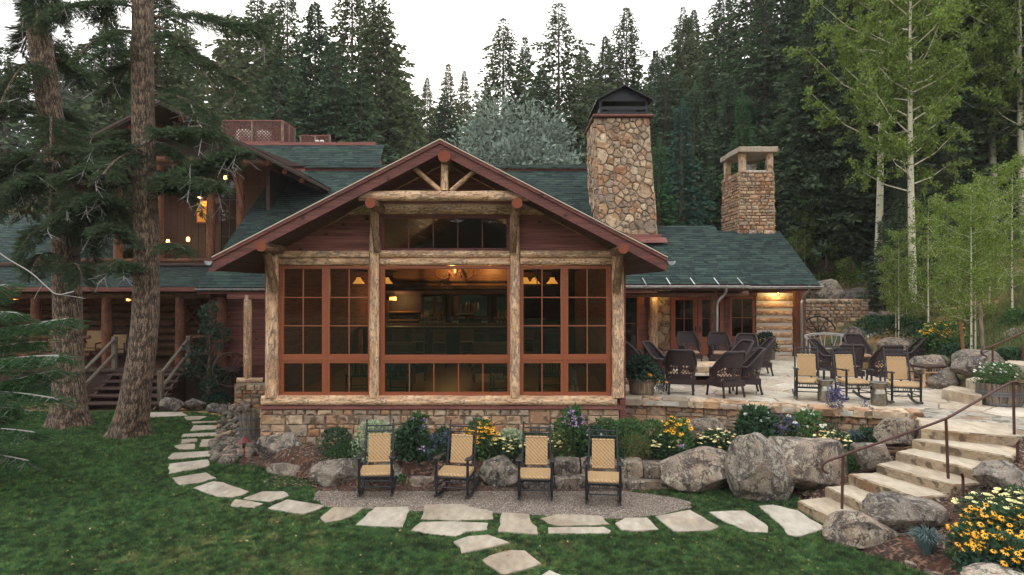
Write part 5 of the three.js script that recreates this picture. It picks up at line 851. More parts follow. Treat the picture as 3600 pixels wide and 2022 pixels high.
{
  const b1 = G(452, 1530), t1 = thing('great_conifer_tree', 'great conifer with pale lit furrowed trunk leaning over the lawn before the porch steps', 'tree', null, b1);
  const at = (px, py, D) => W(px, py, D).sub(b1);
  greatTrunk(t1, [V(0, -0.15, 0), at(475, 1400, 16.2), at(508, 1150, 16.2), at(515, 900, 16.2), at(508, 600, 16.2), at(500, 200, 16.2), at(503, -100, 16.2), at(505, -900, 16.2)], [0.34, 0.2], 0.17);
  const L1 = []; const ax = (y) => V(0.36 + 0.004 * y, y, 0);
  for (let y = 5.7; y < 15; y += y > 8.4 ? 0.6 : 0.34) { const a = rr(0, 6.28), L = rr(1.0, 2.3) * (Math.cos(a) > 0.2 && y < 7 ? 0.6 : 1), d = V(Math.cos(a), 0, Math.sin(a) * 0.9), p = ax(y); if (d.x > 0.5 && y > 7.5 && rnd() < 0.6) continue; L1.push([p, p.clone().addScaledVector(d, L * 0.55).add(V(0, rr(0.0, 0.25), 0)), p.clone().addScaledVector(d, L).add(V(0, -rr(0.3, 1.1), 0)), rr(0.7, 1.2)]); }
  for (const [a, b, c, k] of [[[520, 720, 16], [640, 580, 15.6], [740, 640, 15.3], 1.5], [[520, 700, 16], [700, 560, 15.6], [850, 520, 15.5], 1.5], [[520, 640, 16], [650, 610, 15.4], [760, 640, 15], 1.3], [[520, 920, 16], [430, 760, 15.6], [330, 800, 15.4], 1.5], [[500, 960, 16], [440, 900, 15.5], [400, 940, 15.2], 1.6], [[540, 880, 15.8], [600, 830, 15.5], [650, 880, 15.3], 0.9], [[500, 1000, 15.8], [430, 880, 15.4], [380, 940, 15.2], 1.2], [[500, 760, 16], [380, 640, 15.5], [280, 700, 15.2], 1.6], [[505, 640, 16], [360, 540, 15.6], [200, 620, 15.4], 1.5], [[520, 500, 16], [640, 420, 15.6], [780, 470, 15.3], 1.3], [[510, 540, 16], [420, 470, 15.6], [330, 520, 15.4], 1.2],
    [[540, 60, 16], [720, 30, 15.8], [900, 105, 15.7], 0.7], [[545, 90, 16], [660, 130, 15.6], [760, 330, 15.4], 0.45], [[545, 330, 16], [650, 330, 15.6], [740, 400, 15.3], 0.8], [[700, 60, 15.9], [840, 120, 15.8], [960, 60, 15.8], 0.6], [[560, 140, 16], [760, 200, 15.8], [900, 330, 15.8], 0.5], [[500, 200, 16], [420, 150, 15.8], [330, 200, 15.6], 0.6]]) L1.push([at(...a), at(...b), at(...c), k]);
  boughs(t1, L1, M.needleNear, 0.88, M.barkFar, 46, true);
  const b2 = G(245, 1497), t2 = thing('great_conifer_tree', 'great conifer with dark shaded trunk at the corner of the porch', 'tree', null, b2), at2 = (px, py, D) => W(px, py, D).sub(b2);
  greatTrunk(t2, [V(0, -0.15, 0), at2(243, 1400, 17.4), at2(238, 1150, 17.4), at2(232, 900, 17.4), at2(205, 600, 17.4), at2(155, 250, 17.3), at2(115, -50, 17.2), at2(40, -800, 17.2)], [0.37, 0.24], 0.17);
  const L2 = []; for (let y = 5.2; y < 15; y += y > 8.6 ? 0.32 : 0.26) { const a = rr(0, 6.28), L = rr(1.2, 2.7) * (Math.cos(a) > 0.3 ? 0.7 : 1), d = V(Math.cos(a), 0, Math.sin(a)), p = V(-0.05 - 0.11 * Math.max(0, y - 4), y, 0); L2.push([p, p.clone().addScaledVector(d, L * 0.55).add(V(0, rr(0, 0.25), 0)), p.clone().addScaledVector(d, L).add(V(0, -rr(0.4, 1.3), 0)), rr(0.9, 1.4)]); }
  for (const [a, b, c, k] of [[[230, 960, 17], [270, 880, 16.2], [290, 990, 16], 1.3], [[220, 800, 17], [120, 760, 16.2], [60, 900, 16], 1.5], [[220, 720, 17], [330, 640, 16.3], [420, 760, 16], 1.4], [[200, 900, 17], [140, 860, 16.2], [110, 960, 16], 1.2], [[200, 640, 17], [90, 560, 16.3], [0, 700, 16], 1.5], [[190, 560, 17], [290, 470, 16.4], [400, 590, 16.2], 1.4]]) L2.push([at2(...a), at2(...b), at2(...c), k]);
  boughs(t2, L2, M.needleNear, 0.88, M.barkFar, 46, true);
  // bare pale bough reaching in from the side
  const bb = thing('dead_branch', 'bare pale bough arching in front of the dark trunk', 'branch'); add(bb, 'bough', tube([[-120, 800, 15.4], [20, 905, 15.3], [110, 960, 15.2], [160, 1005, 15.2], [200, 1035, 15.2], [260, 1025, 15.2]].map((p) => W(...p)), 0.014, 30, 5), M.deadTwig); add(bb, 'twig', merge([tube([[200, 1035, 15.2], [240, 1040, 15.2], [300, 1050, 15.1]].map((p) => W(...p)), 0.006, 8, 4), tube([[150, 1000, 15.2], [130, 1030, 15.2], [120, 1050, 15.2]].map((p) => W(...p)), 0.006, 6, 4)]), M.deadTwig);
  // young spruce at the edge of the lawn
  const b3 = V(-10.0, 0, -12.1), t3 = thing('young_spruce_tree', 'bushy young spruce with bright green drooping boughs at the lawn edge', 'tree', null, b3); add(t3, 'trunk', logGeo(V(0, -0.1, 0), V(0, 4.6, 0), 0.09, 0.02, 0.05, 8), M.barkFar);
  const L3 = []; for (let y = 0.35; y < 4.5; y += 0.11) { const a = rr(0, 6.28), L = 1.5 * (1 - y / 5.2) * rr(0.7, 1.15), d = V(Math.cos(a), 0, Math.sin(a)); L3.push([V(0, y, 0), V(0, y + 0.1, 0).addScaledVector(d, L * 0.5), V(0, y - 0.1 * L, 0).addScaledVector(d, L), 1]); }
  for (const [px, py, D, y0] of [[235, 1120, 11.6, 2.5], [210, 1250, 11.2, 2.1], [190, 1400, 11.2, 1.7], [205, 1300, 11.8, 1.5], [120, 1520, 11, 1.0], [60, 1100, 11.4, 3], [20, 1000, 11.5, 3.2], [160, 1200, 12, 2.3], [100, 1620, 11.2, 0.6]]) { const e = W(px, py, D).sub(b3); L3.push([V(0, y0, 0), V(e.x * 0.5, (y0 + e.y) / 2 + 0.12, e.z * 0.5), e, 1.6]); }
  boughs(t3, L3, M.needleYoung, 0.5, M.deadTwig, 40, false, 0.3);
}
// forest across the valley, behind the viewer: seen only as the dark reflection in the windows
reseed(35);
for (let n = 0; n < 64; n++) { const D = -rr(50, 76), x = -66 + n * 1.8 + rr(-2, 2); plantTree(pick(FAR), 'conifer_tree', 'fir on the opposite slope mirrored in the window glass', 'firs mirrored in the windows', x, D, rr(13, 18), pick(M.needle), rr(1.1, 1.5)); }
for (let n = 0; n < 50; n++) plantTree(pick(FAR), 'conifer_tree', 'fir high on the opposite slope mirrored in the window glass', 'high firs mirrored in the windows', -90 + n * 3.2 + rr(-1, 1), -rr(84, 98), rr(17, 22), pick(M.needle), rr(1.2, 1.6));

// ---------------------------------------------------------------- boulders
function rockGeo(w, h, d, sd, o = {}) {                       // faceted boulder, base at y = 0
  const { cuts = 16, det = 12, rough: ro = 0.1, flat = 0 } = o; reseed(1000 + sd);
  let g = new THREE.IcosahedronGeometry(1, det); g.deleteAttribute('normal'); g.deleteAttribute('uv'); g = mergeVertices(g, 1e-4);
  const p = g.attributes.position, P = []; for (let i = 0; i < cuts; i++) P.push([rdir(), rr(0.56, 0.86)]); P.push([V(rr(-0.15, 0.15), 1, rr(-0.15, 0.15)).normalize(), flat || 0.86]); P.push([V(0, -1, 0), 0.7]);
  const v = V(); for (let i = 0; i < p.count; i++) { v.fromBufferAttribute(p, i); for (const [n, e] of P) { const q = v.dot(n) - e; if (q > 0) v.addScaledVector(n, -q * 0.96); } const k = 1 + ro * fb3(v.x * 1.6, v.y * 1.6, v.z * 1.6, sd, 4) * 1.4 + 0.02 * fb3(v.x * 9, v.y * 9, v.z * 9, sd + 5, 2); p.setXYZ(i, v.x * k * w / 1.75, v.y * k, v.z * k * d / 1.75); }
  let lo = 9, hi = -9; for (let i = 0; i < p.count; i++) { lo = Math.min(lo, p.getY(i)); hi = Math.max(hi, p.getY(i)); } for (let i = 0; i < p.count; i++) p.setY(i, (p.getY(i) - lo) / (hi - lo) * h);
  g.computeVertexNormals(); return muv(g);
}
// a boulder that fills the photo box [x0, y0, x1, y1] with its foot on height Y
let rockN = 0;
function boulder(x0, y0, x1, y1, Y, label, o = {}) {
  const { mat = M.rock[rockN % 4], deep = 0.85, name = 'boulder', sink = 0.06, group, D: D_ } = o, base = D_ ? W((x0 + x1) / 2, y1, D_) : G((x0 + x1) / 2, y1, Y), s = F / -base.z, w = (x1 - x0) / s, h = (y1 - y0) / s, d = w * deep;
  const hh = Math.max(0.06, h * (D_ ? 1 : (1 - 0.0)) - (D_ ? 0 : d * (y1 - CY) / F * 0.3)) + sink;
  const m = solo(name, label, 'boulder', group, rockGeo(w * 1.07, hh, d, ++rockN, o), mat); m.position.set(base.x, base.y - sink, base.z - d * 0.42); m.rotation.y = o.turn ?? 0.25 * Math.sin(rockN * 2.7); return m;
}
const bed = 'boulders edging the flower bed';
boulder(886, 1523, 1034, 1634, 0, 'rounded lichen speckled boulder at the foundation corner beside the path lamp', { deep: 0.75, cuts: 14 });
boulder(937, 1630, 1094, 1678, 0, 'low flat pinkish rock lying in the grass at the bed edge', { deep: 0.9, flat: 0.5, mat: M.rock[3] });
boulder(1095, 1612, 1262, 1716, 0, 'grey purple lichened boulder beside the first rocking chair of the gravel row', { deep: 0.8, mat: M.rock[2] });
boulder(1262, 1632, 1424, 1712, 0.0, 'brown boulder behind the rocking chair next to the variegated shrub', { deep: 0.7, mat: M.rock[3] });
boulder(1424, 1672, 1545, 1712, 0, 'flat ledge stone behind the gravel between two rocking chairs', { deep: 0.7, flat: 0.5, mat: M.rock[1] });
boulder(1540, 1650, 1690, 1708, 0, 'low rock behind the turned rocking chair', { deep: 0.6, flat: 0.6, mat: M.rock[2] });
boulder(1681, 1607, 1836, 1716, 0, 'rounded grey lichened boulder under the black eyed daisies', { deep: 0.85, cuts: 14, mat: M.rock[0] });
boulder(2358, 1573, 2627, 1748, 0, 'big dome shaped boulder beside the squared stone blocks', { deep: 0.8, cuts: 14, mat: M.rock[1] });
boulder(2606, 1517, 2800, 1778, 0, 'tallest craggy boulder with grey lichen beside the stairs', { deep: 1.1, cuts: 14, mat: M.rock[0] });
boulder(2740, 1540, 3020, 1735, 0.12, 'broad sloping boulder against the lower stair treads', { deep: 0.8, cuts: 14, mat: M.rock[1] });
boulder(3028, 1557, 3152, 1648, 0.5, 'dark rock tucked beside the middle steps', { mat: M.rock[2] });
boulder(3087, 1466, 3262, 1568, 0.72, 'squared boulder with dark stained top at the head of the stairs', { deep: 0.7, cuts: 14, mat: M.rock[3] });
boulder(2949, 1802, 3160, 1936, 0, 'pale pinkish oblong boulder at the foot of the stairs', { deep: 0.8, mat: M.rock[1], cuts: 14, turn: -0.5 });
boulder(3095, 1746, 3350, 1880, 0.22, 'rounded dark speckled boulder beside the lower steps', { deep: 0.9, cuts: 14, mat: M.rock[2] });
boulder(3461, 1626, 3660, 1712, 0.75, 'dark boulder beside the upper steps at the yarrow', { mat: M.rock[2] });
boulder(3430, 2000, 3680, 2090, 0.3, 'pale grey boulder below the orange coneflowers', { mat: M.rockPale });
boulder(2407, 1468, 2590, 1585, 0.42, 'flat topped boulder against the patio wall behind the daisies', { deep: 0.6, flat: 0.6, mat: M.rock[3] });
// squared blocks between the boulders: two courses
reseed(41);
const blockPx = [[1850, 1947, 1626, 1690], [1947, 2041, 1623, 1686], [2043, 2178, 1622, 1692], [2180, 2262, 1623, 1697], [2262, 2370, 1636, 1706], [1840, 1950, 1690, 1722], [1950, 2062, 1688, 1727], [2064, 2186, 1692, 1735], [2188, 2372, 1700, 1752]];
for (const [a, b, c, d] of blockPx) { const low = d > 1715, D = low ? 11.95 : 12.2, s = F / D, w = (b - a) / s - 0.012, h = (d - c) / s + (low ? 0.06 : 0.03), g = rockGeo(w * 1.18, h, 0.5, ++rockN, { cuts: 0, flat: 0.62, rough: 0.05 }); const p = g.attributes.position; for (let i = 0; i < p.count; i++) { const x = p.getX(i), z = p.getZ(i); p.setX(i, clamp(x, -w / 2 + 0.012 * n3(z * 6, i % 3, 2), w / 2)); p.setZ(i, clamp(z, -0.25, 0.2 + 0.015 * n3(x * 6, p.getY(i) * 6, 4))); } g.computeVertexNormals(); const q = W((a + b) / 2, d, D), m = solo('stone_block', low ? 'roughly squared base course block of the low dry stone edging behind the chairs' : 'squared upper block of the low dry stone edging behind the chairs', 'stone block', 'dry stone edging blocks', g, pick([M.rock[0], M.rock[1], M.rock[3]])); m.position.set(q.x, q.y - 0.02, q.z - 0.2); }
// around the patio
const pr_ = [[2970, 1150, 3072, 1200, 'rounded boulder behind the white twig settee', 24], [3227, 1250, 3366, 1310, 'long flat ledge rock at the patio edge behind the wicker chairs', 17.6], [3292, 1298, 3420, 1368, 'thick squared rock beside the log side table', 16.4], [3127, 1190, 3255, 1228, 'low rock ledge behind the white twig chair', 21], [3384, 1237, 3590, 1310, 'broad rounded boulder under the upper handrail', 15.6], [3525, 1155, 3680, 1250, 'large boulder above the upper handrail', 18], [3531, 1105, 3640, 1172, 'dark boulder high beside the young aspens', 20], [2858, 980, 2992, 1064, 'large pale smooth boulder above the stone retaining wall', 29, M.rockPale], [2965, 1008, 3108, 1075, 'dark angular boulder next to the pale one', 28.5, M.rockDark], [3062, 1056, 3140, 1110, 'reddish striped boulder at the wall end', 27, M.rock[3]], [3098, 1094, 3180, 1140, 'grey boulder stacked below the reddish one', 26, M.rock[2]], [3046, 1096, 3102, 1140, 'dark rock beside the retaining wall end', 26, M.rockDark], [3177, 1085, 3266, 1145, 'dark brown boulder among the saplings', 25.5, M.rockDark], [3083, 985, 3128, 1010, 'small pink rock on the dry slope', 31, M.rock[3]], [3255, 1130, 3330, 1165, 'low boulder behind the orange flowers', 23, M.rock[2]], [3330, 1215, 3400, 1262, 'small rock in the rockery above the patio', 18.5, M.rock[2]]];
for (const [a, b, c, d, lab, D, mat] of pr_) boulder(a, b, c, d, 0, lab, { D, mat: mat ?? M.rock[rockN % 4], deep: 0.9, sink: 0.25, det: 8 });
// porch-side rocks and cobbles
for (const [a, b, c, d, lab] of [[553, 1396, 628, 1447, 'dark rounded rock beside the porch stair rail'], [627, 1404, 714, 1443, 'broad rounded rock below the porch shrub'], [716, 1418, 774, 1449, 'smallest rounded rock beside the fern bed'], [780, 1425, 850, 1452, 'low shaded rock in front of the stone pier']]) boulder(a, b, c, d, 0, lab, { mat: M.rock[2], det: 8 });
reseed(42);
{
  const proto = [0, 1, 2, 3].map((i) => rockGeo(1, 0.7, 0.9, 300 + i, { det: 5, cuts: 14 })), mats = [M.rock[0], M.rock[1], M.rock[2], M.rock[3], M.rockDark, M.stone[2]]; reseed(43);
  const spots = []; for (let t = 0; t < 3000 && spots.length < 120; t++) { const px = rr(738, 905), py = rr(1440, 1622), edge = lerp(775, 735, (py - 1440) / 180) + 30 * Math.abs(Math.sin(py * 0.05)) * 0.5; if (px < edge || (px > 840 && py > 1605) || px > lerp(870, 905, (py - 1440) / 180)) continue; if (spots.every(([a, b]) => Math.hypot(a - px, (b - py) * 1.6) > 13)) spots.push([px, py]); }
  for (const [px, py] of spots) { const p = G(px, py), s = rr(0.12, 0.27), m = solo('cobble', 'grey brown cobble in the drainage pile beside the flagstone path', 'cobble', 'cobbles in the drainage pile', pick(proto), pick(mats)); m.scale.set(s * rr(0.8, 1.4), s, s); m.rotation.set(rr(-0.3, 0.3), rr(0, 6.28), rr(-0.3, 0.3)); const up = 0.16 * clamp((px - 760) / 120) * clamp((1560 - py) / 100); m.position.set(p.x, p.y - 0.03 + up, p.z); }
  for (const [px, py, s, lab, mat] of [[770, 1585, 0.3, 'blackest angular rock in the drainage pile', M.rockDark], [800, 1632, 0.34, 'reddish smooth cobble in the grass below the drainage pile', M.copper]]) { const p = G(px, py), m = solo('cobble', lab, 'cobble', null, proto[1], mat === M.copper ? M.rock[3] : mat); m.scale.set(s * 1.3, s * 0.9, s); m.position.set(p.x, -0.03, p.z); }
  for (const [px, py] of [[768, 1607], [803, 1610], [835, 1536]]) { const p = G(px, py), m = solo('cobble', 'small white quartz pebble in the drainage pile', 'cobble', 'white pebbles', proto[2], M.chink); m.scale.setScalar(0.1); m.position.set(p.x, 0.02, p.z); }
}
// slab steps and retaining wall at the hill side of the patio
for (const [P, y, lab] of [[[[3310, 1368], [3345, 1355], [3455, 1372], [3452, 1392]], 1.32, 'lowest sandstone slab step leading up from the patio'], [[[3397, 1332], [3425, 1324], [3480, 1335], [3480, 1352]], 1.5, 'second sandstone slab step behind the barrel planter'], [[[3525, 1274], [3545, 1266], [3680, 1275], [3680, 1295]], 1.95, 'high sandstone slab step beside the boulder']]) solo('slab_step', lab, 'step', null, slab(rough(toPlan(P, y), 0.2, 0.015), y - 0.24, y, 0.015), M.step);
{
  const rw = thing('stone_retaining_wall', 'coursed stone retaining wall with flat cap behind the white twig settee', 'wall'), x0 = 11.35, x1 = 14.1, z = -27, top = 3.0;
  add(rw, 'core', box2(x0, x1, 0.9, top, z - 0.4, z - 0.01), M.mortar); stoneWall(rw, ashlar(0, 0, x1 - x0, top - 1.05, { maxW: 0.55, minW: 0.16, maxH: 0.22, minH: 0.1, ratio: 3, area: 0.06 }), (u, v, e) => V(x0 + u, 1.05 + v, z + e), { depth: 0.05, tones: [0, 1, 2, 3, 6, 8].map((i) => M.stone[i]) });
  for (let u = x0; u < x1 - 0.2; u += 0.7) add(rw, 'cap_stone', slab(rough([[u, z + 0.08], [Math.min(x1 + 0.05, u + 0.68), z + 0.08], [Math.min(x1 + 0.05, u + 0.68), z - 0.42], [u, z - 0.42]], 0.2, 0.012), top, top + 0.09, 0.012), M.stone[4]);
}
// handrails: bent iron bar on posts
function handrail(label, pts, posts, group) { const t = thing('iron_handrail', label, 'handrail', group); add(t, 'rail', tube(pts, 0.021, pts.length * 8, 8), M.rust); for (const [a, b] of posts) add(t, 'post', rod(a, b, 0.022, 0.022, 8), M.rust); return t; }
{
  const A = [G(2960, 1788, 0.16), G(3334, 1682, 0.63), G(3566, 1528, PY)].map((p) => p.clone()), pr = (p, px, py) => W(px, py, -p.z);
  const rp = [pr(A[0], 2912, 1664), pr(A[0], 2896, 1656), pr(A[0], 2891, 1640), pr(A[0], 2902, 1626), pr(A[0], 2960, 1604), pr(A[0], 2966, 1601), pr(A[1], 3326, 1472), pr(A[1], 3345, 1462), pr(A[2], 3540, 1352), pr(A[2], 3562, 1343), pr(A[2], 3582, 1346), pr(A[2], 3586, 1360), pr(A[2], 3580, 1374)];
  handrail('long rust brown iron handrail with curled end climbing beside the stone stairs', rp, [[A[0].setY(0.1), pr(A[0], 2964, 1603)], [A[1], pr(A[1], 3326, 1474)], [A[2], pr(A[2], 3563, 1346)]]);
  for (const [a, b, c, Y, lab] of [[[3088, 1822], [3090, 1752], [3064, 1722], 0.2, 'short bent iron rail end beside the lower step'], [[3386, 1760], [3386, 1682], [3356, 1652], 0.45, 'short bent iron rail end beside the middle steps'], [[3578, 1625], [3577, 1560], [3562, 1540], 0.85, 'short bent iron rail end beside the top step']]) { const p = G(...a, Y), q = (x) => W(...x, -p.z); const t = thing('iron_handrail', lab, 'handrail'); add(t, 'post', rod(p, q(b), 0.02, 0.02, 8), M.rust); const e = q(c); e.z += 0.15; add(t, 'rail', rod(q(b), e, 0.02, 0.02, 8), M.rust); }
  const u = (x, y, D = 15.2) => W(x, y, D); handrail('upper iron handrail with curled end rising over the boulder', [u(3468, 1252), u(3454, 1246), u(3450, 1235), u(3462, 1226), u(3492, 1216), u(3600, 1168), u(3700, 1122)], [[u(3490, 1320), u(3490, 1217)], [u(3596, 1280, 15.0), u(3596, 1210, 15.0)]]);
}
// flat edging stones between the lawn and the mulch slope
reseed(44);
[[[3118, 1932], [3160, 1925], [3205, 1958], [3165, 1962]], [[3170, 1966], [3212, 1960], [3285, 1988], [3240, 1996]], [[3246, 2000], [3292, 1991], [3370, 2022], [3330, 2030]]].forEach((P) => solo('edging_stone', 'flat grey edging stone between the lawn and the mulch slope', 'edging stone', 'lawn edging stones', slab(rough(toPlan(P, 0.06), 0.1, 0.015), -0.05, 0.07, 0.015), M.rock[1]));

// ---------------------------------------------------------------- rocking chairs (front is +z, origin on the ground between the runners)
reseed(50);
function makeRocker(label, group) {
  const t = thing('rocking_chair', label, 'rocking chair', group), w = 0.27;
  const hy = (z) => 0.02 + 0.36 * z * z;                         // runner curve
  for (const s of [-1, 1]) {
    const P = []; for (let i = 0; i <= 10; i++) { const z = lerp(-0.5, 0.36, i / 10), a = V(s * w, hy(z) + 0.02, z); P.push(a); } const g = []; for (let i = 0; i < 10; i++) g.push(bar(P[i], P[i + 1].clone().lerp(P[i], -0.04), 0.032, 0.05)); add(t, 'runner', merge(g), M.black);
    const ft = V(s * w, hy(0.26) + 0.04, 0.26), leg = [[0, 0.021], [0.12, 0.024], [0.3, 0.026], [0.46, 0.022], [0.54, 0.026], [0.58, 0.017], [0.62, 0.021], [0.63, 0]]; add(t, 'front_leg', lathe([[0, 0], ...leg.map(([y, r]) => [r, y])], 10).translate(ft.x, ft.y, ft.z), M.black);
    const rb = V(s * w * 0.94, hy(-0.2) + 0.03, -0.2), rt = V(s * w * 0.86, 1.13, -0.44); add(t, 'back_post', merge([rod(rb, rt, 0.02, 0.018, 10), rod(rt, rt.clone().add(V(0, 0.035, -0.008)), 0.011, 0.011, 6), plain(new THREE.SphereGeometry(0.021, 8, 6)).translate(rt.x, rt.y + 0.05, rt.z - 0.012)]), M.black);
    add(t, 'armrest', merge([bar(V(s * (w - 0.01), 0.655, -0.3), V(s * (w + 0.005), 0.678, 0.1), 0.05, 0.022), chbox(0.1, 0.026, 0.19, 0.01).translate(s * (w + 0.005), 0.682, 0.2)]), M.black);
    for (const [y, r] of [[0.18, 0.011], [0.3, 0.011]]) add(t, 'stretcher', rod(V(s * w, y + 0.03, 0.26), V(s * w * 0.93, y + 0.02, -0.22), r), M.black);
  }
  const along = (y) => { const k = (y - 0.05) / 1.08; return -0.2 - 0.24 * k; };
  for (const [y, r] of [[1.09, 0.013], [1.0, 0.013], [0.935, 0.011], [0.49, 0.011]]) add(t, 'back_rail', rod(V(-w * 0.88, y, along(y)), V(w * 0.88, y, along(y)), r, r, 8), M.black);
  for (let i = 0; i < 6; i++) { const x = (i - 2.5) * 0.035; add(t, 'spindle', rod(V(x, 1.0, along(1.0)), V(x, 1.09, along(1.09)), 0.006), M.black); }
  add(t, 'woven_back', merge([muv(new THREE.BoxGeometry(0.38, 0.45, 0.03)).rotateX(-0.22).translate(0, 0.71, along(0.71) + 0.0), ...[0.935, 0.49].map((y) => muv(new THREE.CylinderGeometry(0.022, 0.022, 0.38, 8)).rotateZ(Math.PI / 2).translate(0, y, along(y)))]), M.weave);
  add(t, 'woven_seat', (() => { const g = chbox(0.53, 0.06, 0.46, 0.022).rotateX(0.06).translate(0, 0.415, 0.03); return g; })(), M.weave);
  for (const [y, z] of [[0.37, 0.26], [0.3, 0.26], [0.2, 0.26], [0.36, -0.2], [0.22, -0.2]]) add(t, 'stretcher', rod(V(-w, y, z), V(w, y, z), 0.012, 0.012, 8), M.black);
  for (let i = 0; i < 8; i++) { const x = (i - 3.5) * 0.055 * (i < 2 || i > 5 ? 1.12 : 0.7); add(t, 'spindle', rod(V(x, 0.3, 0.26), V(x, 0.37, 0.26), 0.006), M.black); }
  for (let i = 0; i < 7; i++) for (const s of [-1, 1]) add(t, 'spindle', rod(V(s * w * 0.97, 0.32, -0.14 + i * 0.055), V(s * w * 0.98, 0.385, -0.14 + i * 0.055), 0.005, 0.005, 5), M.black);
  return t;
}
const lawnLab = ['black rocking chair with woven cane seat on gravel beside the variegated shrub', 'black rocking chair with woven cane seat turned at an angle before the black eyed daisies', 'black rocking chair with woven cane seat before the pale yellow yarrow', 'black rocking chair with woven cane seat in front of the squared stone blocks'];
const rock0 = makeRocker(lawnLab[0], 'rocking chairs on the gravel strip');
const putChair = (o, px, py, Y, turn) => { const p = G(px, py, Y); o.position.copy(p); o.rotation.y = turn; };
putChair(rock0, 1326, 1738, 0.012, 0.08);
[[1604, 1742, -0.2], [1884, 1750, -0.07], [2121, 1765, -0.13]].forEach(([x, y, a], i) => putChair(copyOf(rock0, lawnLab[i + 1], null, V(0, 0, 0)), x, y, 0.012, a));
[[2843, 1404, -0.28, 'black rocking chair with woven cane back on the patio beside the first milk can'], [2998, 1407, 0.02, 'black rocking chair with woven cane back between the two milk cans'], [3172, 1420, -0.22, 'black rocking chair with woven cane back at the patio corner above the yarrow']].forEach(([x, y, a, lab]) => putChair(copyOf(rock0, lab, 'rocking chairs on the patio', V(0, 0, 0)), x, y, PY, a));
{ const c = copyOf(rock0, 'dim rocking chair on the porch behind the stair rail', 'porch chairs', V((415 - CX) / 105, 1.0, -22.8), 0.3); }

// ---------------------------------------------------------------- dark wicker armchairs (front +z)
function makeWicker(label, group) {
  const t = thing('wicker_armchair', label, 'armchair', group);
  // curved shell: back and arms in one sweep, with open-work bands
  const n = 44, rowsT = 18, ring = (u) => { const a = lerp(-2.35, 2.35, u); return [Math.sin(a) * 0.36, -Math.cos(a) * 0.3]; };
  const topY = (u) => { const k = Math.abs(u - 0.5) * 2; return 0.64 + 0.40 * (1 - smooth(0.28, 0.72, k)); };
  const at = (u, v) => { const [x, z] = ring(u), y = lerp(0.33, topY(u), v), k = (y - 0.33) / 0.7, back = 1 - smooth(0.35, 0.75, Math.abs(u - 0.5) * 2); return V(x * (1 + 0.06 * k), y, z - 0.16 * k * back); };
  const P = [], UVs = []; for (let j = 0; j < rowsT; j++) for (let i = 0; i < n; i++) { const v0 = j / rowsT, v1 = (j + 1) / rowsT, open = j === 0 || j === 4 || j === 5 || j === 6 || j === 8; if (open && (i + j) % 2 === 0 && i % 11 > 1) continue; const q = [at(i / n, v0), at((i + 1) / n, v0), at((i + 1) / n, v1), at(i / n, v1)], uu = i / n * 1.7, vv = v0 * 0.6, du = 1.7 / n, dv = 0.6 / rowsT; for (const [k, a, b] of [[0, 0, 0], [1, 1, 0], [2, 1, 1], [0, 0, 0], [2, 1, 1], [3, 0, 1]]) { P.push(q[k].x, q[k].y, q[k].z); UVs.push(uu + a * du, vv + b * dv); } }
  const g = tri(P); g.setAttribute('uv', new THREE.Float32BufferAttribute(UVs, 2)); add(t, 'woven_shell', g, M.wicker);
  const rim = []; for (let i = 0; i <= n; i++) rim.push(at(i / n, 1)); const f0 = at(0, 0), f1 = at(1, 0); add(t, 'braided_rim', tube([V(f0.x, 0.36, f0.z + 0.02), V(f0.x, 0.58, f0.z + 0.02), ...rim, V(f1.x, 0.58, f1.z + 0.02), V(f1.x, 0.36, f1.z + 0.02)], 0.034, 70, 8), M.wicker);
  const ap = []; for (let i = 0; i <= 12; i++) { const a = i / 12; ap.push([lerp(-0.33, 0.33, a), 0.2 + 0.05 * Math.sin(a * Math.PI)]); } 
  add(t, 'apron', merge([bx(0.66, 0.13, 0.03, 0, 0.31, 0.26), bx(0.6, 0.13, 0.03, 0, 0.31, -0.3), bx(0.03, 0.13, 0.56, -0.34, 0.31, -0.02), bx(0.03, 0.13, 0.56, 0.34, 0.31, -0.02), bx(0.64, 0.03, 0.56, 0, 0.37, -0.02)]), M.wicker);
  for (const [x, z] of [[-0.31, 0.25], [0.31, 0.25], [-0.27, -0.27], [0.27, -0.27]]) add(t, 'leg', merge([rod(V(x * 1.08, 0.03, z * (z < 0 ? 1.25 : 1.05)), V(x, 0.3, z), 0.024, 0.03, 8), plain(new THREE.SphereGeometry(0.034, 8, 6)).translate(x * 1.08, 0.032, z * (z < 0 ? 1.25 : 1.05))]), M.wicker);
  add(t, 'seat_cushion', (() => { const q = chbox(0.56, 0.1, 0.52, 0.04); return q.translate(0, 0.43, 0.01); })(), M.cushion);
  return t;
}
const wk = makeWicker('dark wicker armchair seen from behind beside the orange flower tub', 'wicker armchairs round the stone table'); wk.scale.set(0.93, 0.98, 0.93);
const ringLab = 'dark wicker armchair in the circle round the stone table', ring2 = 'dark wicker armchair in the circle behind the patio rockers';
putChair(wk, 2392, 1382, PY, Math.PI - 0.2);
const wkList = [[2550, 1392, Math.PI + 0.35, 'dark wicker armchair seen from behind next to the porch post'], [2622, 1382, -1.75, 'dark wicker armchair in profile beside its neighbour at the open end of the circle'], [2318, 1345, 1.0, 'dark wicker armchair facing the stone table just past the orange flower tub'], [2238, 1345, 1.9, 'dark wicker armchair half hidden behind the orange flower tub'], [2222, 1315, 1.2, 'dark wicker armchair partly hidden by the gable corner post'], [2425, 1286, 0.1, 'dark wicker armchair facing out in front of the double doors'], [2530, 1288, -0.15, 'dark wicker armchair facing out behind the porch post and downspout'], [2622, 1296, -0.4, 'dark wicker armchair in front of the fixed window beside the doors'], [2588, 1335, -1.3, 'dark wicker armchair turned side on just past the downspout'], [2668, 1318, -1.7, 'dark wicker armchair side on nearest the dark tub by the log wall']];
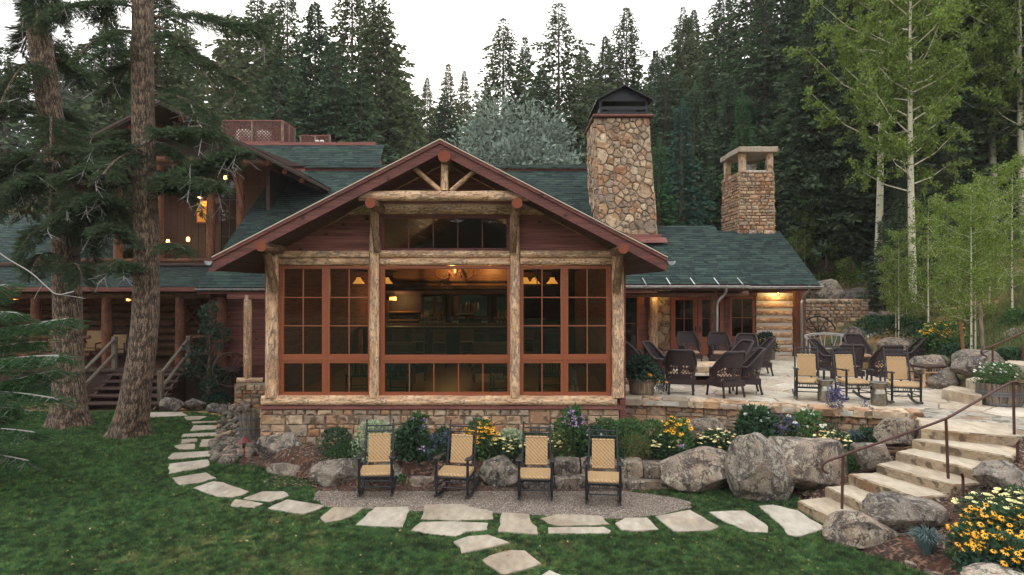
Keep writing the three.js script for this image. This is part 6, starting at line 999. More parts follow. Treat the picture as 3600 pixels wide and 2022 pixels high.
for (const [x, y, a, lab] of wkList) { const c = copyOf(wk, lab ?? ringLab, 'wicker armchairs round the stone table', V(0, 0, 0)); putChair(c, x, y, PY, a); }
for (const [x, y, a, lab] of [[2905, 1330, 0.9, 'dark wicker armchair turned toward its circle beside the white twig settee'], [2978, 1352, Math.PI - 0.1, 'dark wicker armchair seen from behind between the first two patio rockers'], [3108, 1355, Math.PI + 0.05, 'dark wicker armchair seen from behind between the second and third patio rockers'], [3022, 1300, 0.1, 'dark wicker armchair facing forward in front of the white twig settee'], [3192, 1318, -1.9], [3240, 1306, -1.8]]) { const c = copyOf(wk, lab ?? 'dark wicker armchair tilted side on beside the log side table', 'wicker armchairs behind the patio rockers', V(0, 0, 0)); putChair(c, x, y, PY, a); }
{ // stone-topped table in the circle
  const t = thing('stone_table', 'low square table with rough stone top on timber base inside the wicker circle', 'table', null, G(2468, 1345, PY)); add(t, 'table_top', slab(rough([[-0.6, 0.6], [0.6, 0.6], [0.6, -0.6], [-0.6, -0.6]], 0.2, 0.02), 0.34, 0.48, 0.02), M.stone[1]); add(t, 'base', merge([bx(1.0, 0.12, 0.14, 0, 0.06, 0.35), bx(1.0, 0.12, 0.14, 0, 0.06, -0.35), bx(0.16, 0.3, 0.9, -0.4, 0.2, 0), bx(0.16, 0.3, 0.9, 0.4, 0.2, 0)]), M.brownWood);
  const l = thing('log_side_table', 'rustic log side table at the patio edge', 'table', null, G(3258, 1358, PY), 0.2); add(l, 'table_top', chbox(0.6, 0.05, 0.5, 0.01).translate(0, 0.5, 0), M.brownWood); for (const [x, z] of [[-0.24, 0.19], [0.24, 0.19], [-0.24, -0.19], [0.24, -0.19]]) add(l, 'leg', logGeo(V(x, 0, z), V(x, 0.48, z), 0.045, 0.04), M.log); for (const y of [0.14, 0.36]) for (const z of [-0.19, 0.19]) add(l, 'rung', logGeo(V(-0.24, y, z), V(0.24, y, z), 0.022, 0.022, 0.05, 8), M.log); for (let i = 0; i < 6; i++) add(l, 'slat', rod(V(-0.2 + i * 0.08, 0.36, 0.19), V(-0.2 + i * 0.08, 0.48, 0.19), 0.012), M.logDark);
}
// ---------------------------------------------------------------- white twig settee and chair
function twigSeat(name, label, cat, w, p, turn) {
  const t = thing(name, label, cat, null, p, turn), h = w / 2, m = M.whiteTwig, arc = []; for (let i = 0; i <= 16; i++) { const a = lerp(-2.0, 2.0, i / 16); arc.push(V(Math.sin(a) * h, 0.86 - 0.16 * Math.pow(Math.abs(a) / 2, 2), -Math.cos(a) * 0.28)); }
  add(t, 'top_bow', tube(arc, 0.022, 40, 6), m); add(t, 'second_bow', tube(arc.map((v) => v.clone().add(V(0, -0.05, 0.01))), 0.014, 40, 5), m);
  for (const [x, z] of [[-h * 0.92, 0.2], [h * 0.92, 0.2], [-h * 0.8, -0.22], [h * 0.8, -0.22]]) add(t, 'leg', tube([V(x, 0, z), V(x * 1.02, 0.3, z), V(x * 0.98, z > 0 ? 0.68 : 0.8, z * 0.8)], 0.022, 8, 6), m);
  add(t, 'seat', chbox(w * 0.88, 0.05, 0.46, 0.015).translate(0, 0.4, 0), M.brownWood); add(t, 'seat_rail', merge([rod(V(-h * 0.92, 0.38, 0.22), V(h * 0.92, 0.38, 0.22), 0.02), rod(V(-h * 0.85, 0.38, -0.22), V(h * 0.85, 0.38, -0.22), 0.02)]), m);
  const k = Math.round(w / 0.2); for (let i = 0; i < k; i++) { const a = lerp(-1.1, 1.1, (i + 0.5) / k); add(t, 'splat', rod(V(Math.sin(a + (i % 2 ? 0.1 : -0.1)) * h * 0.86, 0.4, -0.22), V(Math.sin(a) * h, 0.83 - 0.1 * Math.abs(a) / 2, -Math.cos(a) * 0.28), 0.013, 0.013, 5), m); }
  for (const s of [-1, 1]) add(t, 'brace', rod(V(s * h * 0.9, 0.05, 0.2), V(s * h * 0.45, 0.36, 0.2), 0.014), m);
}
twigSeat('twig_settee', 'white painted bentwood twig settee behind the wicker chairs', 'settee', 1.6, G(2908, 1262, PY), 0.12);
twigSeat('twig_armchair', 'white painted bentwood twig armchair near the rock ledge', 'armchair', 0.85, G(3100, 1262, PY), -0.6);
// ---------------------------------------------------------------- milk cans, tubs, lamps, wheels
function milkCan(label, p) { const t = thing('milk_can', label, 'milk can', 'milk can side tables', p); add(t, 'can_body', lathe([[0, 0], [0.155, 0], [0.165, 0.02], [0.16, 0.1], [0.165, 0.12], [0.15, 0.24], [0.155, 0.26], [0.125, 0.33], [0.12, 0.36], [0.165, 0.45], [0.175, 0.47], [0.165, 0.475], [0.02, 0.475], [0, 0.475]], 20), M.galvDull); add(t, 'rim', plain(new THREE.TorusGeometry(0.17, 0.012, 6, 24).rotateX(Math.PI / 2).translate(0, 0.47, 0)), M.galvDull); for (const s of [-1, 1]) add(t, 'handle', plain(new THREE.TorusGeometry(0.035, 0.009, 5, 10).translate(s * 0.185, 0.43, 0)), M.galvDull); }
milkCan('dented metal milk can between the first and second patio rockers', G(2902, 1412, PY)); milkCan('dented metal milk can beside the corner patio rocker', G(3090, 1424, PY));
function tub(name, label, p, r, h, mat, hoopMat, o = {}) {
  const t = thing(name, label, 'planter', null, p), n = o.staves ?? 16;
  for (let i = 0; i < n; i++) { const a0 = i / n * 6.2832 + 0.012, a1 = (i + 1) / n * 6.2832 - 0.012, rb = o.bottom ?? r * 0.88, q = (a, rr_, y) => V(Math.cos(a) * rr_, y, Math.sin(a) * rr_), y1 = h + (o.ragged ? rr(-0.03, 0.03) : 0), belly = o.belly ?? 0, B = []; const Q = (a, b, c, d) => { for (const v of [a, b, c, a, c, d]) B.push(v.x, v.y, v.z); }; const ys = [0, 0.5, 1]; for (let k = 0; k < 2; k++) { const ya = ys[k] * y1, yb = ys[k + 1] * y1, ra = lerp(rb, r, ys[k]) + (k === 1 ? belly : 0), rc = lerp(rb, r, ys[k + 1]) + (k === 0 ? belly : 0); Q(q(a0, ra, ya), q(a0, rc, yb), q(a1, rc, yb), q(a1, ra, ya)); Q(q(a0, ra - 0.025, ya), q(a1, ra - 0.025, ya), q(a1, rc - 0.025, yb), q(a0, rc - 0.025, yb)); } Q(q(a0, r, y1), q(a0, r - 0.025, y1), q(a1, r - 0.025, y1), q(a1, r, y1)); add(t, 'stave', muv(tri(B)), mat); }
  const rb = o.bottom ?? r * 0.88; for (const k of o.hoops ?? [0.12, 0.85]) add(t, 'hoop', lathe([[lerp(rb, r, k) + 0.006 + (o.belly ?? 0) * (1 - Math.abs(k - 0.5) * 2), h * k - 0.02], [lerp(rb, r, k) + 0.009 + (o.belly ?? 0) * (1 - Math.abs(k - 0.5) * 2), h * k + 0.02]], 28), hoopMat);
  add(t, 'fill', plain(new THREE.CircleGeometry(r - 0.02, 20).rotateX(-Math.PI / 2).translate(0, h * (o.fill ?? 0.88), 0)), o.fillMat ?? M.soil); return t;
}
const tubA = tub('flower_tub', 'weathered wooden tub of orange dahlias at the patio corner', G(2256, 1386, PY), 0.31, 0.37, M.barrel, M.barrelGrey, { staves: 14 });
const tubB = tub('flower_tub', 'dark tub of trailing flowers against the log wall', G(2690, 1264, PY), 0.34, 0.36, M.barrelGrey, M.hoop);
const tubC = tub('barrel_planter', 'grey half barrel planter of white daisies at the head of the stairs', G(3516, 1422, PY), 0.43, 0.46, M.barrelGrey, M.hoop, { staves: 20, belly: 0.02, hoops: [0.1, 0.5, 0.62] });
tub('rain_barrel', 'weathered blue grey half barrel of water at the foundation corner', V(-5.92, 0.1, -15.6), 0.31, 0.62, M.barrelGrey, M.hoop, { staves: 18, ragged: true, hoops: [0.2, 0.45, 0.8], fill: 0.75, fillMat: std({ color: lin(0.02, 0.09, 0.09), roughness: 0.08 }) });
{
  const p = G(858, 1640), t = thing('path_lamp', 'small dark red metal path lamp with peaked shade in the grass', 'lamp', null, p); add(t, 'stake', rod(V(0, 0, 0), V(0, 0.33, 0), 0.016, 0.013, 8), M.copper); add(t, 'shade', plain(new THREE.ConeGeometry(0.155, 0.13, 6, 1).translate(0, 0.55, 0)), std({ color: lin(0.11, 0.025, 0.022), roughness: 0.45 })); for (let i = 0; i < 4; i++) { const a = i * 1.57 + 0.5; add(t, 'strut', rod(V(0, 0.33, 0), V(Math.cos(a) * 0.06, 0.49, Math.sin(a) * 0.06), 0.007), M.copper); } add(t, 'globe', lathe([[0, 0.36], [0.03, 0.38], [0.035, 0.45], [0.02, 0.48]], 8), M.glass);
  const wheel = (label, c, r, turn, mat) => { const w = thing('wagon_wheel', label, 'wheel', null, c, turn); add(w, 'rim', plain(new THREE.TorusGeometry(r, 0.03, 6, 36)), mat); add(w, 'hub', plain(new THREE.CylinderGeometry(0.07, 0.07, 0.16, 10).rotateX(Math.PI / 2)), mat); for (let i = 0; i < 12; i++) { const a = i / 12 * 6.283; add(w, 'spoke', rod(V(Math.cos(a) * 0.06, Math.sin(a) * 0.06, 0), V(Math.cos(a) * r, Math.sin(a) * r, 0), 0.016), mat); } w.rotation.x = -0.12; };
  wheel('old wagon wheel leaning in the shade beside the stone pier', W(812, 1300, 20.9), 0.52, 0.6, M.brownWood); wheel('iron wagon wheel leaning against the stone retaining wall', V(11.95, 1.75, -26.6), 0.68, 0, M.blackIron);
}
// wicker chairs dim on the porch
for (const [px, D] of [[185, 23.2], [320, 23.2]]) { const t = thing('cane_bench', 'dim woven cane armchair in the shade of the porch', 'armchair', 'cane chairs on the porch', V((px - CX) / F * D, 1.0, -D)); add(t, 'woven_back', bx(0.62, 0.58, 0.04, 0, 0.78, -0.25, -0.15), M.weave); add(t, 'woven_seat', chbox(0.62, 0.06, 0.5, 0.02).translate(0, 0.45, 0), M.weave); for (const [x, z] of [[-0.29, 0.23], [0.29, 0.23], [-0.29, -0.25], [0.29, -0.25]]) add(t, 'leg', rod(V(x, 0, z), V(x, z > 0 ? 0.66 : 1.08, z - (z > 0 ? 0 : 0.08)), 0.025), M.logRed); for (const s of [-0.29, 0.29]) add(t, 'armrest', rod(V(s, 0.66, 0.23), V(s, 0.68, -0.28), 0.025), M.logRed); }

// ---------------------------------------------------------------- inside the window wing: bar, seats, lamps
reseed(60);
const FL = 1.13;
{
  const bar_ = thing('bar_counter', 'long dark polished bar counter across the room behind the glass', 'counter'); add(bar_, 'counter_top', chbox(6.6, 0.06, 0.6, 0.02).translate(-1.6, 2.26, -22.1), M.brownWood); add(bar_, 'counter_front', box2(-4.8, 1.6, FL, 2.22, -22.3, -21.95), M.darkWood); for (let i = 0; i < 8; i++) add(bar_, 'panel', chbox(0.66, 0.8, 0.03, 0.012).translate(-4.4 + i * 0.8, 1.66, -21.93), M.brownWood); add(bar_, 'foot_rail', rod(V(-4.8, 1.32, -21.7), V(1.6, 1.32, -21.7), 0.025, 0.025, 8), M.copper);
  const bb = thing('back_bar', 'dark wooden back bar with mirrors and shelves against the rear wall', 'cabinet'), q = (px, py) => W(px, py, 23.9), mirror = std({ color: lin(0.75, 0.8, 0.78), metalness: 1, roughness: 0.04 });
  add(bb, 'cabinet', box2(-4.7, 1.6, FL, 2.3, -24.15, -23.6), M.darkWood); add(bb, 'cornice', box2(-4.7, 1.6, 3.32, 3.44, -24.15, -23.75), M.brownWood);
  for (const px of [1364, 1478, 1562, 1583, 1720, 1742, 1800, 1850]) add(bb, 'pilaster', box2(q(px, 0).x - 0.05, q(px, 0).x + 0.05, 2.3, 3.32, -24.15, -23.8), M.brownWood);
  for (const [a, b] of [[1484, 1558], [1746, 1796]]) add(bb, 'mirror', plain(new THREE.PlaneGeometry((b - a) / 100.4, 0.75).translate((q(a, 0).x + q(b, 0).x) / 2, 2.85, -24.1)), mirror);
  const c = q(1651, 0).x, s = new THREE.Shape(); s.moveTo(-0.6, 2.55); s.lineTo(0.6, 2.55); s.lineTo(0.6, 3.24); s.quadraticCurveTo(0.45, 3.22, 0.3, 3.32); s.quadraticCurveTo(0, 3.46, -0.3, 3.32); s.quadraticCurveTo(-0.45, 3.22, -0.6, 3.24); add(bb, 'arched_mirror', plain(new THREE.ShapeGeometry(s, 8).translate(c, 0, -24.05)), mirror);
  for (const [x0, x1, y] of [[1368, 1474, 1125], [1368, 1474, 1096], [1584, 1718, 1117], [1804, 1920, 1122]]) add(bb, 'shelf', box2(q(x0, y).x, q(x1, y).x, q(x0, y).y - 0.02, q(x0, y).y + 0.02, -24.14, -23.7), M.amberWood);
  add(bb, 'drawer_pull', merge([bx(0.5, 0.05, 0.02, c - 0.4, 2.5, -23.59), bx(0.5, 0.05, 0.02, c + 0.4, 2.5, -23.59)]), M.galv);
  // bottles and glasses
  const bg = lathe([[0, 0], [0.038, 0], [0.04, 0.02], [0.04, 0.18], [0.014, 0.23], [0.013, 0.3], [0, 0.3]], 10), lb = lathe([[0.041, 0.05], [0.041, 0.13]], 10), bm = [[0.25, 0.13, 0.03], [0.05, 0.09, 0.04], [0.4, 0.3, 0.14], [0.12, 0.05, 0.02]].map((k) => std({ color: lin(...k), roughness: 0.08 }));
  const spots = []; for (let i = 0; i < 13; i++) spots.push([1480 + i * 6.6, 1]); for (let i = 0; i < 11; i++) spots.push([1484 + i * 7.4, 0]); for (const px of [1593, 1599, 1608, 1696, 1704, 1711]) spots.push([px, 1]); for (let i = 0; i < 8; i++) spots.push([1742 + i * 6.4, i % 2]);
  for (const [px, f] of spots) { const D = f ? 23.0 : 23.5, p = V((px - CX) / F * D, f ? 2.3 : 2.42, -D), t = thing('liquor_bottle', 'liquor bottle in the crowded row on the bar shelves', 'bottle', 'bottles on the back bar', p); t.scale.set(1, rr(0.85, 1.15), 1); add(t, 'glass_body', bg, pick(bm)); add(t, 'paper_label', lb, M.chink); }
  const gg = lathe([[0, 0], [0.028, 0], [0.034, 0.11], [0.031, 0.11], [0.026, 0.006], [0, 0.006]], 10); for (let i = 0; i < 12; i++) { const p = q(1376 + i * 8, 1123); tag(add(scene, numbered('drinking_glass'), gg, M.glass), 'clear tumbler on the lit bar shelf', 'glass', 'tumblers on the bar shelf').position.set(p.x, p.y, -23.85); }
  const tap = thing('beer_tap_tower', 'brass beer tap tower with five pale handles before the arched mirror', 'beer tap', null, V(c, 2.29, -22.6)); add(tap, 'tower', merge([rod(V(0, 0, 0), V(0, 0.34, 0), 0.03, 0.03, 10), rod(V(-0.24, 0.36, 0), V(0.24, 0.36, 0), 0.035, 0.035, 10)]), M.copper); for (let i = 0; i < 5; i++) add(tap, 'tap_handle', lathe([[0, 0.4], [0.018, 0.42], [0.028, 0.62], [0.022, 0.7], [0, 0.71]], 8).translate((i - 2) * 0.105, 0, 0.02), [M.chink, M.amberWood, M.copper, M.amberWood, M.chink][i]);
  const an = thing('antler_mount', 'mounted antler rack on the amber wall above the bar', 'antlers', null, W(1600, 930, 24.05)); for (const s2 of [-1, 1]) { add(an, 'antler', merge([tube([V(s2 * 0.06, 0.1, 0.05), V(s2 * 0.3, -0.5, 0.2), V(s2 * 0.62, -0.42, 0.2), V(s2 * 0.7, 0.2, 0.15)], 0.03, 20, 6), tube([V(s2 * 0.35, -0.45, 0.2), V(s2 * 0.2, -0.25, 0.28), V(s2 * 0.02, -0.5, 0.3)], 0.022, 10, 5), tube([V(s2 * 0.6, -0.42, 0.2), V(s2 * 0.85, -0.3, 0.25), V(s2 * 0.98, 0.1, 0.2)], 0.022, 10, 5)]), M.darkWood); } add(an, 'skull_plate', lathe([[0, -0.35], [0.05, -0.3], [0.08, 0], [0.05, 0.15], [0, 0.2]], 8), M.chink);
  const wp = thing('amber_wall_panel', 'warm lit wood panel behind the antler rack', 'panel'); add(wp, 'board', box2(-4.2, 1.4, 3.62, 4.9, -24.19, -24.15), M.amberWood); add(wp, 'moulding', merge([box2(-4.2, 1.4, 3.5, 3.6, -24.19, -23.95), box2(-4.2, 1.4, 3.74, 3.8, -24.15, -24.1)]), M.brownWood);
}
function shadeLamp(parent, x, y, z, k = 1) { add(parent, 'lamp_shade', lathe([[0.045 * k, 0.15 * k], [0.075 * k, 0.08 * k], [0.145 * k, -0.0]], 18).translate(x, y, z), M.lampGlow); }
function chandelier(label, p, spots) {
  const t = thing('chandelier', label, 'chandelier', null, p); add(t, 'stem', rod(V(0, 0, 0), V(0, 4.6 - p.y, 0), 0.015), M.blackIron); add(t, 'ring', plain(new THREE.TorusGeometry(0.5, 0.016, 6, 32).rotateX(Math.PI / 2).translate(0, 0.3, 0)), M.blackIron);
  for (const [x, z] of spots) { add(t, 'arm', tube([V(0, 0.3, 0), V(x * 0.6, 0.1, z * 0.6), V(x, 0.18, z)], 0.011, 8, 5), M.blackIron); shadeLamp(t, x, 0, z); }
  for (let i = 0; i < 5; i++) { const a = i * 1.257 + 0.3; shadeLamp(t, Math.cos(a) * 0.45, 0.36, Math.sin(a) * 0.45); }
  const L = new THREE.PointLight(new THREE.Color(1, 0.62, 0.28), 0.6, 0, 2); L.name = 'chandelier_light'; L.position.copy(p).add(V(0, -0.12, 0)); L.castShadow = true; L.shadow.radius = 8; scene.add(L);
}
chandelier('chandelier of glowing amber shades behind the windows next to the antlers', V(-3.25, 3.64, -16.3), [[-0.39, 0.1], [0.27, 0.05]]);
chandelier('chandelier of glowing amber shades behind the windows nearest the patio', V(0.6, 3.64, -16.3), [[-0.28, 0.1], [-0.06, -0.15], [0.36, 0.05]]);
{ // picture light over the bar: what warms the panel and the bottles
  const t = thing('picture_light', 'brass strip lamp above the bar panel', 'lamp', null, V(-1.4, 4.36, -23.55)); add(t, 'added_hood', bx(2.2, 0.02, 0.5, 0, 0.08, 0.05), M.copper); add(t, 'tube_shade', rod(V(-0.9, 0, 0), V(0.9, 0, 0), 0.05, 0.05, 10), M.copper); add(t, 'lamp_strip', bx(1.7, 0.02, 0.04, 0, -0.055, -0.02), M.lampGlow); add(t, 'bracket', merge([rod(V(-0.6, 0, 0), V(-0.6, 0.1, -0.75), 0.012), rod(V(0.6, 0, 0), V(0.6, 0.1, -0.75), 0.012)]), M.copper);  // hood is an added unseen plate that keeps lamplight off the ceiling
  for (const x of [-0.7, 0.7]) { const L = new THREE.PointLight(new THREE.Color(1, 0.55, 0.2), 2.2, 0, 2); L.name = 'picture_light_glow'; L.position.set(-1.4 + x, 4.26, -23.55); L.castShadow = true; scene.add(L); }
  const u = thing('shelf_light', 'small glowing shelf lamp above the glasses', 'lamp', null, W(1381, 1050, 23.6)); add(u, 'lamp_box', bx(0.24, 0.12, 0.04), M.lampGlow); const L = new THREE.PointLight(new THREE.Color(1, 0.6, 0.25), 1.8, 0, 2); L.name = 'shelf_light_glow'; L.position.copy(W(1400, 1055, 23.45)); L.castShadow = true; scene.add(L);
}
// seats in the room
function twigChair(label, px, D, turn) { const t = thing('twig_chair', label, 'chair', 'green twig chairs', V((px - CX) / F * D, FL, -D), turn), m = M.greenTwig; for (const [x, z] of [[-0.24, 0.22], [0.24, 0.22], [-0.24, -0.2], [0.24, -0.2]]) add(t, 'leg', rod(V(x, 0, z), V(x, z > 0 ? 0.66 : 0.5, z), 0.024), m); const bow = []; for (let i = 0; i <= 12; i++) { const a = lerp(-1.9, 1.9, i / 12); bow.push(V(Math.sin(a) * 0.33, 0.92 - 0.2 * Math.pow(a / 1.9, 2), -Math.cos(a) * 0.24)); } add(t, 'bow', tube(bow, 0.022, 24, 6), m); for (let i = 0; i < 8; i++) { const a = lerp(-0.95, 0.95, i / 7); add(t, 'back_twig', rod(V(Math.sin(a) * 0.2, 0.42, -0.2), V(Math.sin(a) * 0.33, 0.9 - 0.05 * a * a, -Math.cos(a) * 0.24), 0.012), m); } add(t, 'seat', chbox(0.5, 0.045, 0.46, 0.015).translate(0, 0.43, 0), m); add(t, 'rung', merge([rod(V(-0.24, 0.16, 0.22), V(0.24, 0.16, 0.22), 0.016), rod(V(-0.24, 0.16, -0.2), V(0.24, 0.16, -0.2), 0.016), rod(V(-0.24, 0.2, -0.2), V(-0.24, 0.2, 0.22), 0.016), rod(V(0.24, 0.2, -0.2), V(0.24, 0.2, 0.22), 0.016)]), m); }
twigChair('green painted twig chair behind the wide lower window', 1400, 15.2, Math.PI - 0.1); twigChair('green painted twig chair at the post end of the wide window', 1768, 15.1, Math.PI + 0.2); twigChair('green twig chair dim behind the lower patio side window', 1935, 15.6, Math.PI); twigChair('green twig chair dim behind the first casement pair', 1262, 15.5, Math.PI);
function lounge(label, px, D, turn, tone) { const t = thing('upholstered_armchair', label, 'armchair', null, V((px - CX) / F * D, FL, -D), turn), m = std({ map: T.fabric, color: tone, roughness: 0.95 }); add(t, 'backrest', chbox(0.95, 0.66, 0.2, 0.07).rotateX(-0.12).translate(0, 0.72, -0.34), m); add(t, 'seat', chbox(0.95, 0.22, 0.74, 0.06).translate(0, 0.36, 0), m); for (const s of [-1, 1]) add(t, 'armrest', chbox(0.16, 0.3, 0.72, 0.05).translate(s * 0.5, 0.56, 0.02), m); for (const [x, z] of [[-0.42, 0.3], [0.42, 0.3], [-0.42, -0.3], [0.42, -0.3]]) add(t, 'leg', rod(V(x, 0, z), V(x, 0.26, z), 0.03), M.darkWood); }
lounge('grey tweed armchair with its back to the wide window', 1425, 17.6, Math.PI - 0.35, lin(0.14, 0.11, 0.085)); lounge('brown leather armchair with its back to the wide window', 1722, 17.6, Math.PI + 0.1, lin(0.16, 0.08, 0.04));
for (const [px, D] of [[1405, 20.6], [1475, 20.8], [1545, 20.5], [1640, 20.8], [1860, 20.6]]) { const t = thing('bar_stool', 'tall wooden bar stool with woven back at the bar counter', 'bar stool', 'bar stools', V((px - CX) / F * D, FL, -D), Math.PI + rr(-0.3, 0.3)); for (const [x, z] of [[-0.18, 0.18], [0.18, 0.18], [-0.18, -0.18], [0.18, -0.18]]) add(t, 'leg', rod(V(x * 1.1, 0, z * 1.1), V(x, z > 0 ? 0.74 : 1.18, z), 0.02), M.amberWood); add(t, 'seat', chbox(0.42, 0.05, 0.4, 0.015).translate(0, 0.75, 0), M.brownWood); add(t, 'backrest', bx(0.34, 0.32, 0.02, 0, 1.0, -0.19), M.amberWood); add(t, 'rung', merge([0.25, 0.45].flatMap((y) => [rod(V(-0.19, y, 0.19), V(0.19, y, 0.19), 0.014), rod(V(-0.19, y, -0.19), V(0.19, y, -0.19), 0.014)])), M.amberWood); }
{ const t = thing('pedestal_table', 'round table on a flared trunk pedestal behind the corner window', 'table', null, V((2020 - CX) / F * 15.7, FL, -15.7)); add(t, 'table_top', plain(new THREE.CylinderGeometry(0.42, 0.42, 0.04, 24).translate(0, 0.72, 0)), M.brownWood); add(t, 'pedestal', lathe([[0.26, 0], [0.24, 0.05], [0.12, 0.2], [0.07, 0.4], [0.09, 0.7]], 12), M.log); }
// ---------------------------------------------------------------- porch lamps, sconces, balcony lamps
function jarLamp(label, p, k) { const t = thing('jar_lamp', label, 'lamp', 'jar lamps under the eave', p); add(t, 'cap', lathe([[0, 0.14], [0.05, 0.13], [0.055, 0.06], [0.03, 0.05]], 12), M.blackIron); add(t, 'bulb', plain(new THREE.SphereGeometry(0.038, 12, 8)), M.bulbGlow); add(t, 'jar', lathe([[0.055, 0.06], [0.062, 0.0], [0.055, -0.07], [0, -0.075]], 12), M.glass); add(t, 'bracket', rod(V(0, 0.12, 0), V(0, 0.14, -0.25), 0.012), M.blackIron); const L = new THREE.PointLight(new THREE.Color(1, 0.6, 0.26), k, 0, 2); L.name = 'jar_lamp_glow'; L.position.copy(p); L.castShadow = true; L.shadow.radius = 2; scene.add(L); }
jarLamp('glowing jar lamp on the pale log post beside the doors', W(2316, 1036, 23.9), 0.9); jarLamp('glowing jar lamp on the log wall with white chinking', W(2736, 1032, 24.1), 1.6);
{ const t = thing('wall_sconce', 'small lit sconce behind the glass of the double doors', 'lamp', null, W(2486, 1066, 26.8)); add(t, 'lamp_shade', lathe([[0.07, 0.1], [0.09, -0.1]], 12), M.lampGlow); add(t, 'arm', rod(V(0, -0.1, 0), V(0, -0.2, -0.5), 0.012), M.copper); const L = new THREE.PointLight(new THREE.Color(1, 0.6, 0.25), 0.7, 0, 2); L.name = 'sconce_glow'; L.position.copy(W(2486, 1070, 26.6)); L.castShadow = true; scene.add(L); }
for (const [px, py, D, k, lab] of [[661, 842, 26.6, 0.8, 'glowing lamp on the balcony wall'], [792, 626, 26.8, 0.5, 'bare bulb glowing under the balcony rafters'], [590, 850, 27.5, 0.6, 'shaded lamp glowing at the balcony seat']]) { const p = W(px, py, D), t = thing('balcony_lamp', lab, 'lamp', null, p); add(t, 'bulb', lathe([[0, -0.09], [0.05, -0.08], [0.07, 0], [0.05, 0.09], [0, 0.1]], 12), M.bulbGlow); add(t, 'arm', rod(V(0, 0.09, 0), V(0, 0.16, -0.5), 0.012), M.blackIron); const L = new THREE.PointLight(new THREE.Color(1, 0.55, 0.2), k, 0, 2); L.name = 'balcony_lamp_glow'; L.position.copy(p).add(V(0, 0, 0.02)); L.castShadow = true; scene.add(L); }
{ const p = W(711, 745, 28.6), t = thing('framed_picture', 'tall amber framed picture lit on the balcony wall', 'picture', null, p); add(t, 'frame', merge([bx(0.5, 0.95, 0.04)]), M.darkWood); add(t, 'print', bx(0.4, 0.84, 0.01, 0, 0, 0.026), std({ color: lin(0.75, 0.4, 0.08), roughness: 0.6 })); add(t, 'figure', bx(0.08, 0.3, 0.008, 0, -0.05, 0.034), M.darkWood); const L = new THREE.PointLight(new THREE.Color(1, 0.6, 0.25), 0.9, 0, 2); L.name = 'picture_lamp_glow'; L.position.set(p.x, p.y + 0.55, p.z + 0.3); L.castShadow = true; scene.add(L); const h = thing('picture_lamp', 'small brass lamp over the balcony picture', 'lamp', null, V(p.x, p.y + 0.58, p.z + 0.26)); add(h, 'lamp_hood', rod(V(-0.14, 0, 0), V(0.14, 0, 0), 0.03, 0.03, 8), M.copper); add(h, 'lamp_strip', bx(0.24, 0.01, 0.03, 0, -0.028, 0), M.lampGlow); add(h, 'arm', rod(V(0, 0, 0), V(0, -0.06, -0.26), 0.01), M.copper); }
for (const [px, py] of [[55, 1043], [452, 1048]]) { const p = W(px, py, 24.4), t = thing('porch_lantern', 'dim amber lantern on the porch wall', 'lamp', 'porch lanterns', p); add(t, 'lantern_glass', bx(0.12, 0.2, 0.1), M.lampGlow); add(t, 'cap', lathe([[0.1, 0.1], [0, 0.18]], 4), M.blackIron); add(t, 'bracket', bx(0.03, 0.04, 0.6, 0, 0.1, -0.3), M.blackIron); const L = new THREE.PointLight(new THREE.Color(1, 0.5, 0.18), 0.35, 0, 2); L.name = 'porch_lantern_glow'; L.position.copy(p).add(V(0, 0, 0.08)); L.castShadow = true; scene.add(L); }

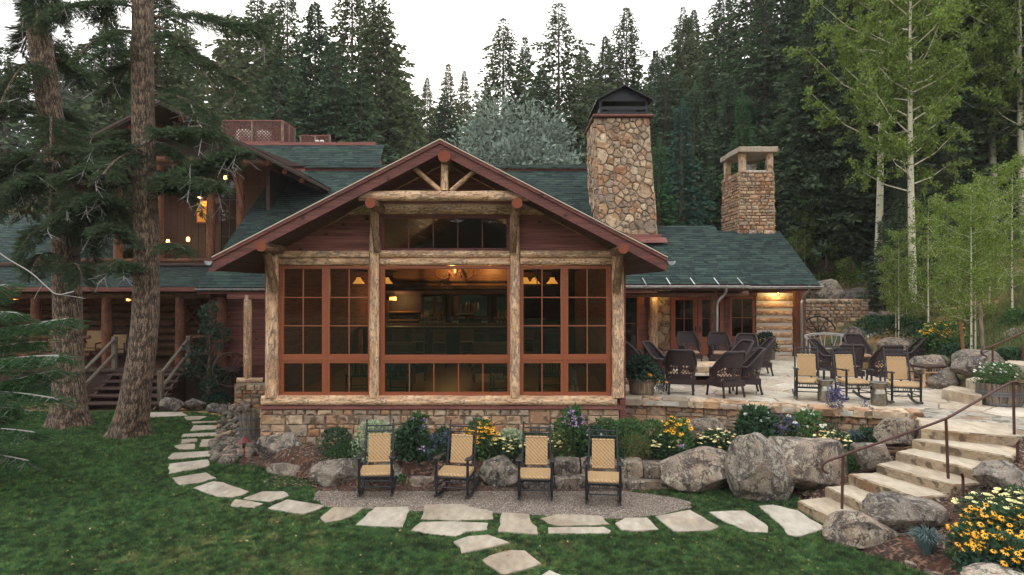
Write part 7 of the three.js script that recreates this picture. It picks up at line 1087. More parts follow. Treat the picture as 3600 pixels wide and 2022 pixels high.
// ---------------------------------------------------------------- flowers and shrubs
reseed(70);
M.petal = std({ vertexColors: true, roughness: 0.7, side: THREE.DoubleSide });
M.leafG = M.leaf(0.06, 0.13, 0.035, 0.35); M.leafD = M.leaf(0.032, 0.075, 0.032, 0.3); M.leafV = M.leaf(0.36, 0.42, 0.26, 0.3); M.leafB = M.leaf(0.1, 0.15, 0.14, 0.2); M.leafY = M.leaf(0.15, 0.16, 0.05, 0.35); M.leafDeep = M.leaf(0.024, 0.055, 0.032, 0.25);
const FLOW = {};
{
  const ray = (n, r, droop, pet, mid, cr, ch) => { const B = new Bits(); for (let i = 0; i < n; i++) { const a = i / n * 6.283, b = 6.283 / n * 0.46, p = (q, rad, y) => V(Math.cos(a + q) * rad, y, Math.sin(a + q) * rad); B.quad(p(0, r * 0.2, 0), p(-b, r * 0.62, -droop * 0.3), p(0, r, -droop), p(b, r * 0.62, -droop * 0.3), pet.map((x) => x * (0.9 + 0.2 * (i % 2)))); } for (let i = 0; i < 7; i++) { const a = i / 7 * 6.283, b = (i + 1) / 7 * 6.283; B.tri(V(Math.cos(a) * cr, 0.002, Math.sin(a) * cr), V(0, ch, 0), V(Math.cos(b) * cr, 0.002, Math.sin(b) * cr), mid); } return B.geo(); };
  FLOW.rud = ray(11, 0.047, 0.012, [0.9, 0.42, 0.012], [0.03, 0.014, 0.01], 0.015, 0.018);
  FLOW.cone = ray(12, 0.05, 0.035, [0.75, 0.76, 0.66], [0.3, 0.24, 0.06], 0.016, 0.02);
  FLOW.daisy = ray(9, 0.024, 0.002, [0.78, 0.77, 0.7], [0.5, 0.34, 0.04], 0.008, 0.006);
  const dome = (r, h, c, v) => { const B = new Bits(), q = (i, k) => { const a = i / 8 * 6.283; return V(Math.cos(a) * r * k, h * (1 - k * k) + 0.004 * Math.sin(i * 5 + k * 9), Math.sin(a) * r * k); }; for (let i = 0; i < 8; i++) { B.quad(q(i, 1), q(i, 0.5), q(i + 1, 0.5), q(i + 1, 1), c.map((x) => x * (0.85 + 0.3 * hash2(i, 1, v)))); B.tri(q(i, 0.5), V(0, h, 0), q(i + 1, 0.5), c.map((x) => x * (0.85 + 0.3 * hash2(i, 2, v)))); } return B.geo(); };
  FLOW.yar = dome(0.045, 0.014, [0.72, 0.62, 0.26], 1); FLOW.yarO = dome(0.04, 0.014, [0.6, 0.34, 0.14], 2); FLOW.mari = dome(0.034, 0.03, [0.9, 0.32, 0.01], 3); FLOW.dah = dome(0.045, 0.035, [0.85, 0.14, 0.05], 4);
  const tuft = (r, h, n, c) => { const B = new Bits(); for (let i = 0; i < n; i++) { const y = h * rnd(), p = V(rr(-1, 1) * r * (1 - y / h * 0.6), y, rr(-1, 1) * r * (1 - y / h * 0.6)); leaf(B, p, rdir(), 0.018 + r * 0.3, 0.007 + r * 0.1, c.map((x) => x * rr(0.7, 1.4))); } return B.geo(); };
  FLOW.lil = tuft(0.032, 0.045, 22, [0.36, 0.24, 0.42]); FLOW.spike = tuft(0.022, 0.2, 34, [0.1, 0.075, 0.22]); FLOW.spikeB = tuft(0.03, 0.16, 30, [0.09, 0.1, 0.2]); FLOW.pans = tuft(0.03, 0.02, 10, [0.06, 0.02, 0.12]);
}
// a clump: leaves through a dome, stems, and single flower heads
function clump(name, label, cat, group, p, o) {
  const t = thing(name, label, cat, group, p), B = new Bits(), { r, h, n, ll = 0.07, lw = 0.02, mat = M.leafG, up = 0.3, flowers = [], dense = 0.5 } = o, S = [];
  for (let i = 0; i < n; i++) { const a = rr(0, 6.28), q = Math.pow(rnd(), dense), y = h * Math.pow(rnd(), 0.8), k = Math.sqrt(Math.max(0.05, 1 - Math.pow(y / h, 2) * 0.85)) * r * q; leaf(B, V(Math.cos(a) * k, y, Math.sin(a) * k), rdir().add(V(Math.cos(a) * 0.7, up, Math.sin(a) * 0.7)).normalize(), ll * rr(0.6, 1.3), lw * rr(0.7, 1.3), rr(0.6, 1.45)); }
  for (const [kind, m, h0, h1, sp = 1, size = 1] of flowers) for (let i = 0; i < m; i++) { const a = rr(0, 6.28), k = Math.sqrt(rnd()) * r * sp, y = h * lerp(h0, h1, rnd()) * (1 - 0.25 * Math.pow(k / r, 2)), q = V(Math.cos(a) * k, y, Math.sin(a) * k); S.push(rod(V(q.x * 0.6, 0.02, q.z * 0.6), q, 0.0045, 0.003, 3, true)); const f = add(t, 'flower', FLOW[kind], M.petal); f.position.copy(q); const ya = kind === 'yar' || kind === 'yarO'; f.rotation.set(ya ? rr(-0.05, 0.25) : rr(0.1, 0.75), rr(-0.6, 0.6), rr(-0.3, 0.3)); f.scale.setScalar(size * rr(0.75, 1.2) * (ya ? 0.8 : 1)); }
  if (S.length) add(t, 'stems', merge(S), M.leafStem ??= std({ color: lin(0.05, 0.09, 0.03) }));
  if (n) add(t, 'foliage', B.geo(), mat); return t;
}
function tuft(label, p, r, h, n, mat, group) { const B = new Bits(); for (let i = 0; i < n; i++) { const a = rr(0, 6.28), l = rr(0.7, 1.1), b = V(Math.cos(a) * r * 0.15 * rnd(), 0, Math.sin(a) * r * 0.15 * rnd()), d = rr(0.15, 1), m = b.clone().add(V(Math.cos(a) * r * d * 0.5, h * l * 0.75, Math.sin(a) * r * d * 0.5)), e = b.clone().add(V(Math.cos(a) * r * d, h * l * (1 - d * 0.35), Math.sin(a) * r * d)), s = V(-Math.sin(a), 0, Math.cos(a)).multiplyScalar(0.006), k = rr(0.65, 1.4); B.quad(b.clone().sub(s), b.clone().add(s), m.clone().add(s), m.clone().sub(s), k); B.tri(m.clone().sub(s), m.clone().add(s), e, k); } const t = thing('ornamental_grass', label, 'grass tuft', group, p); add(t, 'foliage', B.geo(), mat); }
const gb = (px, py, Y = 0.42) => { let p = G(px, py, Y); if (px < 2800 && -p.z < 12.6) p = W(px, CY, 12.6 + 0.25 * (1 - (py - 1600) / 80)).setY(1); p.y = Math.min(p.y, H(p.x, -p.z) + 0.03); return p; };
clump('juniper_shrub', 'low dark green juniper against the foundation stones', 'shrub', null, gb(1180, 1622), { r: 0.36, h: 0.55, n: 1500, ll: 0.07, lw: 0.01, mat: M.leafD, up: 0.9 });
clump('juniper_shrub', 'bright feathery green juniper behind the grey purple boulder', 'shrub', null, gb(1215, 1640), { r: 0.34, h: 0.3, n: 1100, ll: 0.07, lw: 0.01, mat: M.leafG, up: 0.9 });
clump('variegated_shrub', 'white edged variegated shrub behind the end rocking chair', 'shrub', null, gb(1318, 1625), { r: 0.48, h: 0.68, n: 1700, ll: 0.075, lw: 0.017, mat: M.leafV });
clump('coneflower_plant', 'white coneflowers over dark leaves between two rocking chairs', 'flowers', null, gb(1450, 1648), { r: 0.34, h: 0.68, n: 900, ll: 0.12, lw: 0.03, mat: M.leafD, flowers: [['cone', 7, 0.55, 0.95, 0.9], ['lil', 9, 0.25, 0.5, 0.9, 1.4]] });
clump('phlox_plant', 'tall lilac phlox stem against the stone foundation', 'flowers', null, gb(1472, 1632), { r: 0.17, h: 0.84, n: 380, ll: 0.1, lw: 0.025, mat: M.leafG, flowers: [['lil', 7, 0.9, 1.02, 1, 1.3]] });
clump('catmint_plant', 'dusky blue catmint beside the turned rocking chair', 'flowers', null, gb(1555, 1640), { r: 0.26, h: 0.46, n: 650, ll: 0.06, lw: 0.015, mat: M.leafD, flowers: [['spikeB', 26, 0.6, 0.95, 1, 0.8]] });
clump('black_eyed_daisy_plant', 'golden black eyed daisies above the rounded boulder', 'flowers', null, gb(1690, 1612), { r: 0.33, h: 0.68, n: 650, ll: 0.1, lw: 0.028, mat: M.leafG, flowers: [['rud', 70, 0.62, 1.1, 1.05]] });
clump('variegated_shrub', 'pale variegated shrub behind the boulder and yarrow', 'shrub', null, gb(1795, 1590), { r: 0.36, h: 0.46, n: 1100, ll: 0.07, lw: 0.016, mat: M.leafV });
clump('yarrow_plant', 'pale yellow yarrow in front of the variegated shrub', 'flowers', null, gb(1785, 1622), { r: 0.34, h: 0.36, n: 750, ll: 0.08, lw: 0.015, mat: M.leafD, flowers: [['yar', 63, 0.75, 1.2, 1.1]] });
clump('yarrow_plant', 'yellow yarrow behind the chair before the lilac stems', 'flowers', null, gb(1960, 1622), { r: 0.24, h: 0.4, n: 420, ll: 0.08, lw: 0.015, mat: M.leafD, flowers: [['yar', 39, 0.75, 1.2, 1.1]] });
clump('bee_balm_plant', 'tall lilac bee balm reaching up to the sill log', 'flowers', null, gb(2015, 1600), { r: 0.28, h: 0.94, n: 800, ll: 0.11, lw: 0.026, mat: M.leafG, flowers: [['lil', 20, 0.75, 1.05, 0.9, 1.3]] });
clump('feathery_plant', 'feathery green foliage beside the lilac bee balm', 'plant', null, gb(1975, 1640), { r: 0.26, h: 0.48, n: 1300, ll: 0.09, lw: 0.005, mat: M.leafY, up: 0.8 });
clump('catmint_plant', 'hanging dusky blue flower clump before the bee balm', 'flowers', null, gb(2026, 1618), { r: 0.14, h: 0.42, n: 220, ll: 0.06, lw: 0.014, mat: M.leafD, flowers: [['spikeB', 20, 0.4, 0.9, 1, 0.9]] });
clump('leafy_shrub', 'dark leafy shrub with small white flowers behind the end chair', 'shrub', null, gb(2092, 1596), { r: 0.36, h: 0.55, n: 900, ll: 0.08, lw: 0.02, mat: M.leafD, flowers: [['daisy', 12, 0.85, 1.05, 0.7, 1.3]] });
clump('leafy_shrub', 'fresh green leafy shrub below the patio wall', 'shrub', null, gb(2205, 1588), { r: 0.46, h: 0.62, n: 1700, ll: 0.075, lw: 0.016, mat: M.leafG, up: 0.6 });
clump('feathery_plant', 'fine olive feathery plant above the squared stone blocks', 'plant', null, gb(2232, 1640), { r: 0.32, h: 0.42, n: 1500, ll: 0.08, lw: 0.005, mat: M.leafY, up: 0.7 });
clump('black_eyed_daisy_plant', 'golden black eyed daisies below the patio wall next to the flat boulder', 'flowers', null, gb(2378, 1600), { r: 0.34, h: 0.72, n: 950, ll: 0.09, lw: 0.022, mat: M.leafG, flowers: [['rud', 46, 0.78, 1.12, 0.85], ['lil', 4, 0.4, 0.6, 1.1]] });
clump('yarrow_plant', 'cream yarrow beside the dome shaped boulder', 'flowers', null, gb(2345, 1640), { r: 0.28, h: 0.42, n: 650, ll: 0.08, lw: 0.014, mat: M.leafD, flowers: [['yar', 45, 0.7, 1.15, 1.05]] });
clump('yarrow_plant', 'mixed orange and yellow yarrow behind the dome shaped boulder', 'flowers', null, gb(2525, 1596), { r: 0.42, h: 0.46, n: 900, ll: 0.09, lw: 0.016, mat: M.leafD, flowers: [['yar', 51, 0.7, 1.15, 1], ['yarO', 22, 0.7, 1.15, 1]] });
clump('coneflower_plant', 'broad leaved white coneflowers against the patio wall', 'flowers', null, gb(2660, 1560, 0.5), { r: 0.42, h: 0.74, n: 1300, ll: 0.13, lw: 0.032, mat: M.leafD, flowers: [['cone', 9, 0.85, 1.05, 0.7]] });
clump('salvia_plant', 'violet salvia beside the broad leaved coneflowers', 'flowers', null, gb(2748, 1560, 0.5), { r: 0.26, h: 0.6, n: 500, ll: 0.07, lw: 0.014, mat: M.leafD, flowers: [['spike', 34, 0.55, 0.95, 1.05]] });
clump('coneflower_plant', 'sparse white coneflowers below the patio rockers', 'flowers', null, gb(2840, 1560, 0.5), { r: 0.4, h: 0.7, n: 700, ll: 0.1, lw: 0.026, mat: M.leafG, flowers: [['cone', 11, 0.7, 1.15, 1]] });
clump('yarrow_plant', 'yellow yarrow below the patio cap stones', 'flowers', null, gb(2930, 1585, 0.5), { r: 0.36, h: 0.4, n: 800, ll: 0.09, lw: 0.014, mat: M.leafD, flowers: [['yar', 39, 0.75, 1.15, 1], ['yarO', 10, 0.75, 1.1, 1]] });
clump('salvia_plant', 'tall violet spikes in front of the first milk can', 'flowers', null, gb(2935, 1530, 0.55), { r: 0.2, h: 1.02, n: 220, ll: 0.07, lw: 0.014, mat: M.leafD, flowers: [['spike', 30, 0.72, 1.0, 1, 1.1]] });
clump('salvia_plant', 'thin violet spikes in front of the second milk can', 'flowers', null, gb(3042, 1520, 0.6), { r: 0.13, h: 0.9, n: 130, ll: 0.07, lw: 0.014, mat: M.leafD, flowers: [['spike', 15, 0.72, 1.0, 1, 1.1]] });
clump('yarrow_plant', 'tall cream yarrow at the patio corner below the third patio rocker', 'flowers', null, gb(3110, 1520, 0.6), { r: 0.36, h: 0.66, n: 600, ll: 0.09, lw: 0.016, mat: M.leafD, flowers: [['yar', 45, 0.75, 1.1, 1]] });
clump('leafy_shrub', 'low green foliage trailing over the broad sloping boulder', 'shrub', null, gb(2960, 1612, 0.5), { r: 0.3, h: 0.3, n: 700, ll: 0.1, lw: 0.02, mat: M.leafG });
clump('leafy_shrub', 'small green shrub beside the squared boulder', 'shrub', null, gb(3052, 1540, 0.6), { r: 0.24, h: 0.42, n: 500, ll: 0.08, lw: 0.018, mat: M.leafD });
clump('leafy_shrub', 'low green groundcover in front of the fresh green shrub', 'shrub', null, gb(2150, 1618), { r: 0.34, h: 0.26, n: 700, ll: 0.07, lw: 0.018, mat: M.leafD });
clump('leafy_shrub', 'small weed tuft beside the end rocking chair', 'shrub', null, G(1405, 1706), { r: 0.1, h: 0.16, n: 90, ll: 0.08, lw: 0.02, mat: M.leafG });
for (const [px, D, r, h] of [[1620, 12.9, 0.3, 0.3], [1880, 13.2, 0.36, 0.34], [1850, 12.75, 0.24, 0.22], [2080, 12.8, 0.3, 0.26], [2130, 13.5, 0.4, 0.5], [2290, 13.4, 0.4, 0.5], [2310, 12.9, 0.3, 0.3], [2450, 12.9, 0.3, 0.24], [2600, 12.9, 0.34, 0.3], [1560, 13.3, 0.3, 0.42], [1400, 13.4, 0.3, 0.36], [1990, 13.5, 0.4, 0.5]]) { const p = W(px, CY, D); p.y = H(p.x, D) + 0.02; clump('leafy_shrub', 'low leafy green filler plant among the bed flowers', 'shrub', 'filler plants in the flower bed', p, { r, h, n: 620, ll: 0.08, lw: 0.02, mat: rnd() < 0.5 ? M.leafG : M.leafD }); }
const fes = 'blue fescue tufts';
for (const [px, py, Y, r, h, lab] of [[1505, 1672, 0.3, 0.24, 0.3, 'blue fescue tuft between two rocking chairs'], [3006, 1548, 0.55, 0.26, 0.36, 'blue fescue tuft below the patio corner'], [3258, 1955, 0.12, 0.28, 0.4, 'blue fescue tuft beside the pale oblong boulder']]) tuft(lab, gb(px, py, Y), r, h, 260, M.leafB, fes);
tuft('thin green grass tuft at the edge of the mulch slope', gb(3372, 2010, 0.1), 0.16, 0.34, 130, M.leafY); tuft('dry golden grass tuft below the salvia', gb(2830, 1570, 0.5), 0.22, 0.2, 160, M.leafY);
// slope beside the stairs
reseed(71);
for (const [px, py, Y, r, m] of [[3425, 1985, 0.2, 0.3, 34], [3530, 2010, 0.3, 0.34, 38], [3600, 1930, 0.4, 0.3, 30], [3480, 1915, 0.34, 0.3, 34]]) clump('black_eyed_daisy_plant', 'golden black eyed daisies massed on the slope beside the stairs', 'flowers', 'daisies on the stair slope', gb(px, py, Y), { r, h: 0.44, n: 420, ll: 0.1, lw: 0.024, mat: M.leafD, flowers: [['rud', m, 0.75, 1.15, 1.05, 1.05]] });
for (const [px, py, Y] of [[3450, 1830, 0.42], [3545, 1840, 0.5], [3600, 1800, 0.6]]) clump('yarrow_plant', 'cream yarrow massed beside the upper steps', 'flowers', 'yarrow by the steps', gb(px, py, Y), { r: 0.32, h: 0.32, n: 420, ll: 0.08, lw: 0.012, mat: M.leafD, flowers: [['yar', 36, 0.75, 1.15, 1.05, 1.1]] });
for (const [px, py, Y] of [[3490, 2030, 0.22], [3580, 2040, 0.26]]) clump('leafy_shrub', 'dark low foliage under the massed daisies', 'shrub', 'foliage under the daisies', gb(px, py, Y), { r: 0.36, h: 0.28, n: 700, ll: 0.09, lw: 0.024, mat: M.leafDeep });
// in the tubs
function potted(t, y, o) { const c = clump('potted_flowers', o.label, 'flowers', null, t.position.clone().add(V(o.dx ?? 0, y, o.dz ?? 0)), o); return c; }
potted(tubA, 0.33, { label: 'dark leaved dahlias with orange blooms growing in the patio corner tub', r: 0.4, h: 0.52, n: 1000, ll: 0.1, lw: 0.032, mat: M.leafDeep, flowers: [['dah', 3, 0.75, 1, 0.6, 1.2], ['mari', 3, 0.1, 0.4, 1, 1.1]] });
clump('potted_flowers', 'orange marigolds spilling over the side of the corner tub', 'flowers', null, tubA.position.clone().add(V(0.38, 0.08, 0.1)), { r: 0.2, h: 0.36, n: 380, ll: 0.05, lw: 0.016, mat: M.leafD, flowers: [['mari', 6, 0.4, 1, 1], ['pans', 8, 0.1, 0.5, 1, 1.4]] });
potted(tubB, 0.3, { label: 'dark trailing foliage with specks of yellow in the tub by the log wall', r: 0.45, h: 0.6, n: 1100, ll: 0.08, lw: 0.024, mat: M.leafDeep, flowers: [['yar', 21, 0.3, 0.9, 1, 0.7], ['mari', 5, 0.4, 0.8, 1, 0.8]] });
potted(tubC, 0.4, { label: 'mound of small white daisies over bright green foliage in the half barrel', r: 0.52, h: 0.46, n: 1900, ll: 0.06, lw: 0.01, mat: M.leafG, flowers: [['daisy', 46, 0.6, 1.08, 0.95, 1.2]] });
// rockery by the patio and the porch bed
for (const [px, py, D, r, h, m, lab, fl] of [[3318, 1262, 19, 0.75, 1.0, M.leafG, 'golden black eyed daisies in the rockery above the patio', [['rud', 70, 0.7, 1.1, 0.75, 1.1]]], [3262, 1232, 19.5, 0.35, 0.5, M.leafG, 'few golden daisies at the rockery edge', [['rud', 8, 0.7, 1.1, 1, 1.1]]], [3380, 1280, 18, 0.6, 0.5, M.leafD, 'green perennials in the rockery below the young aspens', []], [3270, 1195, 21, 0.8, 0.5, M.leafD, 'dark groundcover behind the twig armchair', []], [3150, 1185, 23, 0.9, 0.7, M.leafD, 'dark green shrub at the foot of the thin saplings', []], [3080, 1180, 24.5, 0.8, 0.7, M.leafD, 'dark green shrub beside the retaining wall end', []], [3220, 1175, 23.5, 0.8, 0.6, M.leafG, 'loose green shrub among the rockery boulders', []], [3560, 1290, 16.2, 0.5, 0.4, M.leafD, 'dark foliage beside the high slab step', []], [3450, 1180, 20.5, 0.8, 0.9, M.leafY, 'dry yellowish shrub below the saplings', []], [3600, 1190, 19, 0.7, 0.8, M.leafG, 'green shrub above the upper handrail', []], [3310, 1150, 23, 0.9, 1.1, M.leafY, 'yellow green shrub behind the rockery', []]]) { const p = W(px, py, D); p.y = Math.min(p.y, H(p.x, D) + 0.15); clump('rockery_plant', lab, fl.length ? 'flowers' : 'shrub', null, p, { r, h, n: 1300, ll: 0.1, lw: 0.028, mat: m, flowers: fl }); }
for (const [px, py, D, h, lab] of [[3000, 960, 30.5, 1.7, 'bare twiggy shrub on the dry slope'], [2905, 850, 32, 2.0, 'round green shrub behind the wire fence']]) { const p = W(px, py, D); p.y = Math.min(p.y, H(p.x, D)); const C = roundTree(h, h * 0.4, 900, 0.1, 0.025, { lobes: 12 }); const t = thing('hill_shrub', lab, 'shrub', null, p); add(t, 'stems', C.trunk, M.barkFar); add(t, 'foliage', C.crown, M.aspenLeaf); }
{ const C = roundTree(3, 0.75, 1500, 0.11, 0.04, { lobes: 20, top: 0.7 }), p = W(735, 1395, 20.9); p.y = 0; const t = thing('porch_shrub', 'tall dark leafy shrub with thin stems in front of the porch', 'shrub', null, p); add(t, 'stems', C.trunk, M.barkFar); add(t, 'foliage', C.crown, M.leafDeep); tuft('green fern in the shade beside the porch rocks', (() => { const q = G(642, 1398); q.y = 0; return q; })(), 0.4, 0.5, 160, M.leafG); clump('leafy_shrub', 'low dark groundcover in front of the porch shrub', 'shrub', null, G(760, 1420), { r: 0.6, h: 0.3, n: 900, ll: 0.08, lw: 0.024, mat: M.leafDeep }); clump('leafy_shrub', 'dark shrub at the porch front behind the dark trunk', 'shrub', null, G(120, 1425), { r: 1.3, h: 0.9, n: 1600, ll: 0.1, lw: 0.03, mat: M.leafDeep }); }
// ---------------------------------------------------------------- wire fence and stakes on the hill
{ const f = thing('wire_fence', 'thin wire garden fence with dark stakes on the slope above the roof', 'fence'), pts = [[2738, 880], [2830, 890], [2950, 890], [3060, 880]].map(([x, y]) => { const p = W(x, y, 31.5); p.y = H(p.x, 31.5); return p; }); for (const p of pts) add(f, 'stake', rod(p, p.clone().add(V(0, 1.5, 0)), 0.02), M.blackIron); const wires = []; for (let i = 0; i < 3; i++) for (let k = 0; k < 9; k++) wires.push(rod(pts[i].clone().add(V(0, 0.1 + k * 0.17, 0)), pts[i + 1].clone().add(V(0, 0.1 + k * 0.17, 0)), 0.003, 0.003, 3, true)); for (let i = 0; i < 3; i++) for (let k = 0; k < 22; k++) { const p = pts[i].clone().lerp(pts[i + 1], k / 22); wires.push(rod(p.clone().add(V(0, 0.1, 0)), p.clone().add(V(0, 1.46, 0)), 0.003, 0.003, 3, true)); } add(f, 'wire_mesh', merge(wires), M.blackIron).userData.kind = 'stuff';
  for (const [px, py, D, h, lab, m] of [[3462, 1250, 17, 1.35, 'leaning tan wooden stake beside the young aspens', M.barrel], [3394, 1245, 17.5, 0.9, 'short brown wooden stake in the rockery', M.amberWood]]) { const p = W(px, py, D), t = thing('wooden_stake', lab, 'stake', null, V(p.x, Math.min(p.y, H(p.x, D)), p.z)); add(t, 'stake_shaft', logGeo(V(0, -0.2, 0), V(-0.12, h + 0.2, 0), 0.045, 0.04, 0.04, 8), m); } }

// ---------------------------------------------------------------- grass blades, pebbles, mulch chips
reseed(80);
{
  const B = new Bits(); for (let i = 0; i < 9; i++) { const a = i * 2.4, r = 0.006 + 0.018 * hash2(i, 1, 3), b = V(Math.cos(a) * r, 0, Math.sin(a) * r), h = 0.02 + 0.028 * hash2(i, 2, 3), d = 0.012 + 0.02 * hash2(i, 4, 3), e = b.clone().add(V(Math.cos(a * 1.7) * d, h, Math.sin(a * 1.7) * d)), s = V(-Math.sin(a * 1.3), 0, Math.cos(a * 1.3)).multiplyScalar(0.0045); B.tri(b.clone().sub(s), b.clone().add(s), e, 0.8 + 0.4 * hash2(i, 5, 3)); }
  const mats = [], cols = [], m = new THREE.Matrix4(), q = new THREE.Quaternion(), e = new THREE.Euler();
  const blocked = (x, z) => pavers.some((P) => inPoly(x, z, P)) || inPoly(x, z, gravelPoly);
  const paverIn = pavers.map((P) => inset(P, 0.012)), paverOut = pavers.map((P) => inset(P, -0.2)), stone = pavers.map((P) => { let a = 9e9, b = -9e9, c = 9e9, d = -9e9; for (const [x, z] of P) { a = Math.min(a, x); b = Math.max(b, x); c = Math.min(c, z); d = Math.max(d, z); } return [a, b, c, d]; });
  for (let t = 0; t < 370000; t++) {
    const D = 7.4 + Math.pow(rnd(), 1.5) * 12, x = (rr(-450, 3560) - CX) / F * D, z = -D; if (!inPoly(x, z, lawnPoly)) continue;
    let hit = inPoly(x, z, gravelPoly); if (!hit) for (let i = 0; i < pavers.length && !hit; i++) { const s = stone[i]; if (x > s[0] && x < s[1] && z > s[2] && z < s[3]) hit = inPoly(x, z, paverIn[i]); } if (hit) continue;
    const dry = (0.1 + 0.7 * smooth(0.0, 0.5, fb3(x * 0.6, 0, z * 1.0, 4, 3))) * smooth(-0.1, 0.45, fb3(x * 5, 1, z * 5, 8, 3)) * smooth(-6.5, -4.5, x), k = rr(0.55, 1.5) * (1 + 0.3 * fb3(x * 1.6, 2, z * 1.6, 9, 2)) * (1 + 0.7 * n3(x * 13, 5, z * 13, 3)) * (rnd() < 0.1 ? 1.5 : 1), s = rr(0.75, 1.25) * (D > 13 ? 1.3 : 1), low = paverOut.some((P, i) => x > stone[i][0] - 0.2 && x < stone[i][1] + 0.2 && z > stone[i][2] - 0.2 && z < stone[i][3] + 0.2 && inPoly(x, z, P)) ? 0.55 : 1;
    e.set(rr(-0.25, 0.25), rr(0, 6.28), rr(-0.25, 0.25)); q.setFromEuler(e); m.compose(V(x, -0.004, z), q, V(s * 1.25, s * 1.1 * low, s * 1.25)); mats.push(m.clone()); const w = dry * rnd() * 1.1; const yl = rnd() < 0.16 ? 0.35 : 0; cols.push([lerp(0.05, 0.26, Math.max(w, yl)) * k, lerp(0.11, 0.22, Math.max(w, yl)) * k, lerp(0.034, 0.08, w) * k]);
  }
  const I = new THREE.InstancedMesh(B.geo(), M.leaf(1, 1, 1, 0.3), mats.length); I.name = 'grass'; I.castShadow = I.receiveShadow = true; I.userData = { kind: 'stuff', label: 'short mown grass blades of the lawn with straw coloured patches' }; mats.forEach((x, i) => { I.setMatrixAt(i, x); I.setColorAt(i, new THREE.Color().setRGB(...cols[i])); }); scene.add(I);
  // fallen leaves and needles lying on the turf
  const lg = new Bits(); lg.quad(V(-0.02, 0, 0), V(0, 0.006, 0.012), V(0.024, 0, 0), V(0, 0.004, -0.012), 1); const lm = [], lc = []; for (let t = 0; t < 900 && lm.length < 260; t++) { const D = rr(8, 18), x = (rr(0, 3100) - CX) / F * D; if (!inPoly(x, -D, lawnPoly)) continue; const s = rr(0.5, 1.3); e.set(rr(-0.3, 0.3), rr(0, 6), rr(-0.3, 0.3)); m.compose(V(x, 0.042, -D), q.setFromEuler(e), V(s, s, s)); lm.push(m.clone()); lc.push(pick([[0.36, 0.2, 0.09], [0.24, 0.12, 0.06], [0.45, 0.32, 0.16]])); }
  const LG = new THREE.InstancedMesh(lg.geo(), std({ vertexColors: true, side: THREE.DoubleSide }), lm.length); LG.name = 'leaf_litter'; LG.userData = { kind: 'stuff', label: 'scattered small fallen leaves on the lawn' }; LG.castShadow = LG.receiveShadow = true; lm.forEach((x, i) => { LG.setMatrixAt(i, x); LG.setColorAt(i, new THREE.Color().setRGB(...lc[i])); }); scene.add(LG);
  // gravel stones
  const pg = new THREE.IcosahedronGeometry(1, 0).scale(1, 0.6, 0.85), pm = [], pc = []; for (let t = 0; t < 60000 && pm.length < 15000; t++) { const px = rr(1090, 2450), py = rr(1685, 1830), p = G(px, py); if (!inPoly(p.x, p.z, gravelPoly) || stone.some((s, i) => p.x > s[0] && p.x < s[1] && p.z > s[2] && p.z < s[3] && inPoly(p.x, p.z, pavers[i]))) continue; const s = rr(0.005, 0.013); e.set(rr(0, 3), rr(0, 6), rr(0, 3)); m.compose(V(p.x, 0.013, p.z), q.setFromEuler(e), V(s, s, s)); pm.push(m.clone()); const c = pick([[0.27, 0.225, 0.19], [0.2, 0.165, 0.14], [0.38, 0.335, 0.29], [0.14, 0.1, 0.08], [0.31, 0.26, 0.22]]), k = rr(0.7, 1.2); pc.push(c.map((v) => v * k)); }
  const PG = new THREE.InstancedMesh(pg, std({ roughness: 0.95 }), pm.length); PG.name = 'gravel'; PG.userData = { kind: 'stuff', label: 'loose pinkish gravel stones' }; PG.castShadow = PG.receiveShadow = true; pm.forEach((x, i) => { PG.setMatrixAt(i, x); PG.setColorAt(i, new THREE.Color().setRGB(...pc[i])); }); scene.add(PG);
  // bark chips on the beds
  const cg = new THREE.BoxGeometry(0.05, 0.006, 0.014), cm = [], cc = []; for (let t = 0; t < 26000 && cm.length < 9000; t++) { let x, D; if (rnd() < 0.5) { x = rr(-4.5, 7.2); D = rr(12.1, 14.0); } else { x = rr(4.9, 8.6); D = rr(7.6, 11.6); if (x + (D - 9.3) * 0.55 < 5.15) continue; } const y = H(x, D) + 0.022; const s = rr(0.6, 1.5); e.set(rr(-0.4, 0.4), rr(0, 6), rr(-0.4, 0.4)); m.compose(V(x, y, -D), q.setFromEuler(e), V(s, s, s)); cm.push(m.clone()); const c = pick([[0.24, 0.15, 0.1], [0.15, 0.09, 0.06], [0.34, 0.25, 0.18], [0.1, 0.06, 0.045]]); cc.push(c); }
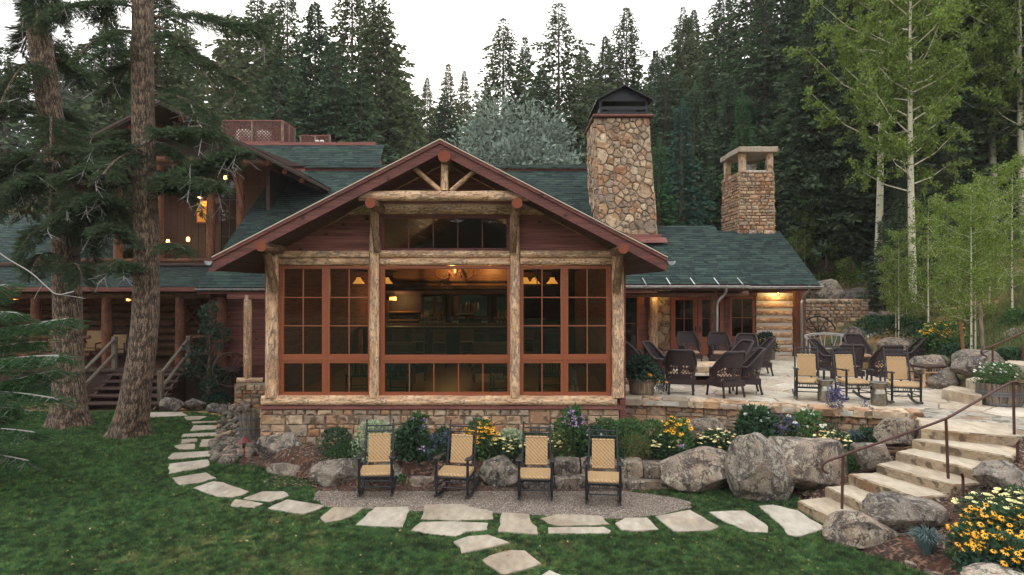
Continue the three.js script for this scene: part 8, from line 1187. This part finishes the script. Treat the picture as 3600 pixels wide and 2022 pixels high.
  const CG = new THREE.InstancedMesh(cg, std({ roughness: 0.95 }), cm.length); CG.name = 'bark_mulch'; CG.userData = { kind: 'stuff', label: 'reddish bark mulch chips on the flower beds' }; CG.castShadow = CG.receiveShadow = true; cm.forEach((x, i) => { CG.setMatrixAt(i, x); CG.setColorAt(i, new THREE.Color().setRGB(...cc[i])); }); scene.add(CG);
  // dry grass and weeds on the slope
  const sb = new Bits(); for (let i = 0; i < 8; i++) { const a = i * 2.4, b = V(Math.cos(a) * 0.05, 0, Math.sin(a) * 0.05), c = b.clone().add(V(Math.cos(a * 1.7) * 0.16, 0.2 + 0.12 * hash2(i, 1, 2), Math.sin(a * 1.7) * 0.16)), s = V(-Math.sin(a), 0, Math.cos(a)).multiplyScalar(0.014); sb.tri(b.clone().sub(s), b.clone().add(s), c, 0.8 + 0.4 * hash2(i, 2, 2)); }
  const sm = [], sc = []; for (let t = 0; t < 40000 && sm.length < 14000; t++) { const D = rr(14, 44), px = rr(2650, 3700), x = (px - CX) / F * D; if (x < 11.4 && D < 28) continue; if (inPoly(x, -D, patioEdge)) continue; const n = fb3(x * 0.4, 0, D * 0.4, 12, 3); if (D < 28 && n < -0.1) continue; const s = rr(0.6, 1.3); e.set(rr(-0.3, 0.3), rr(0, 6), rr(-0.3, 0.3)); m.compose(V(x, H(x, D) - 0.04, -D), q.setFromEuler(e), V(s, s, s)); sm.push(m.clone()); const g = D < 27 ? smooth(-0.2, 0.3, n) * 0.8 : smooth(0.0, 0.3, n), k = rr(0.7, 1.3); sc.push([lerp(0.34, 0.09, g) * k, lerp(0.25, 0.14, g) * k, lerp(0.12, 0.04, g) * k]); }
  const SG = new THREE.InstancedMesh(sb.geo(), M.leaf(1, 1, 1, 0.3), sm.length); SG.name = 'dry_grass'; SG.userData = { kind: 'stuff', label: 'dry golden grass and weeds on the hillside' }; SG.castShadow = SG.receiveShadow = true; sm.forEach((x, i) => { SG.setMatrixAt(i, x); SG.setColorAt(i, new THREE.Color().setRGB(...sc[i])); }); scene.add(SG);
}
renderer.render(scene, camera);
